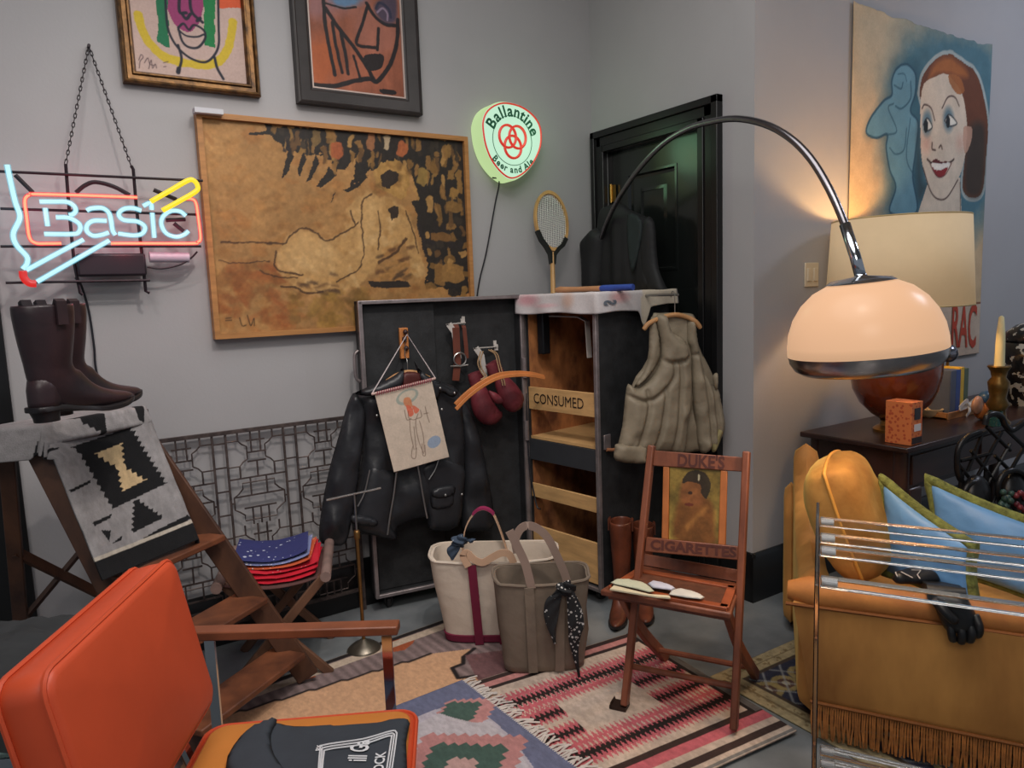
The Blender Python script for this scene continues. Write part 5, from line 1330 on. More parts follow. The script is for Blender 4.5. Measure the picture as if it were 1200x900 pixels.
for i, (lbl, m, th, w, d, du) in enumerate((('bright red folded bandana at the bottom of the stool stack', reds2, 0.018, 0.34, 0.31, 0.01),
        ('red bandana second from the bottom of the stack on the stool', reds2, 0.017, 0.335, 0.30, 0.015),
        ('third bandana up in the stool stack, red with pale print', reds, 0.016, 0.32, 0.28, 0.018),
        ('thin orange and white printed bandana in the middle of the stool stack', dots('orange_bandana_print', (190, 84, 48), (206, 196, 190)), 0.013, 0.30, 0.265, 0.012),
        ('pale blue printed bandana just under the top of the stool stack', dots('pale_bandana_print', (120, 128, 170), (210, 206, 214)), 0.013, 0.29, 0.255, 0.006),
        ('navy and white printed bandana on top of the stool stack', dots('navy_bandana_print', (44, 48, 100), (176, 184, 204), 42, 9), 0.016, 0.28, 0.25, 0.0))):
    folded(lbl, z, w, d, th, m, du-0.015, 0.0, 0.05*((i*7) % 3-1)); z += th+0.001

# ================================================================== wooden step ladder
LT0, LT1, LF1 = dp(40, 511, 2.30), dp(149, 488, 2.62), onz(362, 802)
zt0 = (LT0[2]+LT1[2])/2; LT0[2] = LT1[2] = zt0
latd = nrm(LT1-LT0); LF0 = LF1-latd*0.56
lad = thing('step_ladder', 'old brown wooden step ladder under the patterned blanket and boots', 'ladder', (LF0+LF1)/2)
ldw = mat('dark_ladder_wood', (92, 60, 42), rough=0.5, var=0.3, scale=6, bump=0.08, col2=(50, 32, 26), stretch=(1, 1, 0.5))
fwd = nrm(A(LF1[0]-LT1[0], LF1[1]-LT1[1], 0))
for T_, F_ in ((LT0, LF0), (LT1, LF1)):
    MB().beam(T_, F_+Z_*0.030, 0.024, 0.085, fwd).build('rail', ldw, lad, bevel=0.004)
for k_ in (0.20, 0.42, 0.655, 0.87):
    a_, b_ = LT0+(LF0-LT0)*k_, LT1+(LF1-LT1)*k_
    dl_ = nrm(b_-a_)
    up_ = Z_
    fw2 = nrm(np.cross(dl_, Z_)); fw2 = fw2 if np.dot(fw2, fwd) > 0 else -fw2
    MB().prism([a_-fw2*0.07-Z_*0.012, a_+fw2*(0.02 if k_ < 0.4 else 0.085)-Z_*0.012, b_+fw2*(0.02 if k_ < 0.4 else 0.085)-Z_*0.012, b_-fw2*0.07-Z_*0.012], Z_*0.024).build('step', mat('worn_step_wood', (120, 70, 44), rough=0.5, var=0.25, scale=7, col2=(74, 42, 28)), lad, bevel=0.005)
MB().prism([LT0-latd*0.03+fwd*0.05, LT1+latd*0.03+fwd*0.05, LT1+latd*0.03-fwd*0.17, LT0-latd*0.03-fwd*0.17], Z_*0.022).build('top_board', ldw, lad, bevel=0.004)
B0 = onz(34, 838); B1 = B0+latd*0.30; B1[1] = min(B1[1], 3.2)
R0, R1 = LT0-fwd*0.08+latd*0.0-Z_*0.01, LT1-fwd*0.08-Z_*0.01
for T_, F_ in ((R0, B0), (R1, B1)): MB().beam(T_, F_+Z_*0.008, 0.022, 0.045, fwd).build('rear_leg', ldw, lad, bevel=0.003)
for (k0, k1) in ((0.36, 0.62), (0.62, 0.36)):
    MB().beam(R0+(B0-R0)*k0, R1+(B1-R1)*k1, 0.035, 0.014, fwd).build('cross_brace', ldw, lad)

# striped saddle blanket over the ladder
railU = latd; railV = (LF0+LF1)/2-(LT0+LT1)/2; LV = np.linalg.norm(railV); railV = railV/LV
bn = nrm(np.cross(railU, railV)); bn = bn if bn[2] > 0 else -bn
O0 = LT0+bn*0.07
bwid = np.linalg.norm(LT1-LT0)
BLV = 0.50
def bpl(*pts):
    out = []
    for x, y in pts:
        p = pl(0+x/3.75, 400+y/3.75, O0, bn)-O0
        vv = np.dot(p, np.cross(bn, railU)*(1 if np.dot(np.cross(bn, railU), railV) > 0 else -1)); out.append((np.dot(p, railU)+0.02, BLV-vv))
    return out
Wb, Hb = bwid+0.09, BLV+0.22
a = Art(Wb, Hb, 170, 240, (148, 144, 144)); a.noise(0.1, 12)
bb = (26, 26, 28)
def saw(p, q_, n, amp, flip=1):
    p, q_ = A(*p), A(*q_); d = q_-p; nn_ = A(-d[1], d[0])/np.linalg.norm(d)*amp*flip; out = []
    for i in range(n): out += [p+d*i/n, p+d*(i+0.5)/n+nn_]
    return out
def zq(l_): return bpl(*[tuple(v) for v in l_])
outer = zq(saw((325, 462), (500, 735), 10, -16)+[(500, 735), (735, 622)]+saw((735, 622), (585, 370), 11, -16)+[(585, 370)])
a.poly(outer, bb)
inner = zq([(418, 492), (552, 440)]+saw((552, 440), (562, 540), 4, 14)+saw((562, 540), (655, 602), 4, 14)+[(655, 602), (545, 656)]+saw((545, 656), (522, 556), 4, 14)+saw((522, 556), (418, 492), 4, 14))
a.poly(inner, (206, 178, 136))
a.poly(zq([(610, 690)]+saw((610, 690), (720, 775), 6, -14)+[(720, 775), (600, 835)]+saw((600, 835), (610, 690), 6, -14)), bb)
a.poly(zq([(350, 330), (460, 300), (470, 400), (450, 410)]+saw((450, 410), (350, 330), 5, 10)), bb)
for tri_ in (((40, 372), (230, 372), (140, 400)), ((100, 410), (250, 420), (160, 450)), ((130, 455), (290, 465), (180, 500)), ((400, 800), (500, 755), (490, 775), (410, 815)), ((440, 830), (490, 830), (480, 880)), ((490, 890), (545, 850), (540, 870)), ((300, 655), (405, 605), (400, 620), (310, 665)), ((590, 300), (610, 262), (630, 270), (628, 360), (605, 350))):
    a.poly(zq(tri_), bb)
a.poly(zq([(570, 905), (700, 825), (820, 765), (840, 780), (700, 850), (600, 910)]), bb)
e0_ = bpl((845, 790), (545, 930))
a.mask(lambda X, Y: (Y < 0.07), bb)
a.mask(lambda X, Y: (Y > 0.062)*(Y < 0.074), (188, 178, 164))
a.noise(0.12, 80, 40)
vdir = np.cross(bn, railU); vdir = vdir if np.dot(vdir, railV) > 0 else -vdir
def blf(x, y):
    v = BLV-y; u = x-0.02-0.10*min(1, max(0, (0.10-v)/0.12))*max(0, 1-x/0.25)
    sag = -0.022*(abs(math.sin(u*math.pi/bwid)))*(1 if v > 0.05 else 0)
    if v >= 0: p = O0+railU*u+vdir*v+bn*sag
    else:
        t_ = min(1, -v/0.05); p = O0+railU*u - fwd*min(-v, 0.24)+Z_*(0.005) - vdir*0
        if -v > 0.2: p = O0+railU*u-fwd*0.24-Z_*(-v-0.2)
    over = max(0, u-bwid-0.02, -u-0.02)
    p = p - Z_*over*0.95 - railU*math.copysign(over*0.75, u)
    return p+bn*0.004*fbm(A(x*9), A(y*9))[0]
tag(a.build('saddle_blanket', blf, art_mat('woven_blanket', rough=0.95, bump=0.35, bscale=220), None, solid=0.008, off=1), 'grey and black woven blanket with cream hourglass draped over the step ladder', 'blanket')

# ================================================================== cowboy boots
def boot(label, heel, fdir, L, Hs, m, solem, group, lean=0.0, sc_=1.0, toe_up=0.02, openm=None, R=None):
    """heel: point under the heel; fdir: horizontal direction to the toe"""
    f = nrm(fdir); s_ = np.cross(Z_, f); t = thing('cowboy_boot', label, 'boot', heel, group)
    q_ = lambda x, y, z: heel+f*x*L+s_*y*L+Z_*z*L
    hs = Hs/L
    rings = []
    def ring(cx, cz, rx_, rz_, ry_, tilt):
        # an ellipse in the plane tilted from horizontal; rx along the boot, ry across
        ca_, sa_ = math.cos(tilt), math.sin(tilt); out = []
        for k in range(22):
            a_ = 2*math.pi*k/22; ex = rx_*math.cos(a_); ey = ry_*math.sin(a_)
            out.append(q_(cx+ex*ca_+lean*cz, ey, cz+ex*sa_))
        return out
    for cx, cz, rx_, ry_, tl_ in ((0.20, hs, 0.245, 0.175, 0.02), (0.20, hs*0.86, 0.24, 0.17, 0), (0.195, hs*0.66, 0.215, 0.155, 0), (0.19, hs*0.50, 0.185, 0.135, 0), (0.195, 0.42, 0.192, 0.125, 0.05), (0.21, 0.34, 0.198, 0.12, 0.25), (0.255, 0.27, 0.222, 0.118, 0.5), (0.33, 0.215, 0.20, 0.12, 0.85), (0.46, 0.155, 0.135, 0.125, 1.1), (0.60, 0.115, 0.095, 0.135, 1.3), (0.74, 0.095, 0.074, 0.128, 1.45), (0.86, 0.088, 0.056, 0.098, 1.5), (0.95, 0.086, 0.036, 0.055, 1.55), (0.985, 0.086, 0.012, 0.018, 1.57)):
        rings.append(ring(cx, cz, rx_, 0, ry_, tl_))
    # inside of the shaft
    top = rings[0]; c0 = sum(top)/len(top)
    inn = [[c0-Z_*dz*L+(p-c0)*k_ for p in top] for dz, k_ in ((0.30, 0.74), (0.04, 0.88), (0.0, 0.92))]
    MB().loft(inn+rings).build('upper', m, t, smooth=180, sub=1)
    # heel counter and foot volume over the sole
    hc_ = [ring(0.13, z_, rx_, 0, ry_, 0) for z_, rx_, ry_ in ((0.10, 0.125, 0.10), (0.16, 0.130, 0.105), (0.26, 0.128, 0.105), (0.38, 0.10, 0.09))]
    MB().loft(hc_).build('heel_counter', m, t, smooth=180)
    out_ = [(0.0, 0.0), (0.01, 0.08), (0.10, 0.105), (0.25, 0.09), (0.42, 0.095), (0.60, 0.14), (0.76, 0.132), (0.90, 0.085), (0.99, 0.025), (1.0, 0)]
    pts = out_ + [(x, -y) for x, y in out_[-2:0:-1]]
    P = catmull([A(*p) for p in pts], 3, True)
    def sz_(x): return 0.105-0.075*min(1, max(0, (x-0.22)/0.35))+ (0.045*((x-0.7)/0.3)**2 if x > 0.7 else 0)
    mb = MB(); mb.loft([[q_(p[0], p[1]*k_, sz_(p[0])+o_) for p in P] for k_, o_ in ((0.94, -0.022), (1.0, -0.018), (1.0, 0.012), (0.92, 0.02))]); mb.build('sole', solem, t, smooth=50)
    mb = MB(); mb.loft([[q_(0.112+0.112*k_*math.cos(a_)+sh_, 0.095*k_*math.sin(a_), z_) for a_ in np.linspace(0, 2*math.pi, 18, endpoint=False)] for z_, k_, sh_ in ((0.0, 0.86, 0.015), (0.03, 0.88, 0.012), (0.095, 1.03, 0))]); mb.build('heel', solem, t, smooth=50)
    for sg in (1, -1):
        c_ = A(0.20, 0.175*sg, hs)
        mb = MB(); mb.strap([q_(0.20+lean*hs, 0.150*sg, hs-0.02), q_(0.20+lean*hs, 0.172*sg, hs+0.035), q_(0.20+lean*hs, 0.184*sg, hs+0.02), q_(0.20+lean*hs, 0.184*sg, hs-0.16)], 0.09*L, 0.006, f); mb.build('pull_strap', m, t)
    return t
obl = mat('oxblood_boot_leather', (54, 35, 38), rough=0.38, var=0.25, scale=5, bump=0.18, bscale=20, col2=(30, 25, 29))
sole = mat('black_sole', (30, 26, 28), rough=0.45, var=0.1)
ZT = zt0+0.022+0.012
hA = pl(32, 494, A(0, 0, ZT), Z_); hA = onz(38, 495, ZT+0.06); tA = onz(160, 471, ZT+0.06)
Lb = np.linalg.norm(tA-hA)
print('boot length', Lb, 'ladder top', zt0)
cen_ = A(*(hA+tA)/2)
bz_ = ZT+0.055
boot('oxblood cowboy boot nearer the viewer on top of the step ladder', A(hA[0], hA[1], bz_), tA-hA, Lb*0.97, Lb*0.88, obl, sole, 'cowboy boots on the step ladder')
hB = hA+A(0.035, 0.11, 0)
boot('oxblood cowboy boot nearer the wall on top of the step ladder', A(hB[0], hB[1], bz_), tA-hA, Lb*0.97, Lb*0.88, obl, sole, 'cowboy boots on the step ladder')
tanb = mat('tan_boot_leather', (112, 58, 38), rough=0.4, var=0.3, scale=7, bump=0.15, bscale=24, col2=(64, 34, 24))
h1 = onz(737, 703, 0.0)
boot('brown cowboy boot on the floor nearer the trunk behind the folding chair', onz(731, 709), A(-0.75, -0.65, 0), 0.30, 0.435, tanb, sole, 'brown cowboy boots behind the folding chair', lean=-0.02)
boot('brown cowboy boot on the floor half hidden by the folding chair post', onz(754, 704), A(-0.65, -0.75, 0), 0.30, 0.40, tanb, sole, 'brown cowboy boots behind the folding chair', lean=-0.02)

# ================================================================== orange armchair
Fd = nrm(A(.88, -.475, 0)); Ld = A(-Fd[1], Fd[0], 0)
SA, SBk = onz(489, 828, 0.435), onz(246, 848, 0.435)
arm = thing('orange_armchair', 'orange vinyl armchair with wooden arm and chrome frame', 'armchair', A((SA[0]+SBk[0])/2, (SA[1]+SBk[1])/2, 0)-Ld*0.28)
orv = mat('orange_vinyl', (202, 78, 44), rough=0.45, var=0.06, scale=4, bump=0.08, bscale=14)
och = mat('ochre_seat_top', (196, 122, 52), rough=0.5, var=0.06, scale=4)
wal = mat('walnut_arm', (134, 76, 50), rough=0.4, var=0.15, scale=9, stretch=(1, 1, 1))
chm = mat('chrome', (200, 205, 212), rough=0.12, metal=1.0, var=0)
Fd2 = nrm(SA-SBk); Ld2 = np.cross(Z_, Fd2); Lseat = np.linalg.norm(SA-SBk)
def rslab(mb, c, ux, uy, uz, w, d, th, rc, re, crown=0.0):
    """rounded cushion slab; rc corner radius, re edge radius"""
    def outl(k_):
        P = []
        for i, (sx, sy) in enumerate(((1, 1), (-1, 1), (-1, -1), (1, -1))):
            for j in range(6):
                a_ = math.pi/2*(i+j/5); P.append((sx*(w/2-rc)+rc*math.cos(a_)-math.cos(a_)*k_, sy*(d/2-rc)+rc*math.sin(a_)-math.sin(a_)*k_))
        return P
    rings = []
    for i in range(7):
        a_ = -math.pi/2+math.pi*i/6; rings.append([c+ux*x+uy*y+uz*((th/2-re)*(1 if a_ > 0 else -1 if a_ < 0 else 0)+re*math.sin(a_)) for x, y in outl(re*(1-math.cos(a_)))])
    for s_, at0 in ((1, len(rings)), (-1, 0)):
        pass
    top = [[c+ux*x*k_+uy*y*k_+uz*(th/2+crown*(1-k_*k_)) for x, y in outl(re)] for k_ in (0.8, 0.5, 0.2)]
    bot = [[c+ux*x*k_+uy*y*k_-uz*(th/2) for x, y in outl(re)] for k_ in (0.2, 0.6)]
    mb.loft(bot+rings+top); return outl(0)
sc_ = (SA+SBk)/2-Ld2*0.275; sc_[2] = 0.435-0.045
mb = MB(); ol_ = rslab(mb, sc_, Fd2, Ld2, Z_, Lseat, 0.55, 0.09, 0.05, 0.022, 0.008); mb.build('seat_cushion', orv, arm, smooth=50)
mb = MB(); rslab(mb, sc_+Z_*0.042, Fd2, Ld2, Z_, Lseat-0.03, 0.52, 0.012, 0.045, 0.005, 0.008); mb.build('seat_top', och, arm, smooth=50)  # thin top layer coloured ochre over the orange cushion
mb = MB(); mb.tube([sc_+Fd2*x+Ld2*y+Z_*0.036 for x, y in ol_], 0.005, 6, closed=True); mb.build('piping', orv, arm)
tb_ = math.radians(11); PT = A(0.231, 1.877, 0.905); bh_, bw2, bt_ = 0.37, 0.57, 0.10
dn = Fd*math.sin(tb_)-Z_*math.cos(tb_); nf = np.cross(dn, Ld); nf = nf if np.dot(nf, Fd) > 0 else -nf
bcn = PT-Ld*bw2/2+dn*bh_/2-nf*bt_/2
mb = MB(); rslab(mb, bcn, Ld, -dn, nf, bw2, bh_, bt_, 0.04, 0.016, 0.012); mb.build('backrest', orv, arm, smooth=50)
for o_ in (bt_/2-0.012, -bt_/2+0.012):
    P = []
    for i, (sx, sy) in enumerate(((1, 1), (-1, 1), (-1, -1), (1, -1))):
        for j in range(5):
            a_ = math.pi/2*(i+j/4); P.append(bcn+Ld*(sx*(bw2/2-0.04)+0.04*math.cos(a_))-dn*(sy*(bh_/2-0.04)+0.04*math.sin(a_))+nf*o_)
    mb = MB(); mb.tube(P, 0.0055, 6, closed=True); mb.build('piping', orv, arm)
aa, ab = onz(236, 737, 0.60), onz(467, 730, 0.60)
for sh_ in (A(0, 0, 0), -Ld*0.74):
    d_ = nrm(ab-aa)
    MB().beam(aa+sh_-d_*0.05-Z_*0.013, ab+sh_-Z_*0.013, 0.05, 0.026).build('armrest', wal, arm, bevel=0.004)
    fl_ = ab+sh_-d_*0.035; bl_ = aa+sh_+d_*0.02
    m = MB(); fl0, bl0 = A(fl_[0], fl_[1], 0.048), A(bl_[0], bl_[1], 0.048)
    m.strap([fl_-Z_*0.02, fl0], 0.028, 0.01, d_); m.strap([bl_-Z_*0.02, bl0], 0.028, 0.01, d_); m.beam(fl0-Z_*0.001+d_*0.014, bl0-Z_*0.001-d_*0.014, 0.010, 0.028)
    m.build('side_frame', chm, arm)
m = MB(); o1 = sc_-Z_*0.06
for x in (-0.16, 0.16): m.beam(o1+Fd2*x+Ld*0.405, o1+Fd2*x-Ld*0.39, 0.03, 0.012)
for y in (-0.18, 0.18): m.beam(bcn-nf*0.055+Ld*y-dn*0.1, sc_-Fd2*(Lseat/2+0.0)+Ld*y-Z_*0.05, 0.025, 0.012, Fd)
m.build('seat_frame', chm, arm)
# dark T-shirt folded on the seat
zz = 0.435+0.016
tsq = lambda *pts: [np.array(onz(x, y, zz)) for x, y in pts]
ts = thing('folded_shirt', 'dark slate T-shirt with white print folded on the orange seat', 'shirt', onz(390, 890, zz))
TP = tsq((262, 915), (278, 885), (284, 866), (302, 852), (322, 847), (345, 851), (400, 850), (440, 847), (478, 843), (476, 870), (470, 960), (380, 1010), (262, 1000))
mb = MB(); U_ = Fd2; V_ = np.cross(Z_, U_)
mb.inflate([(np.dot(p, U_), np.dot(p, V_)) for p in TP], A(0, 0, zz), U_, V_, 0.010, 0.025, 0.012, 0.2, 0.002, 14, seed=3)
tee = mat('slate_cotton', (52, 58, 66), rough=0.9, var=0.1, scale=7, bump=0.08)
mb.build('body', tee, ts, smooth=180)
mb = MB(); TP2 = tsq((265, 905), (282, 868), (304, 853), (325, 848), (318, 866), (322, 890), (345, 930), (300, 950))
mb.inflate([(np.dot(p, U_), np.dot(p, V_)) for p in TP2], A(0, 0, zz+0.011), U_, V_, 0.012, 0.02, 0.012, 0.2, 0.003, 14, seed=8); mb.build('sleeve', tee, ts, smooth=180)
prt = mat('white_print', (206, 208, 212), rough=0.8, var=0.04)
zp = zz+0.0135
mb = MB()
for k_ in (0, 1, 2):
    i_ = k_*2.6
    P = [onz(x, y, zp) for x, y in catmull([A(*p) for p in ((372+i_*0.8, 925), (375+i_*0.8, 880+i_), (380+i_, 873+i_), (425, 866+i_*1.2), (457-i_*0.8, 857+i_*1.2), (464-i_, 858+i_), (464-i_*1.1, 868), (455-i_*1.2, 930))], 5)]
    mb = MB(); mb.tube(P, 0.0021, 5); mb.build('printed_border', prt, ts)
ex = nrm(onz(426, 870, zp)-onz(420, 900, zp)); ey = -np.cross(ex, Z_); ey = nrm(onz(400, 885, zp)-onz(430, 880, zp)); ey = nrm(ey-ex*np.dot(ey, ex))
o_ = onz(433, 868, zp); mb = MB(); add_text(mb, 'ill Ga', lambda x, y: o_+ex*(x+y*0.25)*0.62+ey*y, size=0.06, align='RIGHT', bold=0.0012); mb.build('printed_lettering', prt, ts)
o2_ = onz(452, 881, zp); mb = MB(); add_text(mb, 'OCK', lambda x, y: o2_+ex*x+ey*y, size=0.032, align='RIGHT', bold=0.0007); mb.build('printed_lettering', prt, ts)
o3_ = onz(378, 873, zp); mb = MB(); add_text(mb, 'BY', lambda x, y: o3_+ex*x+ey*y, size=0.018, align='RIGHT', bold=0.0006)
mb.build('printed_lettering', prt, ts)

# ================================================================== dark clothes on a glass-topped side table at the far left
zt = 0.60
c = onz(20, 770, zt)
tbl = thing('side_table', 'glass-topped side table at the left edge behind the orange armchair', 'table', A(c[0]-0.12, c[1]+0.06, 0))
tc_ = A(c[0]-0.18, c[1]+0.12, 0)
RT = axes(Fd, Ld, Z_)
tcc = A(-0.20, 2.06, 0)
MB().box(tcc+Z_*(zt-0.006), (0.52, 0.46, 0.012), RT).build('glass_top', mat('green_glass', (170, 200, 196), rough=0.05, var=0, trans=0.8, ior=1.5), tbl, bevel=0.003)
mb = MB()
for sx in (-1, 1):
    mb.beam(tcc+RT @ A(sx*0.25, -0.22, zt-0.028), tcc+RT @ A(sx*0.25, 0.22, zt-0.028), 0.02, 0.03); mb.beam(tcc+RT @ A(-0.25, sx*0.22, zt-0.028), tcc+RT @ A(0.25, sx*0.22, zt-0.028), 0.02, 0.03)
mb.build('frame', chm, tbl)
for sx in (-1, 1):
    for sy in (-1, 1): MB().beam(tcc+RT @ A(sx*0.24, sy*0.21, zt-0.02), tcc+RT @ A(sx*0.24, sy*0.21, 0), 0.02, 0.02, Fd).build('leg', chm, tbl)
def heap(name, label, cx, cy, w, d, h, m, seed, z0=zt):
    def fn(sg):
        def f(u, v):
            x, y = 2*u-1, 2*v-1; r_ = max(0, 1-(x*x)**1.6)*max(0, 1-(y*y)**1.6)
            q_ = fbm(A(x*1.6+seed), A(y*1.6+seed*2))[0]; q2 = fbm(A(x*4+seed), A(y*3))[0]
            return tcc+RT @ A(cx+x*w/2*(1+0.1*q_), cy+y*d/2*(1+0.12*q2), 0)+Z_*(z0+0.001+(h*(0.75+0.5*q_)*r_**0.45+0.02*q2*r_ if sg > 0 else 0))
        return f
    mb = MB(); mb.grid(fn(1), 34, 34); mb.grid(fn(-1), 34, 34); o = mb.build(name, m, None, smooth=180); return tag(o, label, 'clothing', 'dark clothes piled on the side table')
dkc = mat('black_cotton', (30, 32, 34), rough=0.9, var=0.25, scale=6, bump=0.15, bscale=30)
heap('folded_garment', 'black garment heaped at the left edge on the side table', -0.0, -0.0, 0.50, 0.44, 0.10, dkc, 3.3)
heap('folded_garment', 'charcoal garment lying on top of the black heap at the left edge', 0.02, 0.04, 0.40, 0.34, 0.06, mat('charcoal_cotton', (44, 46, 48), rough=0.9, var=0.2, bump=0.15, bscale=30), 8.1, zt+0.085)
# ================================================================== wooden folding chair with painted back
fa, fb = onz(732, 837), onz(860, 866)
cw_ = nrm(fb-fa); cback = np.cross(Z_, cw_); cback = cback if np.dot(cback, A(1, 1, 0)) > 0 else -cback
chair = thing('folding_chair', 'old reddish wooden folding chair with lettered back slats and a painted panel', 'chair', (fa+fb)/2+cback*0.2)
cwood = mat('red_brown_wood', (134, 78, 54), rough=0.42, var=0.25, scale=8, stretch=(1, 1, 0.4), bump=0.05, col2=(88, 48, 34))
cwood2 = mat('orange_brown_wood', (176, 104, 54), rough=0.45, var=0.15, scale=8)
CZ = 0.925; LEAN = 0.265
ta, tb2 = fa+cback*LEAN+Z_*CZ, fb+cback*LEAN+Z_*CZ
ta = onz(764, 522, CZ); tb2 = onz(875, 529, CZ)
for f_, t_ in ((fa, ta), (fb, tb2)):
    MB().beam(f_+Z_*0.031+(t_-f_)*0.004, t_, 0.024, 0.040, cback).build('post', cwood, chair, bevel=0.005)
bnrm = nrm(np.cross(cw_, (ta+tb2)/2-(fa+fb)/2))
if np.dot(bnrm, cback) > 0: bnrm = -bnrm
def bpt(x, y, o=0.0): return pl(x, y, ta+bnrm*o, bnrm)
def slat(name, px4, th, m, o=0.0, parent=chair, bevel=0.003):
    P = [bpt(x, y, o) for x, y in px4]; return MB().prism(P, bnrm*th).build(name, m, parent, bevel=bevel)
s1 = slat('top_rail', ((768, 528), (872, 536), (871, 553), (766, 546)), 0.018, cwood, -0.012)
s2 = slat('lower_rail', ((759, 629), (868, 640), (866, 656), (757, 646)), 0.018, cwood, -0.012)
slat('slat', ((778, 546), (785, 547), (784, 632), (776, 631)), 0.012, cwood2, -0.008); slat('slat', ((845, 551), (853, 552), (851, 639), (842, 638)), 0.012, cwood2, -0.008)
PC = [bpt(785, 547, -0.004), bpt(845, 551, -0.004), bpt(842, 638, -0.004), bpt(784, 632, -0.004)]
pw, ph = np.linalg.norm(PC[1]-PC[0]), np.linalg.norm(PC[3]-PC[0])
a = Art(pw, ph, 80, 110, (128, 106, 52)); a.noise(0.3, 14); a.noise(0.2, 50)
u_ = lambda *p: [(x*pw, y*ph) for x, y in p]
a.poly(u_((0.16, 0.0), (0.9, 0.0), (0.92, 0.2), (0.85, 0.55), (0.6, 0.62), (0.3, 0.6), (0.14, 0.4)), (120, 72, 38), 0.8, True, soft=0.01, jit=0.006)
a.poly(u_((0.24, 0.55), (0.62, 0.5), (0.7, 0.72), (0.6, 0.86), (0.3, 0.84), (0.22, 0.7)), (132, 82, 48), 0.9, True, soft=0.008)
a.poly(u_((0.25, 0.8), (0.4, 0.95), (0.68, 0.96), (0.8, 0.84), (0.76, 0.6), (0.64, 0.66), (0.62, 0.78), (0.4, 0.82)), (48, 40, 32), 0.9, True, jit=0.006)
a.poly(u_((0.3, 0.2), (0.75, 0.52), (0.8, 0.47), (0.38, 0.14)), (160, 110, 58), 0.7, soft=0.006); a.oval(u_((0.42, 0.66))[0], 0.008, 0.006, (50, 36, 28), 0.9); a.oval(u_((0.4, 0.5))[0], 0.016, 0.006, (96, 46, 34), 0.9)
a.oval(u_((0.58, 0.88))[0], 0.004, 0.012, (190, 180, 150), 0.9); a.noise(0.25, 35)
def bil(x, y):
    s_, t_ = x/pw, 1-y/ph; return (PC[0]*(1-s_)+PC[1]*s_)*(1-t_)+(PC[3]*(1-s_)+PC[2]*s_)*t_
a.build('painted_panel', bil, art_mat('old_varnished_paint', rough=0.4, bump=0.1), chair, solid=0.006, off=0)
dkl = mat('dark_branded_letters', (84, 42, 34), rough=0.5, var=0.1)
def chair_text(s, x0_, y0_, x1_, y1_, size, parent, hz):
    p0_, p1_ = bpt(x0_, y0_, 0.0075), bpt(x1_, y1_, 0.0075); ux = nrm(p1_-p0_); uy = nrm(np.cross(bnrm, ux)); uy = uy if uy[2] > 0 else -uy
    vs, fs = text_shape(s, size, 'LEFT', 0.0016); wt = max(v[0] for v in vs); k_ = np.linalg.norm(p1_-p0_)/wt
    mb = MB()
    mb.add([p0_+ux*x*k_+uy*y for x, y in vs], fs)
    mb.build('lettering', dkl, parent)
chair_text("DUKE'S", 793, 546, 849, 549.5, 0.062, s1, 0); chair_text('CIGARETTES', 762, 643, 863, 653, 0.046, s2, 0)
SZ = 0.462
sq = [onz(x, y, SZ) for x, y in ((703, 691), (857, 719), (868, 683), (752, 662))]
MB().prism([p-Z_*0.022 for p in sq], Z_*0.022).build('seat', cwood, chair, bevel=0.006)
def sin_(s_, t_): return (sq[0]*(1-s_)+sq[1]*s_)*(1-t_)+(sq[3]*(1-s_)+sq[2]*s_)*t_
MB().prism([sin_(0.10, 0.12)+Z_*0.0005, sin_(0.93, 0.12)+Z_*0.0005, sin_(0.93, 0.70)+Z_*0.0005, sin_(0.10, 0.70)+Z_*0.0005], Z_*0.006).build('seat_panel', mat('cane_brown_panel', (96, 56, 38), rough=0.55, var=0.2, scale=40), chair, bevel=0.001)
mb = MB()
for q0, q1 in (((0.06, 0.09), (0.97, 0.09)), ((0.06, 0.73), (0.97, 0.73)), ((0.08, 0.06), (0.08, 0.76)), ((0.945, 0.06), (0.945, 0.76))): mb.beam(sin_(*q0)+Z_*0.006, sin_(*q1)+Z_*0.006, 0.03, 0.012)
mb.build('seat_frame', mat('worn_orange_edge', (158, 80, 46), rough=0.4, var=0.2, scale=9), chair, bevel=0.002)
MB().prism([sq[3]-Z_*0.0+cback*0.005, sq[2]+cback*0.005, sq[2]+cback*0.03+Z_*0.035, sq[3]+cback*0.03+Z_*0.035], -cback*0.012+Z_*0.003).build('seat_back_board', cwood, chair, bevel=0.002)
ra, rb = onz(757, 769), onz(886, 795)
ra = rb-cw_*np.linalg.norm(fb-fa)*0.92
for f_, s_ in ((ra, 0.06), (rb, 0.94)):
    top_ = sin_(s_, 0.30)-Z_*0.03; mid = (f_+top_)/2-cback*0.02+Z_*0.03
    P = catmull([top_, top_*0.55+f_*0.45-cback*0.03, f_+Z_*0.012], 5); MB().strap(P, 0.024, 0.042, cw_).build('rear_leg', cwood, chair, bevel=0.004)
def on_rail(f_, t_, k_): return f_+(t_-f_)*k_
MB().tube([ra+(sin_(0.06, .3)-ra)*0.2-cback*0.02+Z_*0.0, rb+(sin_(0.94, .3)-rb)*0.2-cback*0.02], 0.011, 8).build('stretcher', cwood, chair)
MB().tube([on_rail(fa, ta, 0.16)+cback*0.03, on_rail(fb, tb2, 0.16)+cback*0.03], 0.011, 8).build('stretcher', cwood, chair)
MB().beam(sq[0]+(sq[1]-sq[0])*0.04+cback*0.05-Z_*0.034, sq[1]-(sq[1]-sq[0])*0.04+cback*0.05-Z_*0.034, 0.02, 0.024).build('apron', cwood, chair)
ft = MB(); ft.prism([fa-cw_*0.05+cback*0.03+Z_*0.0212, fa-cw_*0.05-cback*0.02+Z_*0.0212, fa+cw_*0.01-cback*0.02+Z_*0.0212, fa+cw_*0.01+cback*0.03+Z_*0.0212], Z_*0.012)
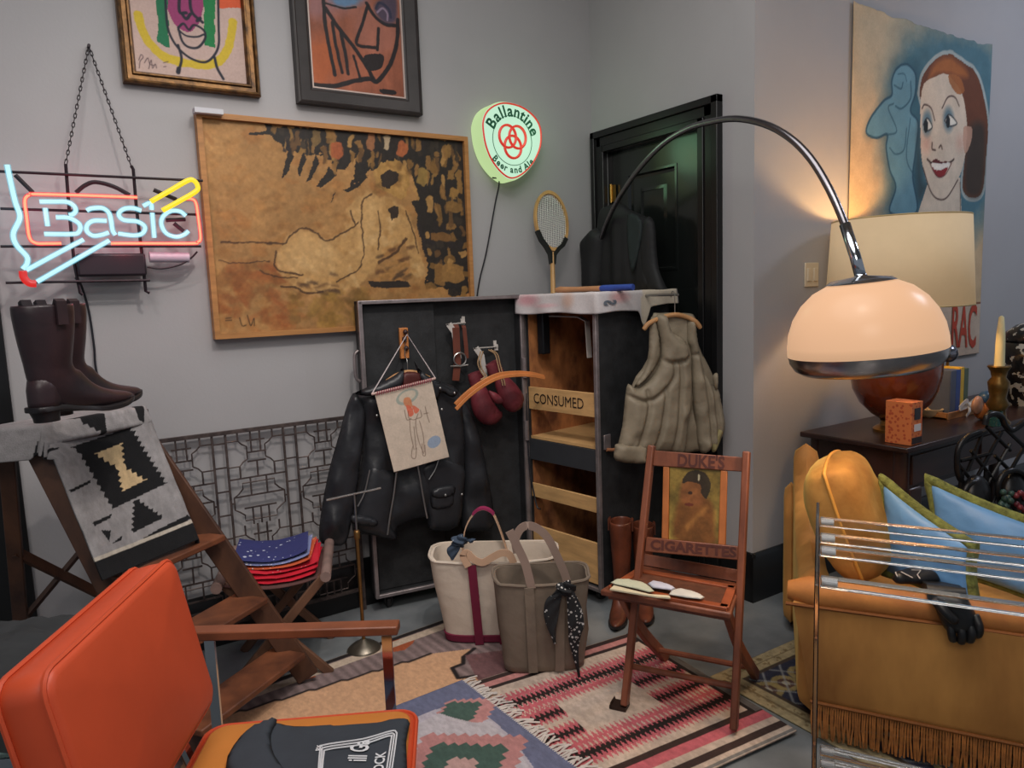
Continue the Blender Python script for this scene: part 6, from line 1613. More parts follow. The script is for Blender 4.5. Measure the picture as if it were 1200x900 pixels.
ft.prism([fa-cw_*0.05-cback*0.02+Z_*0.0212, fa-cw_*0.038-cback*0.02+Z_*0.0212, fa-cw_*0.046-cback*0.02+Z_*0.045], cback*0.05); ft.build('foot_plate', mat('dark_iron_foot', (58, 40, 34), rough=0.5, metal=0.4), chair)
# pale papers and folded cloths on its seat
sz0 = SZ+0.0135
def leafpx(*pts): return [onz(x, y, sz0+0.006) for x, y in pts]
def flatcloth(name, label, pts, th, m, zo, cat, seed):
    P = leafpx(*pts); mb = MB(); mb.inflate([(p[0], p[1]) for p in P], A(0, 0, sz0+zo), X_, Y_, th*1.1, 0.03, 0.006, 0.15, 0.004, 30, seed=seed, smooth=False)
    return tag(mb.build(name, m, None, smooth=180), label, cat, 'pale folded papers and cloths on the folding chair')
s7 = 9.23
Z7 = lambda *pts: [(700+x/s7, 660+y/s7) for x, y in pts]
cream = mat('cream_paper', (206, 194, 164), rough=0.8, var=0.05)
bkp = leafpx(*Z7((135, 275), (180, 235), (560, 330), (780, 345), (790, 370), (640, 358)))
mb = MB(); mb.prism([A(p[0], p[1], sz0+0.0) for p in bkp], Z_*0.005); tag(mb.build('paper_sheet', cream, None), 'cream paper lying under the folded cloths on the chair seat', 'paper', 'pale folded papers and cloths on the folding chair')
flatcloth('folded_cloth', 'sage printed folded cloth at the left end of the chair seat', Z7((140, 215), (200, 180), (330, 175), (500, 215), (560, 250), (620, 310), (560, 322), (380, 275), (190, 235)), 0.006, dots('sage_print', (186, 188, 164), (150, 160, 140)), 0.008, 'cloth', 2)
flatcloth('folded_cloth', 'bluish white folded cloth in the middle of the chair seat', Z7((540, 235), (600, 205), (700, 220), (800, 255), (850, 285), (800, 305), (680, 290), (600, 280)), 0.008, mat('blue_white_cotton', (192, 192, 206), rough=0.85, var=0.06), 0.010, 'cloth', 5)
flatcloth('folded_cloth', 'white pointed folded cloth at the right end of the chair seat', Z7((770, 345), (800, 300), (900, 280), (1020, 305), (1110, 340), (1165, 375), (1120, 395), (960, 380)), 0.006, mat('ivory_cotton', (206, 202, 192), rough=0.85, var=0.08), 0.008, 'cloth', 8)
# ================================================================== gold velvet sofa, seen from its low end
velv = mat('gold_velvet', (200, 144, 76), rough=0.75, var=0.16, scale=3.2, col2=(146, 96, 46), stretch=(1, 1, 0.35), sheen=0.2, bump=0.06, bscale=40)
velv2 = mat('amber_velvet', (214, 162, 86), rough=0.7, var=0.18, scale=7, col2=(176, 120, 54), sheen=0.3, bump=0.25, bscale=16)
PD = nrm(A(.49, -.87, 0)); PIN = A(-PD[1], PD[0], 0); PIN = PIN if PIN[0] > 0 else -PIN     # along the low end, and into the sofa
PO = A(2.005, 1.385, 0); PL = 1.5
def so(s, d, z): return PO+PD*s+PIN*d+Z_*z
sofa = thing('velvet_sofa', 'gold velvet sofa with bronze fringe standing below the glowing arc lamp', 'sofa', so(0.7, 0.5, 0))
prof = [(0.012, 0.135), (0.0, 0.16), (-0.012, 0.40), (-0.02, 0.478), (0.10, 0.478), (0.10, 0.135)]
mb = MB(); n_ = 24
mb.loft([[so(s_-0.055*(z-0.135)/0.35*(1 if s_ == 0 else 0), d, z) for d, z in prof] for s_ in np.linspace(0, PL, n_)]); mb.build('end_panel', velv, sofa, smooth=50)
roll = [so(s_, 0.03+0.008*math.sin(s_*3), 0.500+0.012*s_) for s_ in np.linspace(-0.075, PL, 26)]
mb = MB(); mb.tube(roll, [0.03]+[0.052]*25, 18); mb.build('arm_roll', mat('shaded_gold_velvet', (184, 120, 58), rough=0.7, var=0.2, scale=5, col2=(136, 80, 40), sheen=0.3, bump=0.08, bscale=30), sofa, smooth=60)  # same gold velvet, the roll's red-brown shading put into its colour
mb = MB(); mb.tube([p-PIN*0.052-Z_*0.026 for p in roll], 0.006, 6); mb.tube([so(s_, -0.002, 0.142) for s_ in np.linspace(0, PL, 20)], 0.006, 6); mb.build('piping', mat('dark_gold_piping', (128, 74, 26), rough=0.7), sofa)
fr = MB(); rr = random.Random(9); nf_ = 210
for i in range(nf_):
    s_ = 0.005+(PL-0.01)*i/(nf_-1); top = so(s_, 0.0, 0.142); L_ = 0.118+rr.uniform(-.004, .004)
    fr.tube([top, top-PIN*0.006-Z_*L_*0.5+PD*rr.uniform(-.002, .002), top-PIN*rr.uniform(0, .008)-Z_*L_+PD*rr.uniform(-.005, .005)], [0.0028, 0.0034, 0.0030], 6)
fr.build('fringe', mat('bronze_fringe', (168, 106, 52), rough=0.7, var=0.25, scale=30, sheen=0.3), sofa)
mb = MB(); mb.box(so(0.78, 0.42, 0.23), (1.36, 0.64, 0.2), axes(PD, PIN, Z_)); mb.build('base', velv, sofa, bevel=0.02)
mb = MB(); mb.box(so(0.80, 0.42, 0.36), (1.30, 0.62, 0.10), axes(PD, PIN, Z_)); mb.build('seat_cushion', velv2, sofa, bevel=0.045, seg=4)
# tall sloping back along the far left side
BN = A(2.045, 1.455, 0); BF = A(2.735, 1.985, 0); BD = nrm(BF-BN); BLn = np.linalg.norm(BF-BN); BOUT = A(-BD[1], BD[0], 0)
bp_ = [(0, 0.06), (BLn*0.5, 0.05), (BLn, 0.05), (BLn*1.02, 0.3), (BLn*1.03, 0.56), (BLn*1.02, 0.74), (BLn*0.99, 0.80), (BLn*0.93, 0.80), (BLn*0.84, 0.70), (BLn*0.68, 0.60), (BLn*0.45, 0.555), (BLn*0.2, 0.53), (0, 0.50)]
mb = MB(); mb.inflate(bp_, BN-BOUT*0.045, BD, Z_, 0.05, 0.06, 0.03, 1.0, 0.006, 8, seed=4); mb.build('back', velv, sofa, smooth=60)
mb = MB(); mb.inflate([(BLn*0.80, 0.06), (BLn*1.02, 0.05), (BLn*1.06, 0.3), (BLn*1.05, 0.60), (BLn*0.90, 0.58), (BLn*0.82, 0.3)], BN+BOUT*0.012, BD, Z_, 0.03, 0.05, 0.03, 1.0, 0.003, 8, seed=6); mb.build('outer_panel', velv, sofa, smooth=60)
for s_, d_ in ((0.12, 0.12), (1.38, 0.12), (0.18, 0.70), (1.38, 0.70)):
    MB().lathe([(0, 0), (0.018, 0), (0.026, 0.09), (0.03, 0.135), (0, 0.135)], so(s_, d_, 0.0082), 14).build('foot', mat('dark_foot', (46, 28, 20), rough=0.4), sofa)
MB().lathe([(0, 0), (0.018, 0), (0.026, 0.05), (0.03, 0.08), (0, 0.08)], A(2.70, 1.95, 0.0), 14).build('foot', mat('dark_foot', (46, 28, 20)), sofa)

def pillow4(name, label, cs, th, m, trim=None, tr=0.012, group=None, wr=0.01, seed=0, thing_cat='cushion', piping=None):
    """soft cushion given by its four corners (tl, tr, br, bl)"""
    cs = [np.array(c, float) for c in cs]; N_ = nrm(np.cross(cs[1]-cs[0], cs[3]-cs[0])); c0 = sum(cs)/4
    if np.dot(N_, CAM-c0) < 0: N_ = -N_
    base = c0.copy(); base[2] = min(c[2] for c in cs)
    t = thing(name, label, thing_cat, base, group)
    def fn(sg):
        def f(u, v):
            x, y = 2*u-1, 2*v-1
            pin = 0.11
            x2 = x*(1-pin*(1-y*y)*abs(x)**5); y2 = y*(1-pin*(1-x*x)*abs(y)**5); u2, v2 = (x2+1)/2, (y2+1)/2
            p = (cs[0]*(1-u2)+cs[1]*u2)*(1-v2)+(cs[3]*(1-u2)+cs[2]*u2)*v2
            k_ = max(0, 1-abs(x)**2.6)*max(0, 1-abs(y)**2.6)
            return p+N_*sg*(th/2*k_**0.5)+N_*wr*fbm(A(x*2.5+seed), A(y*2.5+sg+seed))[0]*k_**0.5
        return f
    mb = MB(); mb.grid(fn(1), 28, 28); mb.grid(fn(-1), 28, 28); mb.build('cover', m, t, smooth=180)
    if trim is not None:
        P = [fn(1)(u, v) for u, v in [(i/14, 0) for i in range(14)]+[(1, i/14) for i in range(14)]+[(1-i/14, 1) for i in range(14)]+[(0, 1-i/14) for i in range(14)]]
        mb = MB(); mb.tube(P, tr, 8, closed=True); mb.build('trim' if piping is None else piping, trim, t, smooth=60)
    return t
pc = dp(1000, 600, 2.62)
# amber pillow leaning on the back: its edge is turned to the viewer
PU = nrm(BD*0.55+PD*0.62); 
rh_ = nrm(A(_r[0], _r[1], 0)); fh_ = nrm(A(_fw[0], _fw[1], 0))
n_p = nrm(0.86*rh_+0.36*Z_-0.52*fh_); h_p = nrm(Z_-n_p*np.dot(n_p, Z_)); w_p = np.cross(h_p, n_p)
pc = dp(997, 601, 2.55)
vp_ = thing('velvet_pillow', 'plump amber velvet pillow leaning on the sofa back', 'cushion', pc-Z_*0.22)
RP = np.column_stack([w_p, h_p, n_p]); pw_, ph_, pt_ = 0.44, 0.44, 0.23
mb = MB()
def rc_(x, y): k_ = 1-0.16*(x*x*y*y)**0.8; return x*k_*(1-0.05*(1-y*y)*abs(x)**5), y*k_*(1-0.05*(1-x*x)*abs(y)**5)
for sg_ in (1, -1):
    def pf_(u, v, sg_=sg_):
        x, y = 2*u-1, 2*v-1; x2, y2 = rc_(x, y); q_ = max(0, 1-abs(x)**2.8)*max(0, 1-abs(y)**2.8)
        return pc+RP @ A(x2*pw_/2, y2*ph_/2, sg_*pt_/2*q_**0.45+0.016*fbm(A(x*2.2+3), A(y*2.2+sg_))[0]*q_**0.5)
    mb.grid(pf_, 32, 32); mb.build('cover', velv2, vp_, smooth=180)
def rim_(u, v):
    x, y = rc_(2*u-1, 2*v-1); return pc+RP @ A(x*pw_/2, y*ph_/2, 0)
mb = MB(); mb.tube([rim_(u, v) for u, v in [(i/14, 0) for i in range(14)]+[(1, i/14) for i in range(14)]+[(1-i/14, 1) for i in range(14)]+[(0, 1-i/14) for i in range(14)]], 0.006, 8, closed=True); mb.build('piping', mat('amber_piping', (206, 146, 62), rough=0.6), vp_, smooth=60)
blu = mat('sky_blue_satin', (96, 146, 200), rough=0.5, var=0.08, scale=5, bump=0.4, bscale=11)
oli = mat('olive_fringe_trim', (112, 120, 62), rough=0.9, var=0.3, scale=40, bump=0.4, bscale=150)
pillow4('blue_cushion', 'sky blue cushion with olive trim nearer the amber pillow', [dp(1034, 560, 2.50), dp(1142, 640, 2.20), dp(1146, 715, 2.20), dp(1038, 672, 2.50)], 0.10, blu, oli, 0.017, 'blue cushions on the sofa', seed=7)
pillow4('blue_cushion', 'sky blue cushion with olive trim in front of the black iron piece', [dp(1087, 560, 2.66), dp(1240, 622, 2.36), dp(1250, 716, 2.36), dp(1094, 664, 2.66)], 0.12, blu, oli, 0.019, 'blue cushions on the sofa', seed=11)

# ---- black leather gloves lying over the low end
gl = mat('black_glove_leather', (24, 25, 28), rough=0.45, var=0.2, scale=12, bump=0.15, bscale=50)
def gpt(x, y, o): return pl(1040+x/6.43, 640+y/6.43, so(0, -o, 0), -PIN)
g1 = thing('leather_glove', 'black leather glove draped over the sofa end with fingers hanging down', 'glove', gpt(540, 700, 0.07), 'pair of black gloves on the sofa')
GU = nrm(PD); 
def gl2(o, *pts): return [(np.dot(gpt(x, y, o)-so(0, -o, 0), GU), gpt(x, y, o)[2]) for x, y in pts]
mb = MB(); mb.inflate(gl2(0.045, (310, 360), (420, 345), (560, 360), (610, 400), (650, 480), (680, 560), (660, 640), (560, 660), (450, 640), (400, 560), (360, 470)), so(0, -0.045, 0), GU, Z_, 0.022, 0.035, 0.008, 0.8, 0.005, 20, seed=3); mb.build('palm', gl, g1, smooth=180)
for pts, r_ in ((((660, 520), (690, 600), (690, 650), (668, 690)), 0.011), (((610, 560), (635, 640), (630, 690), (605, 722)), 0.012), (((540, 560), (560, 650), (560, 700), (545, 730)), 0.012), (((470, 560), (480, 640), (490, 690), (500, 715)), 0.011)):
    P = catmull([gpt(x, y, o_) for (x, y), o_ in zip(pts, (0.045, 0.062, 0.058, 0.046))], 5); n_ = len(P); mb = MB(); mb.tube(P, [r_*1.05]*(n_-3)+[r_*0.9, r_*0.7, r_*0.25], 10); mb.build('finger', gl, g1, smooth=180)
P = catmull([gpt(x, y, o_) for (x, y), o_ in zip(((350, 400), (420, 480), (480, 540), (525, 575)), (0.06, 0.082, 0.085, 0.075))], 5); n_ = len(P); mb = MB(); mb.tube(P, [0.014]*(n_-3)+[0.012, 0.009, 0.003], 10); mb.build('thumb', gl, g1, smooth=180)
cf = [gpt(350, 370, 0.06)+Z_*0.01, so(np.dot(gpt(330, 300, 0)-PO, PD)+0.01, 0.02, 0.568), so(np.dot(gpt(300, 260, 0)-PO, PD), 0.10, 0.55)]
mb = MB(); Pc = catmull([gpt(450, 420, 0.045), gpt(440, 340, 0.04)+Z_*0.005, so(np.dot(gpt(430, 300, 0)-PO, PD), 0.02, 0.575), so(np.dot(gpt(400, 270, 0)-PO, PD), 0.09, 0.56)], 5)
mb.strap(Pc, 0.10, 0.02, PD); mb.build('cuff', gl, g1, smooth=60, bevel=0.008)
g2 = thing('leather_glove', 'black glove with white stitching lying on top of the sofa end', 'glove', so(np.dot(gpt(160, 240, 0)-PO, PD), 0.05, 0.56), 'pair of black gloves on the sofa')
gz = 0.585
G2 = [onz(1040+x/6.43, 640+y/6.43, gz) for x, y in ((40, 200), (140, 172), (255, 175), (330, 178), (380, 190), (400, 230), (340, 240), (200, 245), (60, 240))]
mb = MB(); mb.inflate([(p[0], p[1]) for p in G2], A(0, 0, gz-0.012), X_, Y_, 0.022, 0.03, 0.009, 0.6, 0.006, 20, seed=5); mb.build('hand', gl, g2, smooth=180)
mb = MB()
for l_ in (((105, 195), (190, 238)), ((180, 178), (250, 182), (225, 215), (245, 245)), ((60, 195), (75, 230))): mb.tube([onz(1040+x/6.43, 640+y/6.43, gz+0.012) for x, y in l_], 0.0018, 5)
mb.build('stitching', mat('white_thread', (190, 186, 184), rough=0.7), g2)

# ================================================================== clear acrylic rack in front of the sofa
acr = mat('clear_acrylic', (246, 248, 250), rough=0.03, var=0, trans=1.0, ior=1.46)
plug = mat('white_plug', (214, 214, 214), rough=0.4, var=0.02)
vdir_ = nrm(A(ray(958, 640)[0], ray(958, 640)[1], 0))
rk0 = onz(958, 607, 0.85)
rack = thing('acrylic_rack', 'clear acrylic rack of horizontal rods standing in front of the gold sofa', 'rack', A(rk0[0], rk0[1], 0)-vdir_*0.25+PD*0.45)
def rod_at(y, z, xx=959): return onz(xx, y, z)
near_, far_ = onz(958, 690, 0.85), onz(958, 600, 0.85)
nn_ = np.cross(vdir_, Z_)
RLEN = 0.95
for sh_ in (0.0, RLEN):
    c = (near_+far_)/2+PD*(sh_+0.0); ln_ = np.linalg.norm((near_-far_)[:2])
    MB().box(A(c[0], c[1], 0.44), (ln_+0.06, 0.010, 0.86), axes(vdir_, np.cross(Z_, vdir_), Z_)).build('end_panel', acr, rack, bevel=0.002)
for y in (611, 630, 645, 681):
    p = onz(959, y, 0.835)+PD*0.004
    MB().beam(p, p+PD*(RLEN-0.008), 0.024, 0.024).build('rod', acr, rack, bevel=0.003)
    MB().tube([p+PD*0.004, p+PD*0.036], 0.0075, 10).build('end_plug', plug, rack)
for y in (878, 893, 925, 960):
    p = onz(959, y, 0.185)+PD*0.004
    MB().beam(p, p+PD*(RLEN-0.008), 0.024, 0.024).build('rod', acr, rack, bevel=0.003)
    MB().tube([p+PD*0.004, p+PD*0.036], 0.0075, 10).build('end_plug', plug, rack)

# ================================================================== dark wooden table against the poster wall
TZ = 0.79
tA, tB = onz(935, 502, TZ), onz(1063, 527, TZ)
X0, X1, Y0, Y1 = 3.02, 4.9, 1.645, 2.165
dw = mat('dark_mahogany', (58, 38, 34), rough=0.3, var=0.25, scale=6, stretch=(0.3, 1, 1), bump=0.02, col2=(36, 24, 22))
tab = thing('wooden_table', 'dark mahogany table against the poster wall behind the sofa', 'table', ((X0+X1)/2, (Y0+Y1)/2, 0))
MB().box(((X0+X1)/2, (Y0+Y1)/2, TZ-0.0125), (X1-X0, Y1-Y0, 0.025)).build('tabletop', dw, tab, bevel=0.006)
mb = MB()
mb.box(((X0+X1)/2, Y0+0.045, TZ-0.115), (X1-X0-0.08, 0.022, 0.18)); mb.box(((X0+X1)/2, Y1-0.045, TZ-0.115), (X1-X0-0.08, 0.022, 0.18)); mb.box((X0+0.045, (Y0+Y1)/2, TZ-0.115), (0.022, Y1-Y0-0.08, 0.18)); mb.box((X1-0.045, (Y0+Y1)/2, TZ-0.115), (0.022, Y1-Y0-0.08, 0.18))
mb.build('apron', dw, tab)
for k_ in range(3): MB().box((X0+0.35+k_*0.6, Y0+0.030, TZ-0.115), (0.52, 0.012, 0.13)).build('drawer_front', dw, tab, bevel=0.003)
for x in (X0+0.06, X1-0.06):
    for y in (Y0+0.06, Y1-0.06): MB().lathe([(0, 0), (0.016, 0), (0.02, 0.05), (0.03, 0.3), (0.022, 0.42), (0.034, 0.5), (0.034, TZ-0.026), (0, TZ-0.026)], (x, y, 0), 16).build('leg', dw, tab, smooth=50)
mb = MB(); mb.box((X0+0.12, Y0+0.03, TZ-0.24), (0.10, 0.016, 0.09)); mb.build('bracket', dw, tab, bevel=0.02)

# table lamp: amber goblet base, tall drum shade
lc = A(3.335, 1.885, TZ)
lamp = thing('table_lamp', 'table lamp with amber brown goblet base and big cream drum shade', 'lamp', lc)
MB().lathe([(0, 0), (0.088, 0), (0.09, 0.012), (0.078, 0.022), (0.062, 0.03), (0.058, 0.05), (0.064, 0.056), (0, 0.056)], lc, 32).build('foot', mat('lamp_brass', (176, 132, 72), rough=0.3, metal=0.9, var=0.1), lamp, smooth=50)
MB().lathe([(0, 0.056), (0.06, 0.058), (0.10, 0.085), (0.15, 0.135), (0.182, 0.20), (0.194, 0.27), (0.196, 0.34), (0.19, 0.43), (0.15, 0.50), (0.06, 0.53), (0, 0.53)], lc, 40).build('body', mat('amber_brown_glaze', (134, 58, 26), rough=0.18, var=0.15, scale=4, coat=0.6, col2=(90, 36, 18)), lamp, smooth=180)
MB().tube([lc+Z_*0.52, lc+Z_*0.62], 0.012, 10).build('neck', mat('lamp_brass', (176, 132, 72)), lamp)
sz0_, sz1_ = 1.375-TZ, 1.765-TZ
shm = mat('cream_shade_cloth', (200, 178, 146), rough=0.85, var=0.03, emit=(232, 196, 146), estr=0.30)
MB().lathe([(0.305, sz0_), (0.282, sz1_)], lc, 56).build('lamp_shade', shm, lamp, smooth=180, solid=0.004)
for r_, z_ in ((0.305, sz0_), (0.282, sz1_)): MB().tube([lc+A(r_*math.cos(k*math.pi/28), r_*math.sin(k*math.pi/28), z_) for k in range(56)], 0.004, 6, closed=True).build('shade_ring', mat('shade_trim', (196, 170, 120), rough=0.7), lamp)
mb = MB()
for k in range(3): mb.tube([lc+Z_*(sz0_+0.06), lc+A(0.300*math.cos(k*2.094), 0.300*math.sin(k*2.094), sz0_+0.06)], 0.003, 6)
mb.build('shade_spider', mat('shade_trim', (196, 170, 120), rough=0.7), lamp)
MB().ball(lc+Z_*(sz0_+0.14), (0.032, 0.032, 0.045), n=14, m=10).build('bulb', emis('bulb_glow', (255, 206, 140), 6.0), lamp)

# arc floor lamp from behind the trunk
aB = A(2.652, 3.262, 0); aS = dp(1017, 385, 2.2)
pn = nrm(np.cross(Z_, aS-aB)); 
arcpx = [(690, 330), (694, 312), (704, 280), (717, 248), (733, 220), (753, 193), (778, 168), (806, 151), (832, 143), (862, 139), (895, 145), (925, 161), (950, 186), (972, 222), (990, 263), (1002, 300), (1009, 326)]
AP = [pl(x, y, aB, pn) for x, y in arcpx]
arc = thing('arc_floor_lamp', 'chrome arc floor lamp reaching from behind the trunk over the gold sofa', 'lamp', aB)
tubep = [aB+Z_*0.04, aB+Z_*0.5, A(aB[0], aB[1], 1.1)] + catmull(AP, 4)
MB().tube(tubep, 0.0125, 14).build('arc_tube', mat('brushed_chrome', (128, 124, 128), rough=0.24, metal=1.0, var=0.03), arc, smooth=180)
MB().box(aB+A(-0.0, -0.06, 0.02), (0.14, 0.24, 0.04)).build('base', mat('black_marble', (30, 30, 32), rough=0.2, var=0.3), arc, bevel=0.006)
end = AP[-1]; sx = end.copy()
MB().tube([AP[-3], AP[-2], AP[-1]], 0.0165, 14).build('sleeve', chm, arc, smooth=180)
R_ = 0.222; vt = nrm(A(aS[0], aS[1], 0)); tl_ = math.radians(5.0)
rx_ = nrm(_r-Z_*np.dot(_r, Z_)); zz_ = nrm(Z_*math.cos(tl_)-rx_*math.sin(tl_)); xx_ = nrm(rx_-zz_*np.dot(rx_, zz_)); RS = np.column_stack([xx_, np.cross(zz_, xx_), zz_])
topc = end-Z_*0.002
dome = [(0.0, 0.0), (0.05, -0.001), (0.10, -0.012), (0.15, -0.036), (0.19, -0.072), (0.218, -0.114), (0.235, -0.158), (0.242, -0.20), (0.243, -0.232)]
dome = [(r_*0.915, z_*0.94) for r_, z_ in dome]
MB().lathe(dome, topc, 56, RS).build('dome_shade', mat('peach_acrylic', (150, 116, 92), rough=0.3, var=0, emit=(255, 204, 160), estr=0.74, spec=0.2), arc, smooth=180, solid=0.003)
MB().lathe([(r_*0.915, z_*0.94) for r_, z_ in ((0.244, -0.228), (0.240, -0.256), (0.226, -0.280), (0.205, -0.293), (0.196, -0.294), (0.22, -0.276), (0.235, -0.25), (0.238, -0.23), (0.244, -0.228))], topc, 56, RS).build('chrome_rim', mat('smoked_chrome', (176, 168, 166), rough=0.24, metal=1.0, var=0.04), arc, smooth=60)
MB().lathe([(0.0, 0.014), (0.016, 0.014), (0.02, 0.008), (0.085, 0.0), (0.10, -0.010), (0.085, -0.012), (0, -0.008)], topc, 36, RS).build('top_cap', chm, arc, smooth=50)
MB().ball(topc-zz_*0.13, 0.045, n=16, m=12).build('bulb', emis('bulb_glow', (255, 206, 140), 6.0), arc)

# ---- things on the table
K = onz(1068.5, 523, TZ)
bw_, bd_ = 0.085, 0.115
c = A(K[0]+0.04, K[1]+0.06, TZ)
ob = thing('printed_box', 'small orange patterned box with a window on the near table corner', 'box', c)
om = mat('orange_card', (206, 110, 56), rough=0.6, var=0, col2=None)
nt = om.node_tree; v_ = nt.nodes.new('ShaderNodeTexVoronoi'); v_.inputs['Scale'].default_value = 60; tcx = nt.nodes.new('ShaderNodeTexCoord'); nt.links.new(tcx.outputs['Object'], v_.inputs['Vector'])
rp_ = nt.nodes.new('ShaderNodeValToRGB'); rp_.color_ramp.interpolation = 'CONSTANT'; rp_.color_ramp.elements[0].color = rgba((176, 76, 44)); rp_.color_ramp.elements[1].color = rgba((206, 116, 64)); rp_.color_ramp.elements[1].position = 0.36
nt.links.new(v_.outputs['Distance'], rp_.inputs['Fac']); nt.links.new(rp_.outputs['Color'], nt.nodes['Principled BSDF'].inputs['Base Color'])
MB().box(c+Z_*0.0935, (bw_, bd_, 0.185)).build('carton', om, ob, bevel=0.0015)
yf_ = c[1]-bd_/2
MB().box((c[0]+0.0, yf_-0.001, TZ+0.135), (0.045, 0.002, 0.05)).build('window', mat('dark_window', (40, 34, 40), rough=0.3, var=0), ob)
MB().box((c[0]+0.004, yf_-0.001, TZ+0.075), (0.05, 0.002, 0.03)).build('label', mat('white_label', (206, 204, 206), rough=0.7, var=0), ob)
MB().box((c[0], yf_-0.001, TZ+0.02), (0.075, 0.002, 0.028)).build('dark_band', mat('dark_label', (44, 34, 34), rough=0.6, var=0), ob)
# tray with books
tr0 = onz(1110, 490, TZ)
tr = thing('wooden_tray', 'shallow tan tray holding a row of small books on the table', 'tray', (tr0[0]+0.14, tr0[1]+0.05, TZ))
tcn = A(tr0[0]+0.16, tr0[1]+0.05, TZ)
tanw_ = mat('tan_tray_wood', (160, 112, 68), rough=0.5, var=0.12)
mb = MB(); mb.box(tcn+Z_*0.006, (0.44, 0.16, 0.012))
for sy in (-1, 1): mb.box(tcn+A(0, sy*0.078, 0.018), (0.44, 0.008, 0.036))
for sx in (-1, 1): mb.box(tcn+A(sx*0.216, 0, 0.018), (0.008, 0.16, 0.036))
mb.build('tray', tanw_, tr, bevel=0.002)
xb = tcn[0]-0.15
for nm, col, w_, h_ in (('slate grey book at the left of the row in the tray', (82, 92, 112), 0.055, 0.225), ('blue book second in the row in the tray', (62, 84, 140), 0.045, 0.225), ('yellow book third in the row in the tray', (206, 172, 70), 0.035, 0.235), ('green book at the right end of the row in the tray', (88, 104, 88), 0.045, 0.225)):
    b_ = thing('book', nm, 'book', (xb+w_/2, tcn[1]+0.01, TZ+0.012), 'small books in the tray')
    MB().box((xb+w_/2, tcn[1]+0.012, TZ+0.013+h_/2), (w_-0.008, 0.118, h_-0.012)).build('pages', mat('cream_pages', (206, 192, 160), rough=0.9, var=0.05), b_)
    mb = MB(); mb.box((xb+w_/2, tcn[1]-0.052, TZ+0.013+h_/2), (w_-0.002, 0.006, h_))
    for sx in (-1, 1): mb.box((xb+w_/2+sx*(w_/2-0.003), tcn[1]+0.01, TZ+0.013+h_/2), (0.004, 0.125, h_))
    mb.build('cover', mat('book_cloth_%d' % col[0], col, rough=0.6, var=0.08), b_, bevel=0.001); xb += w_
rbn = thing('ribbon_bow', 'white ribbon bow on the front of the tray of books', 'ribbon', (tcn[0]-0.02, tcn[1]-0.088, TZ+0.03))
rm_ = mat('white_ribbon', (206, 202, 196), rough=0.7, var=0.04); o_ = A(tcn[0]-0.03, tcn[1]-0.09, TZ+0.055)
for s_ in (-1, 1):
    mb = MB(); mb.strap(catmull([o_, o_+A(s_*0.05, -0.012, 0.03), o_+A(s_*0.13, -0.018, 0.024+0.02*s_), o_+A(s_*0.09, -0.004, -0.006), o_], 5), 0.022, 0.002, Z_); mb.build('loop', rm_, rbn)
    mb = MB(); mb.strap(catmull([o_, o_+A(s_*0.025, -0.015, -0.025), o_+A(s_*0.05, -0.012, -0.05)], 5), 0.018, 0.002, X_); mb.build('tail', rm_, rbn)
MB().ball(o_, 0.014, n=10, m=8).build('knot', rm_, rbn)
# dome shaped mirror ball behind the books, shell beside the lamp
p = pl(1111, 414, (0, 2.06, 0), Y_)
db = thing('mirror_dome', 'small grey mirrored globe on a stand behind the row of books', 'globe', (p[0], 2.06, TZ))
MB().ball(p, 0.05, n=20, m=14).build('globe', mat('grey_mirror', (150, 150, 160), rough=0.2, metal=0.9, var=0.05), db, smooth=180)
MB().lathe([(0, 0), (0.04, 0), (0.012, 0.02), (0.008, 0.05), (0.008, p[2]-TZ-0.045), (0.02, p[2]-TZ-0.04), (0, p[2]-TZ-0.04)], (p[0], 2.06, TZ), 16).build('stand', mat('lamp_brass', (176, 132, 72)), db, smooth=50)
p = onz(1090, 489, TZ); sh_ = thing('shell_dish', 'cream shell dish on the table between the lamp and the tray', 'dish', p)
MB().lathe([(0, 0), (0.03, 0), (0.05, 0.02), (0.06, 0.045), (0.056, 0.046), (0.044, 0.024), (0, 0.012)], p, 20).build('dish', mat('cream_shell', (200, 178, 140), rough=0.4), sh_, smooth=60)
# candlestick with candle
p = onz(1168, 497, TZ); p = A(p[0], p[1], TZ)
dep_ = np.dot(p-CAM, _fw)
zc = lambda y: EYE + 0 + (pl(1168, y, p, nrm(A(-p[0], -p[1], 0)))[2]-EYE)
cs_ = thing('brass_candlestick', 'stout brass candlestick at the right end of the table', 'candlestick', p)
hcs = zc(428)-TZ
MB().lathe([(0, 0), (0.055, 0), (0.058, 0.012), (0.04, 0.03), (0.034, hcs*0.25), (0.05, hcs*0.34), (0.034, hcs*0.45), (0.042, hcs*0.6), (0.046, hcs*0.72), (0.03, hcs*0.8), (0.036, hcs*0.9), (0.05, hcs*0.98), (0.046, hcs), (0.012, hcs*0.985), (0, hcs*0.985)], p, 24).build('stick', mat('candlestick_brass', (120, 92, 48), rough=0.35, metal=0.8, var=0.25, scale=20), cs_, smooth=60)
hcd = zc(369)-TZ-hcs
MB().lathe([(0, 0), (0.022, 0), (0.019, hcd*0.6), (0.011, hcd*0.97), (0.003, hcd), (0, hcd)], p+Z_*(hcs*0.985), 16).build('candle', mat('ivory_wax', (214, 206, 160), rough=0.5, var=0.03), cs_, smooth=60)
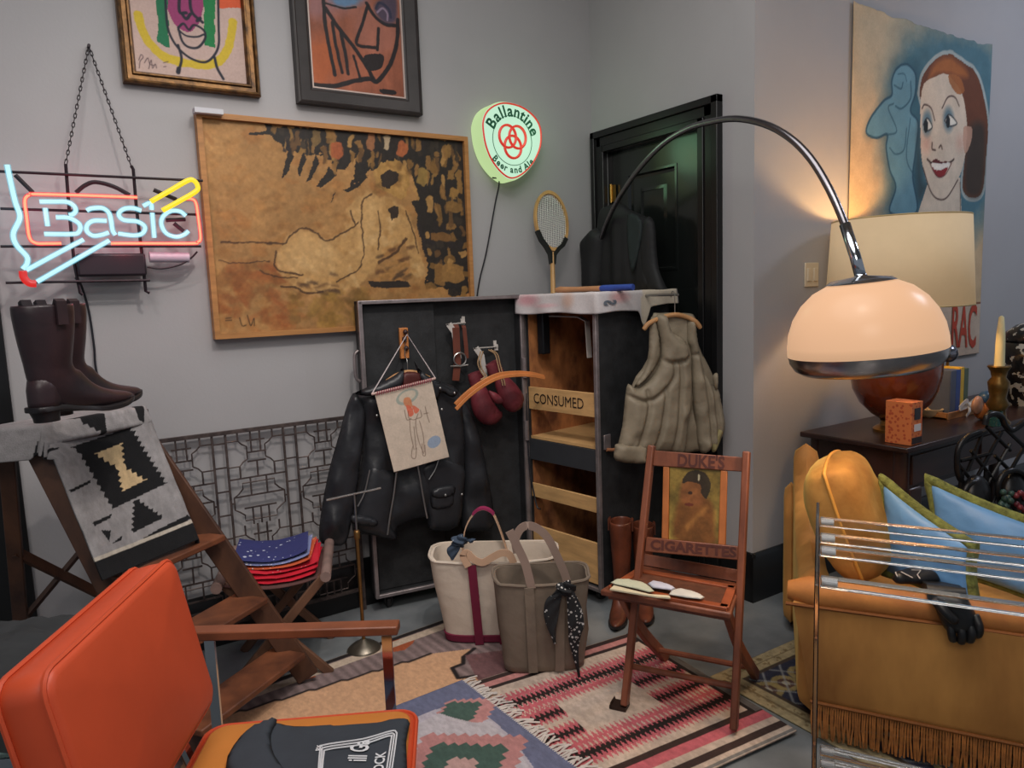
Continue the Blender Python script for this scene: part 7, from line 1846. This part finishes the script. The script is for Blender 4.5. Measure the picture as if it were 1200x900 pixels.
# ginger jar
p = onz(1207, 474, TZ); p = A(p[0], min(p[1], 2.02), TZ)
jr = thing('ginger_jar', 'black and white floral ginger jar with lid at the right edge of the table', 'jar', p)
jm = mat('black_white_floral', (30, 30, 32), rough=0.2, var=0, coat=0.4)
nt = jm.node_tree; n_ = nt.nodes.new('ShaderNodeTexNoise'); n_.inputs['Scale'].default_value = 26; n_.inputs['Detail'].default_value = 2; tcx = nt.nodes.new('ShaderNodeTexCoord'); nt.links.new(tcx.outputs['Object'], n_.inputs['Vector'])
rp_ = nt.nodes.new('ShaderNodeValToRGB'); rp_.color_ramp.interpolation = 'CONSTANT'; rp_.color_ramp.elements[0].color = rgba((26, 26, 28)); rp_.color_ramp.elements[1].color = rgba((176, 174, 164)); rp_.color_ramp.elements[1].position = 0.56
nt.links.new(n_.outputs['Fac'], rp_.inputs['Fac']); nt.links.new(rp_.outputs['Color'], nt.nodes['Principled BSDF'].inputs['Base Color'])
MB().lathe([(0, 0), (0.10, 0), (0.105, 0.02), (0.13, 0.10), (0.165, 0.20), (0.172, 0.27), (0.15, 0.335), (0.125, 0.35), (0, 0.35)], p, 36).build('body', jm, jr, smooth=60)
MB().lathe([(0.135, 0.352), (0.138, 0.372), (0.125, 0.40), (0.08, 0.435), (0.03, 0.452), (0, 0.455)], p, 36).build('lid', jm, jr, smooth=60)
MB().ball(p+Z_*0.475, 0.028, n=14, m=10).build('knob', jm, jr)
# painted bird figurine and teal glass
p = onz(1152, 492, TZ)
bd = thing('bird_figurine', 'small painted bird figurine with blue head and orange body on the table', 'figurine', p)
MB().ball(p+Z_*0.05, (0.055, 0.042, 0.05), n=18, m=12).build('body', mat('orange_glaze', (190, 112, 56), rough=0.3, var=0.2, scale=20), bd, smooth=180)
MB().ball(p+A(0.0, -0.01, 0.112), (0.04, 0.034, 0.034), n=18, m=12).build('head', mat('blue_glaze', (52, 84, 120), rough=0.3, var=0.1), bd, smooth=180)
mb = MB(); mb.loft([[p+A(0.036+k*0.018, -0.014, 0.11)+A(0, (0.012-0.006*k)*math.cos(a_), (0.010-0.005*k)*math.sin(a_)) for a_ in np.linspace(0, 6.283, 10, endpoint=False)] for k in (0, 1, 1.9)]); mb.build('beak', mat('yellow_glaze', (206, 160, 80), rough=0.3), bd)
mb = MB(); mb.ball(p+A(-0.06, 0.0, 0.08), (0.05, 0.02, 0.045), n=14, m=10); mb.build('tail', mat('pink_tan_glaze', (180, 134, 108), rough=0.4, var=0.2, scale=20), bd, smooth=180)
p = onz(1174, 500, TZ+0.0); p = A(p[0]-0.0, p[1], TZ)
gls = thing('teal_glass', 'small teal glass beaker beside the brass candlestick foot', 'glass', p+A(0.0, 0.03, 0))
MB().lathe([(0, 0), (0.026, 0), (0.03, 0.07), (0.027, 0.07), (0.023, 0.006), (0, 0.006)], p+A(0.0, 0.03, 0.0002), 20).build('beaker', mat('teal_tint', (60, 110, 110), rough=0.1, var=0, trans=0.6), gls, smooth=50)

# ================================================================== black wrought iron lattice piece between sofa and table
FQ = dp(1150, 540, 3.08); fN = nrm(A(-0.35, -1, 0)); fU = nrm(np.cross(fN, Z_)*-1); fU = fU if fU[0] > 0 else -fU
def iz(x, y, o=0.0): return pl(1090+x/5, 440+y/5, FQ+fN*o, fN)
blk = mat('black_cast_iron', (26, 26, 28), rough=0.35, metal=0.3, var=0.15, scale=20)
ir = thing('iron_lattice_stand', 'black wrought iron lattice stand with round arches behind the blue cushions', 'stand', A(iz(350, 500)[0], iz(350, 500)[1], 0))
mb = MB()
mb.tube(catmull([iz(x, y) for x, y in ((290, 330), (220, 360), (170, 420), (158, 500), (165, 580), (195, 630), (240, 640))], 6), 0.012, 8)
mb.tube(catmull([iz(x, y) for x, y in ((320, 290), (335, 240), (380, 225), (420, 245), (440, 290), (480, 320), (560, 270), (640, 250))], 6), 0.013, 8)
mb.build('scroll_rim', blk, ir, smooth=60)
mb = MB()
for a_, b_ in (((180, 500), (360, 455)), ((170, 520), (260, 640)), ((240, 440), (400, 650)), ((250, 640), (420, 330)), ((310, 330), (220, 560)), ((380, 470), (470, 560)), ((320, 660), (470, 400)), ((330, 300), (470, 440)), ((360, 760), (430, 600)), ((450, 320), (620, 480)), ((470, 560), (620, 300)), ((180, 400), (330, 330))):
    mb.tube([iz(*a_), iz(*b_)], 0.008, 6)
mb.build('lattice', blk, ir, smooth=60)
mb = MB()
for cx, cy, r1, r2 in ((265, 710, 68, 85), (490, 670, 95, 115)):
    MB().tube([iz(cx+r1*math.cos(t_), cy-r2*math.sin(t_), 0.05) for t_ in np.linspace(-0.3, 3.44, 18)], 0.012, 8).build('arch', blk, ir, smooth=60)
mb = MB()
for x, y in ((265, 720), (480, 700)):
    MB().ball(iz(x, y, 0.03), (0.08, 0.05, 0.10), n=16, m=12).build('boss', blk, ir, smooth=180)
mb = MB()
for x in (185, 330, 480, 600):
    q_ = iz(x, 560); MB().tube([q_, A(q_[0], q_[1], 0.0)], 0.011, 8).build('leg', blk, ir)
rr = random.Random(3)
for lbl, nm, cx, col in (('dark green beaded sprig in front of the black iron stand', 'green_beads', 445, (44, 70, 62)), ('dark red beaded sprig at the right edge by the black iron stand', 'red_beads', 545, (110, 44, 52))):
    q_ = iz(cx, 760, 0.10); vs_ = thing('beaded_sprig', lbl, 'decoration', A(q_[0], q_[1], 0.0))
    mb = MB()
    for k_ in range(16): mb.ball(iz(cx+rr.uniform(-42, 42), 740+rr.uniform(-60, 60), 0.10+rr.uniform(-.02, .02)), 0.013, n=8, m=6)
    mb.build('beads', mat(nm, col, rough=0.35, var=0.1), vs_, smooth=180)
    MB().tube([q_, A(q_[0], q_[1], 0.0)], 0.006, 6).build('stem', blk, vs_)
# ================================================================== light and camera
def light(name, kind, loc, energy, col=(255, 255, 255), size=0.3, target=None, angle=60, blend=0.5):
    d = bpy.data.lights.new(name, kind); d.energy = energy; d.color = tuple(lin(col))
    if kind == 'AREA': d.shape = 'DISK'; d.size = size
    else: d.shadow_soft_size = size
    if kind == 'SPOT': d.spot_size = math.radians(angle); d.spot_blend = blend
    o = bpy.data.objects.new(name, d); COL.objects.link(o); o.location = loc
    if target is not None:
        o.rotation_euler = (Vector(target)-Vector(loc)).to_track_quat('-Z', 'Y').to_euler()
    return o
wd = bpy.data.worlds.new('World'); SC.world = wd; wd.use_nodes = True
bg = wd.node_tree.nodes['Background']; bg.inputs['Color'].default_value = (0.80, 0.88, 1.0, 1); bg.inputs['Strength'].default_value = WORLD
light('ceiling_spot', 'SPOT', (0.9, 1.15, 3.45), 115, (255, 244, 236), 0.05, (0.9, 3.3, 0.9), 75, 0.9)
light('ceiling_spot', 'SPOT', (-0.5, 1.3, 3.45), 50, (255, 244, 240), 0.05, (0.1, 3.3, 0.9), 70, 0.9)
light('ceiling_spot', 'SPOT', (1.1, 0.9, 3.45), 70, (255, 240, 228), 0.08, (1.3, 1.9, 0.0), 75, 0.9)
light('overhead_area', 'AREA', (5.2, 0.6, 3.5), 45, (228, 236, 255), 0.8, (4.8, 1.5, 1.0))
light('overhead_area', 'AREA', (0.9, 1.3, 3.55), 75, (250, 248, 246), 2.6, (0.9, 1.35, 0))  # added soft fill that lifts the whole room, no known fixture
light('overhead_area', 'AREA', (-0.6, -0.9, 3.4), 70, (255, 248, 240), 1.5, (1.6, 1.3, 0.4))  # area light added behind the camera to brighten the sofa's near end
for xz, e, c in (((40, 260), 0.35, (160, 225, 240)), ((220, 300), 0.5, (255, 70, 120)), ((450, 190), 0.5, (255, 60, 90)), ((700, 460), 0.5, (255, 60, 90)), ((1000, 400), 0.6, (255, 70, 120)), ((450, 470), 0.5, (255, 60, 100)), ((600, 330), 0.4, (170, 215, 240))):
    p_ = nz(xz)[0]; light('neon_glow', 'POINT', (p_[0], NY-0.02, p_[2]), e, c, 0.05)
light('arc_lamp_light', 'SPOT', tuple(topc-zz_*0.20), 20, (255, 218, 178), 0.08, tuple(topc-zz_*1.5), 140, 0.6)
light('table_lamp_light', 'POINT', tuple(lc+Z_*(sz0_+0.22)), 26, (255, 200, 130), 0.05)
light('beer_sign_light', 'POINT', (fc[0]+0.1, YB-0.20, fc[2]), 1.3, (170, 255, 190), 0.12)
cd_ = bpy.data.cameras.new('camera'); cam = bpy.data.objects.new('camera', cd_); COL.objects.link(cam)
cd_.sensor_fit = 'HORIZONTAL'; cd_.sensor_width = 36; cd_.lens = FPX*36/1200; cd_.clip_start = 0.05
M = Matrix(((_r[0], _u[0], -_fw[0], CAM[0]), (_r[1], _u[1], -_fw[1], CAM[1]), (_r[2], _u[2], -_fw[2], CAM[2]), (0, 0, 0, 1)))
cam.matrix_world = M
SC.camera = cam
SC.view_settings.view_transform = 'Standard'; SC.view_settings.look = 'None'
SC.view_settings.exposure = -0.4; SC.view_settings.gamma = 1.0; SC.view_settings.use_curve_mapping = False
SC.cycles.use_denoising = True
SC.cycles.max_bounces = 10; SC.cycles.transmission_bounces = 10; SC.cycles.transparent_max_bounces = 12
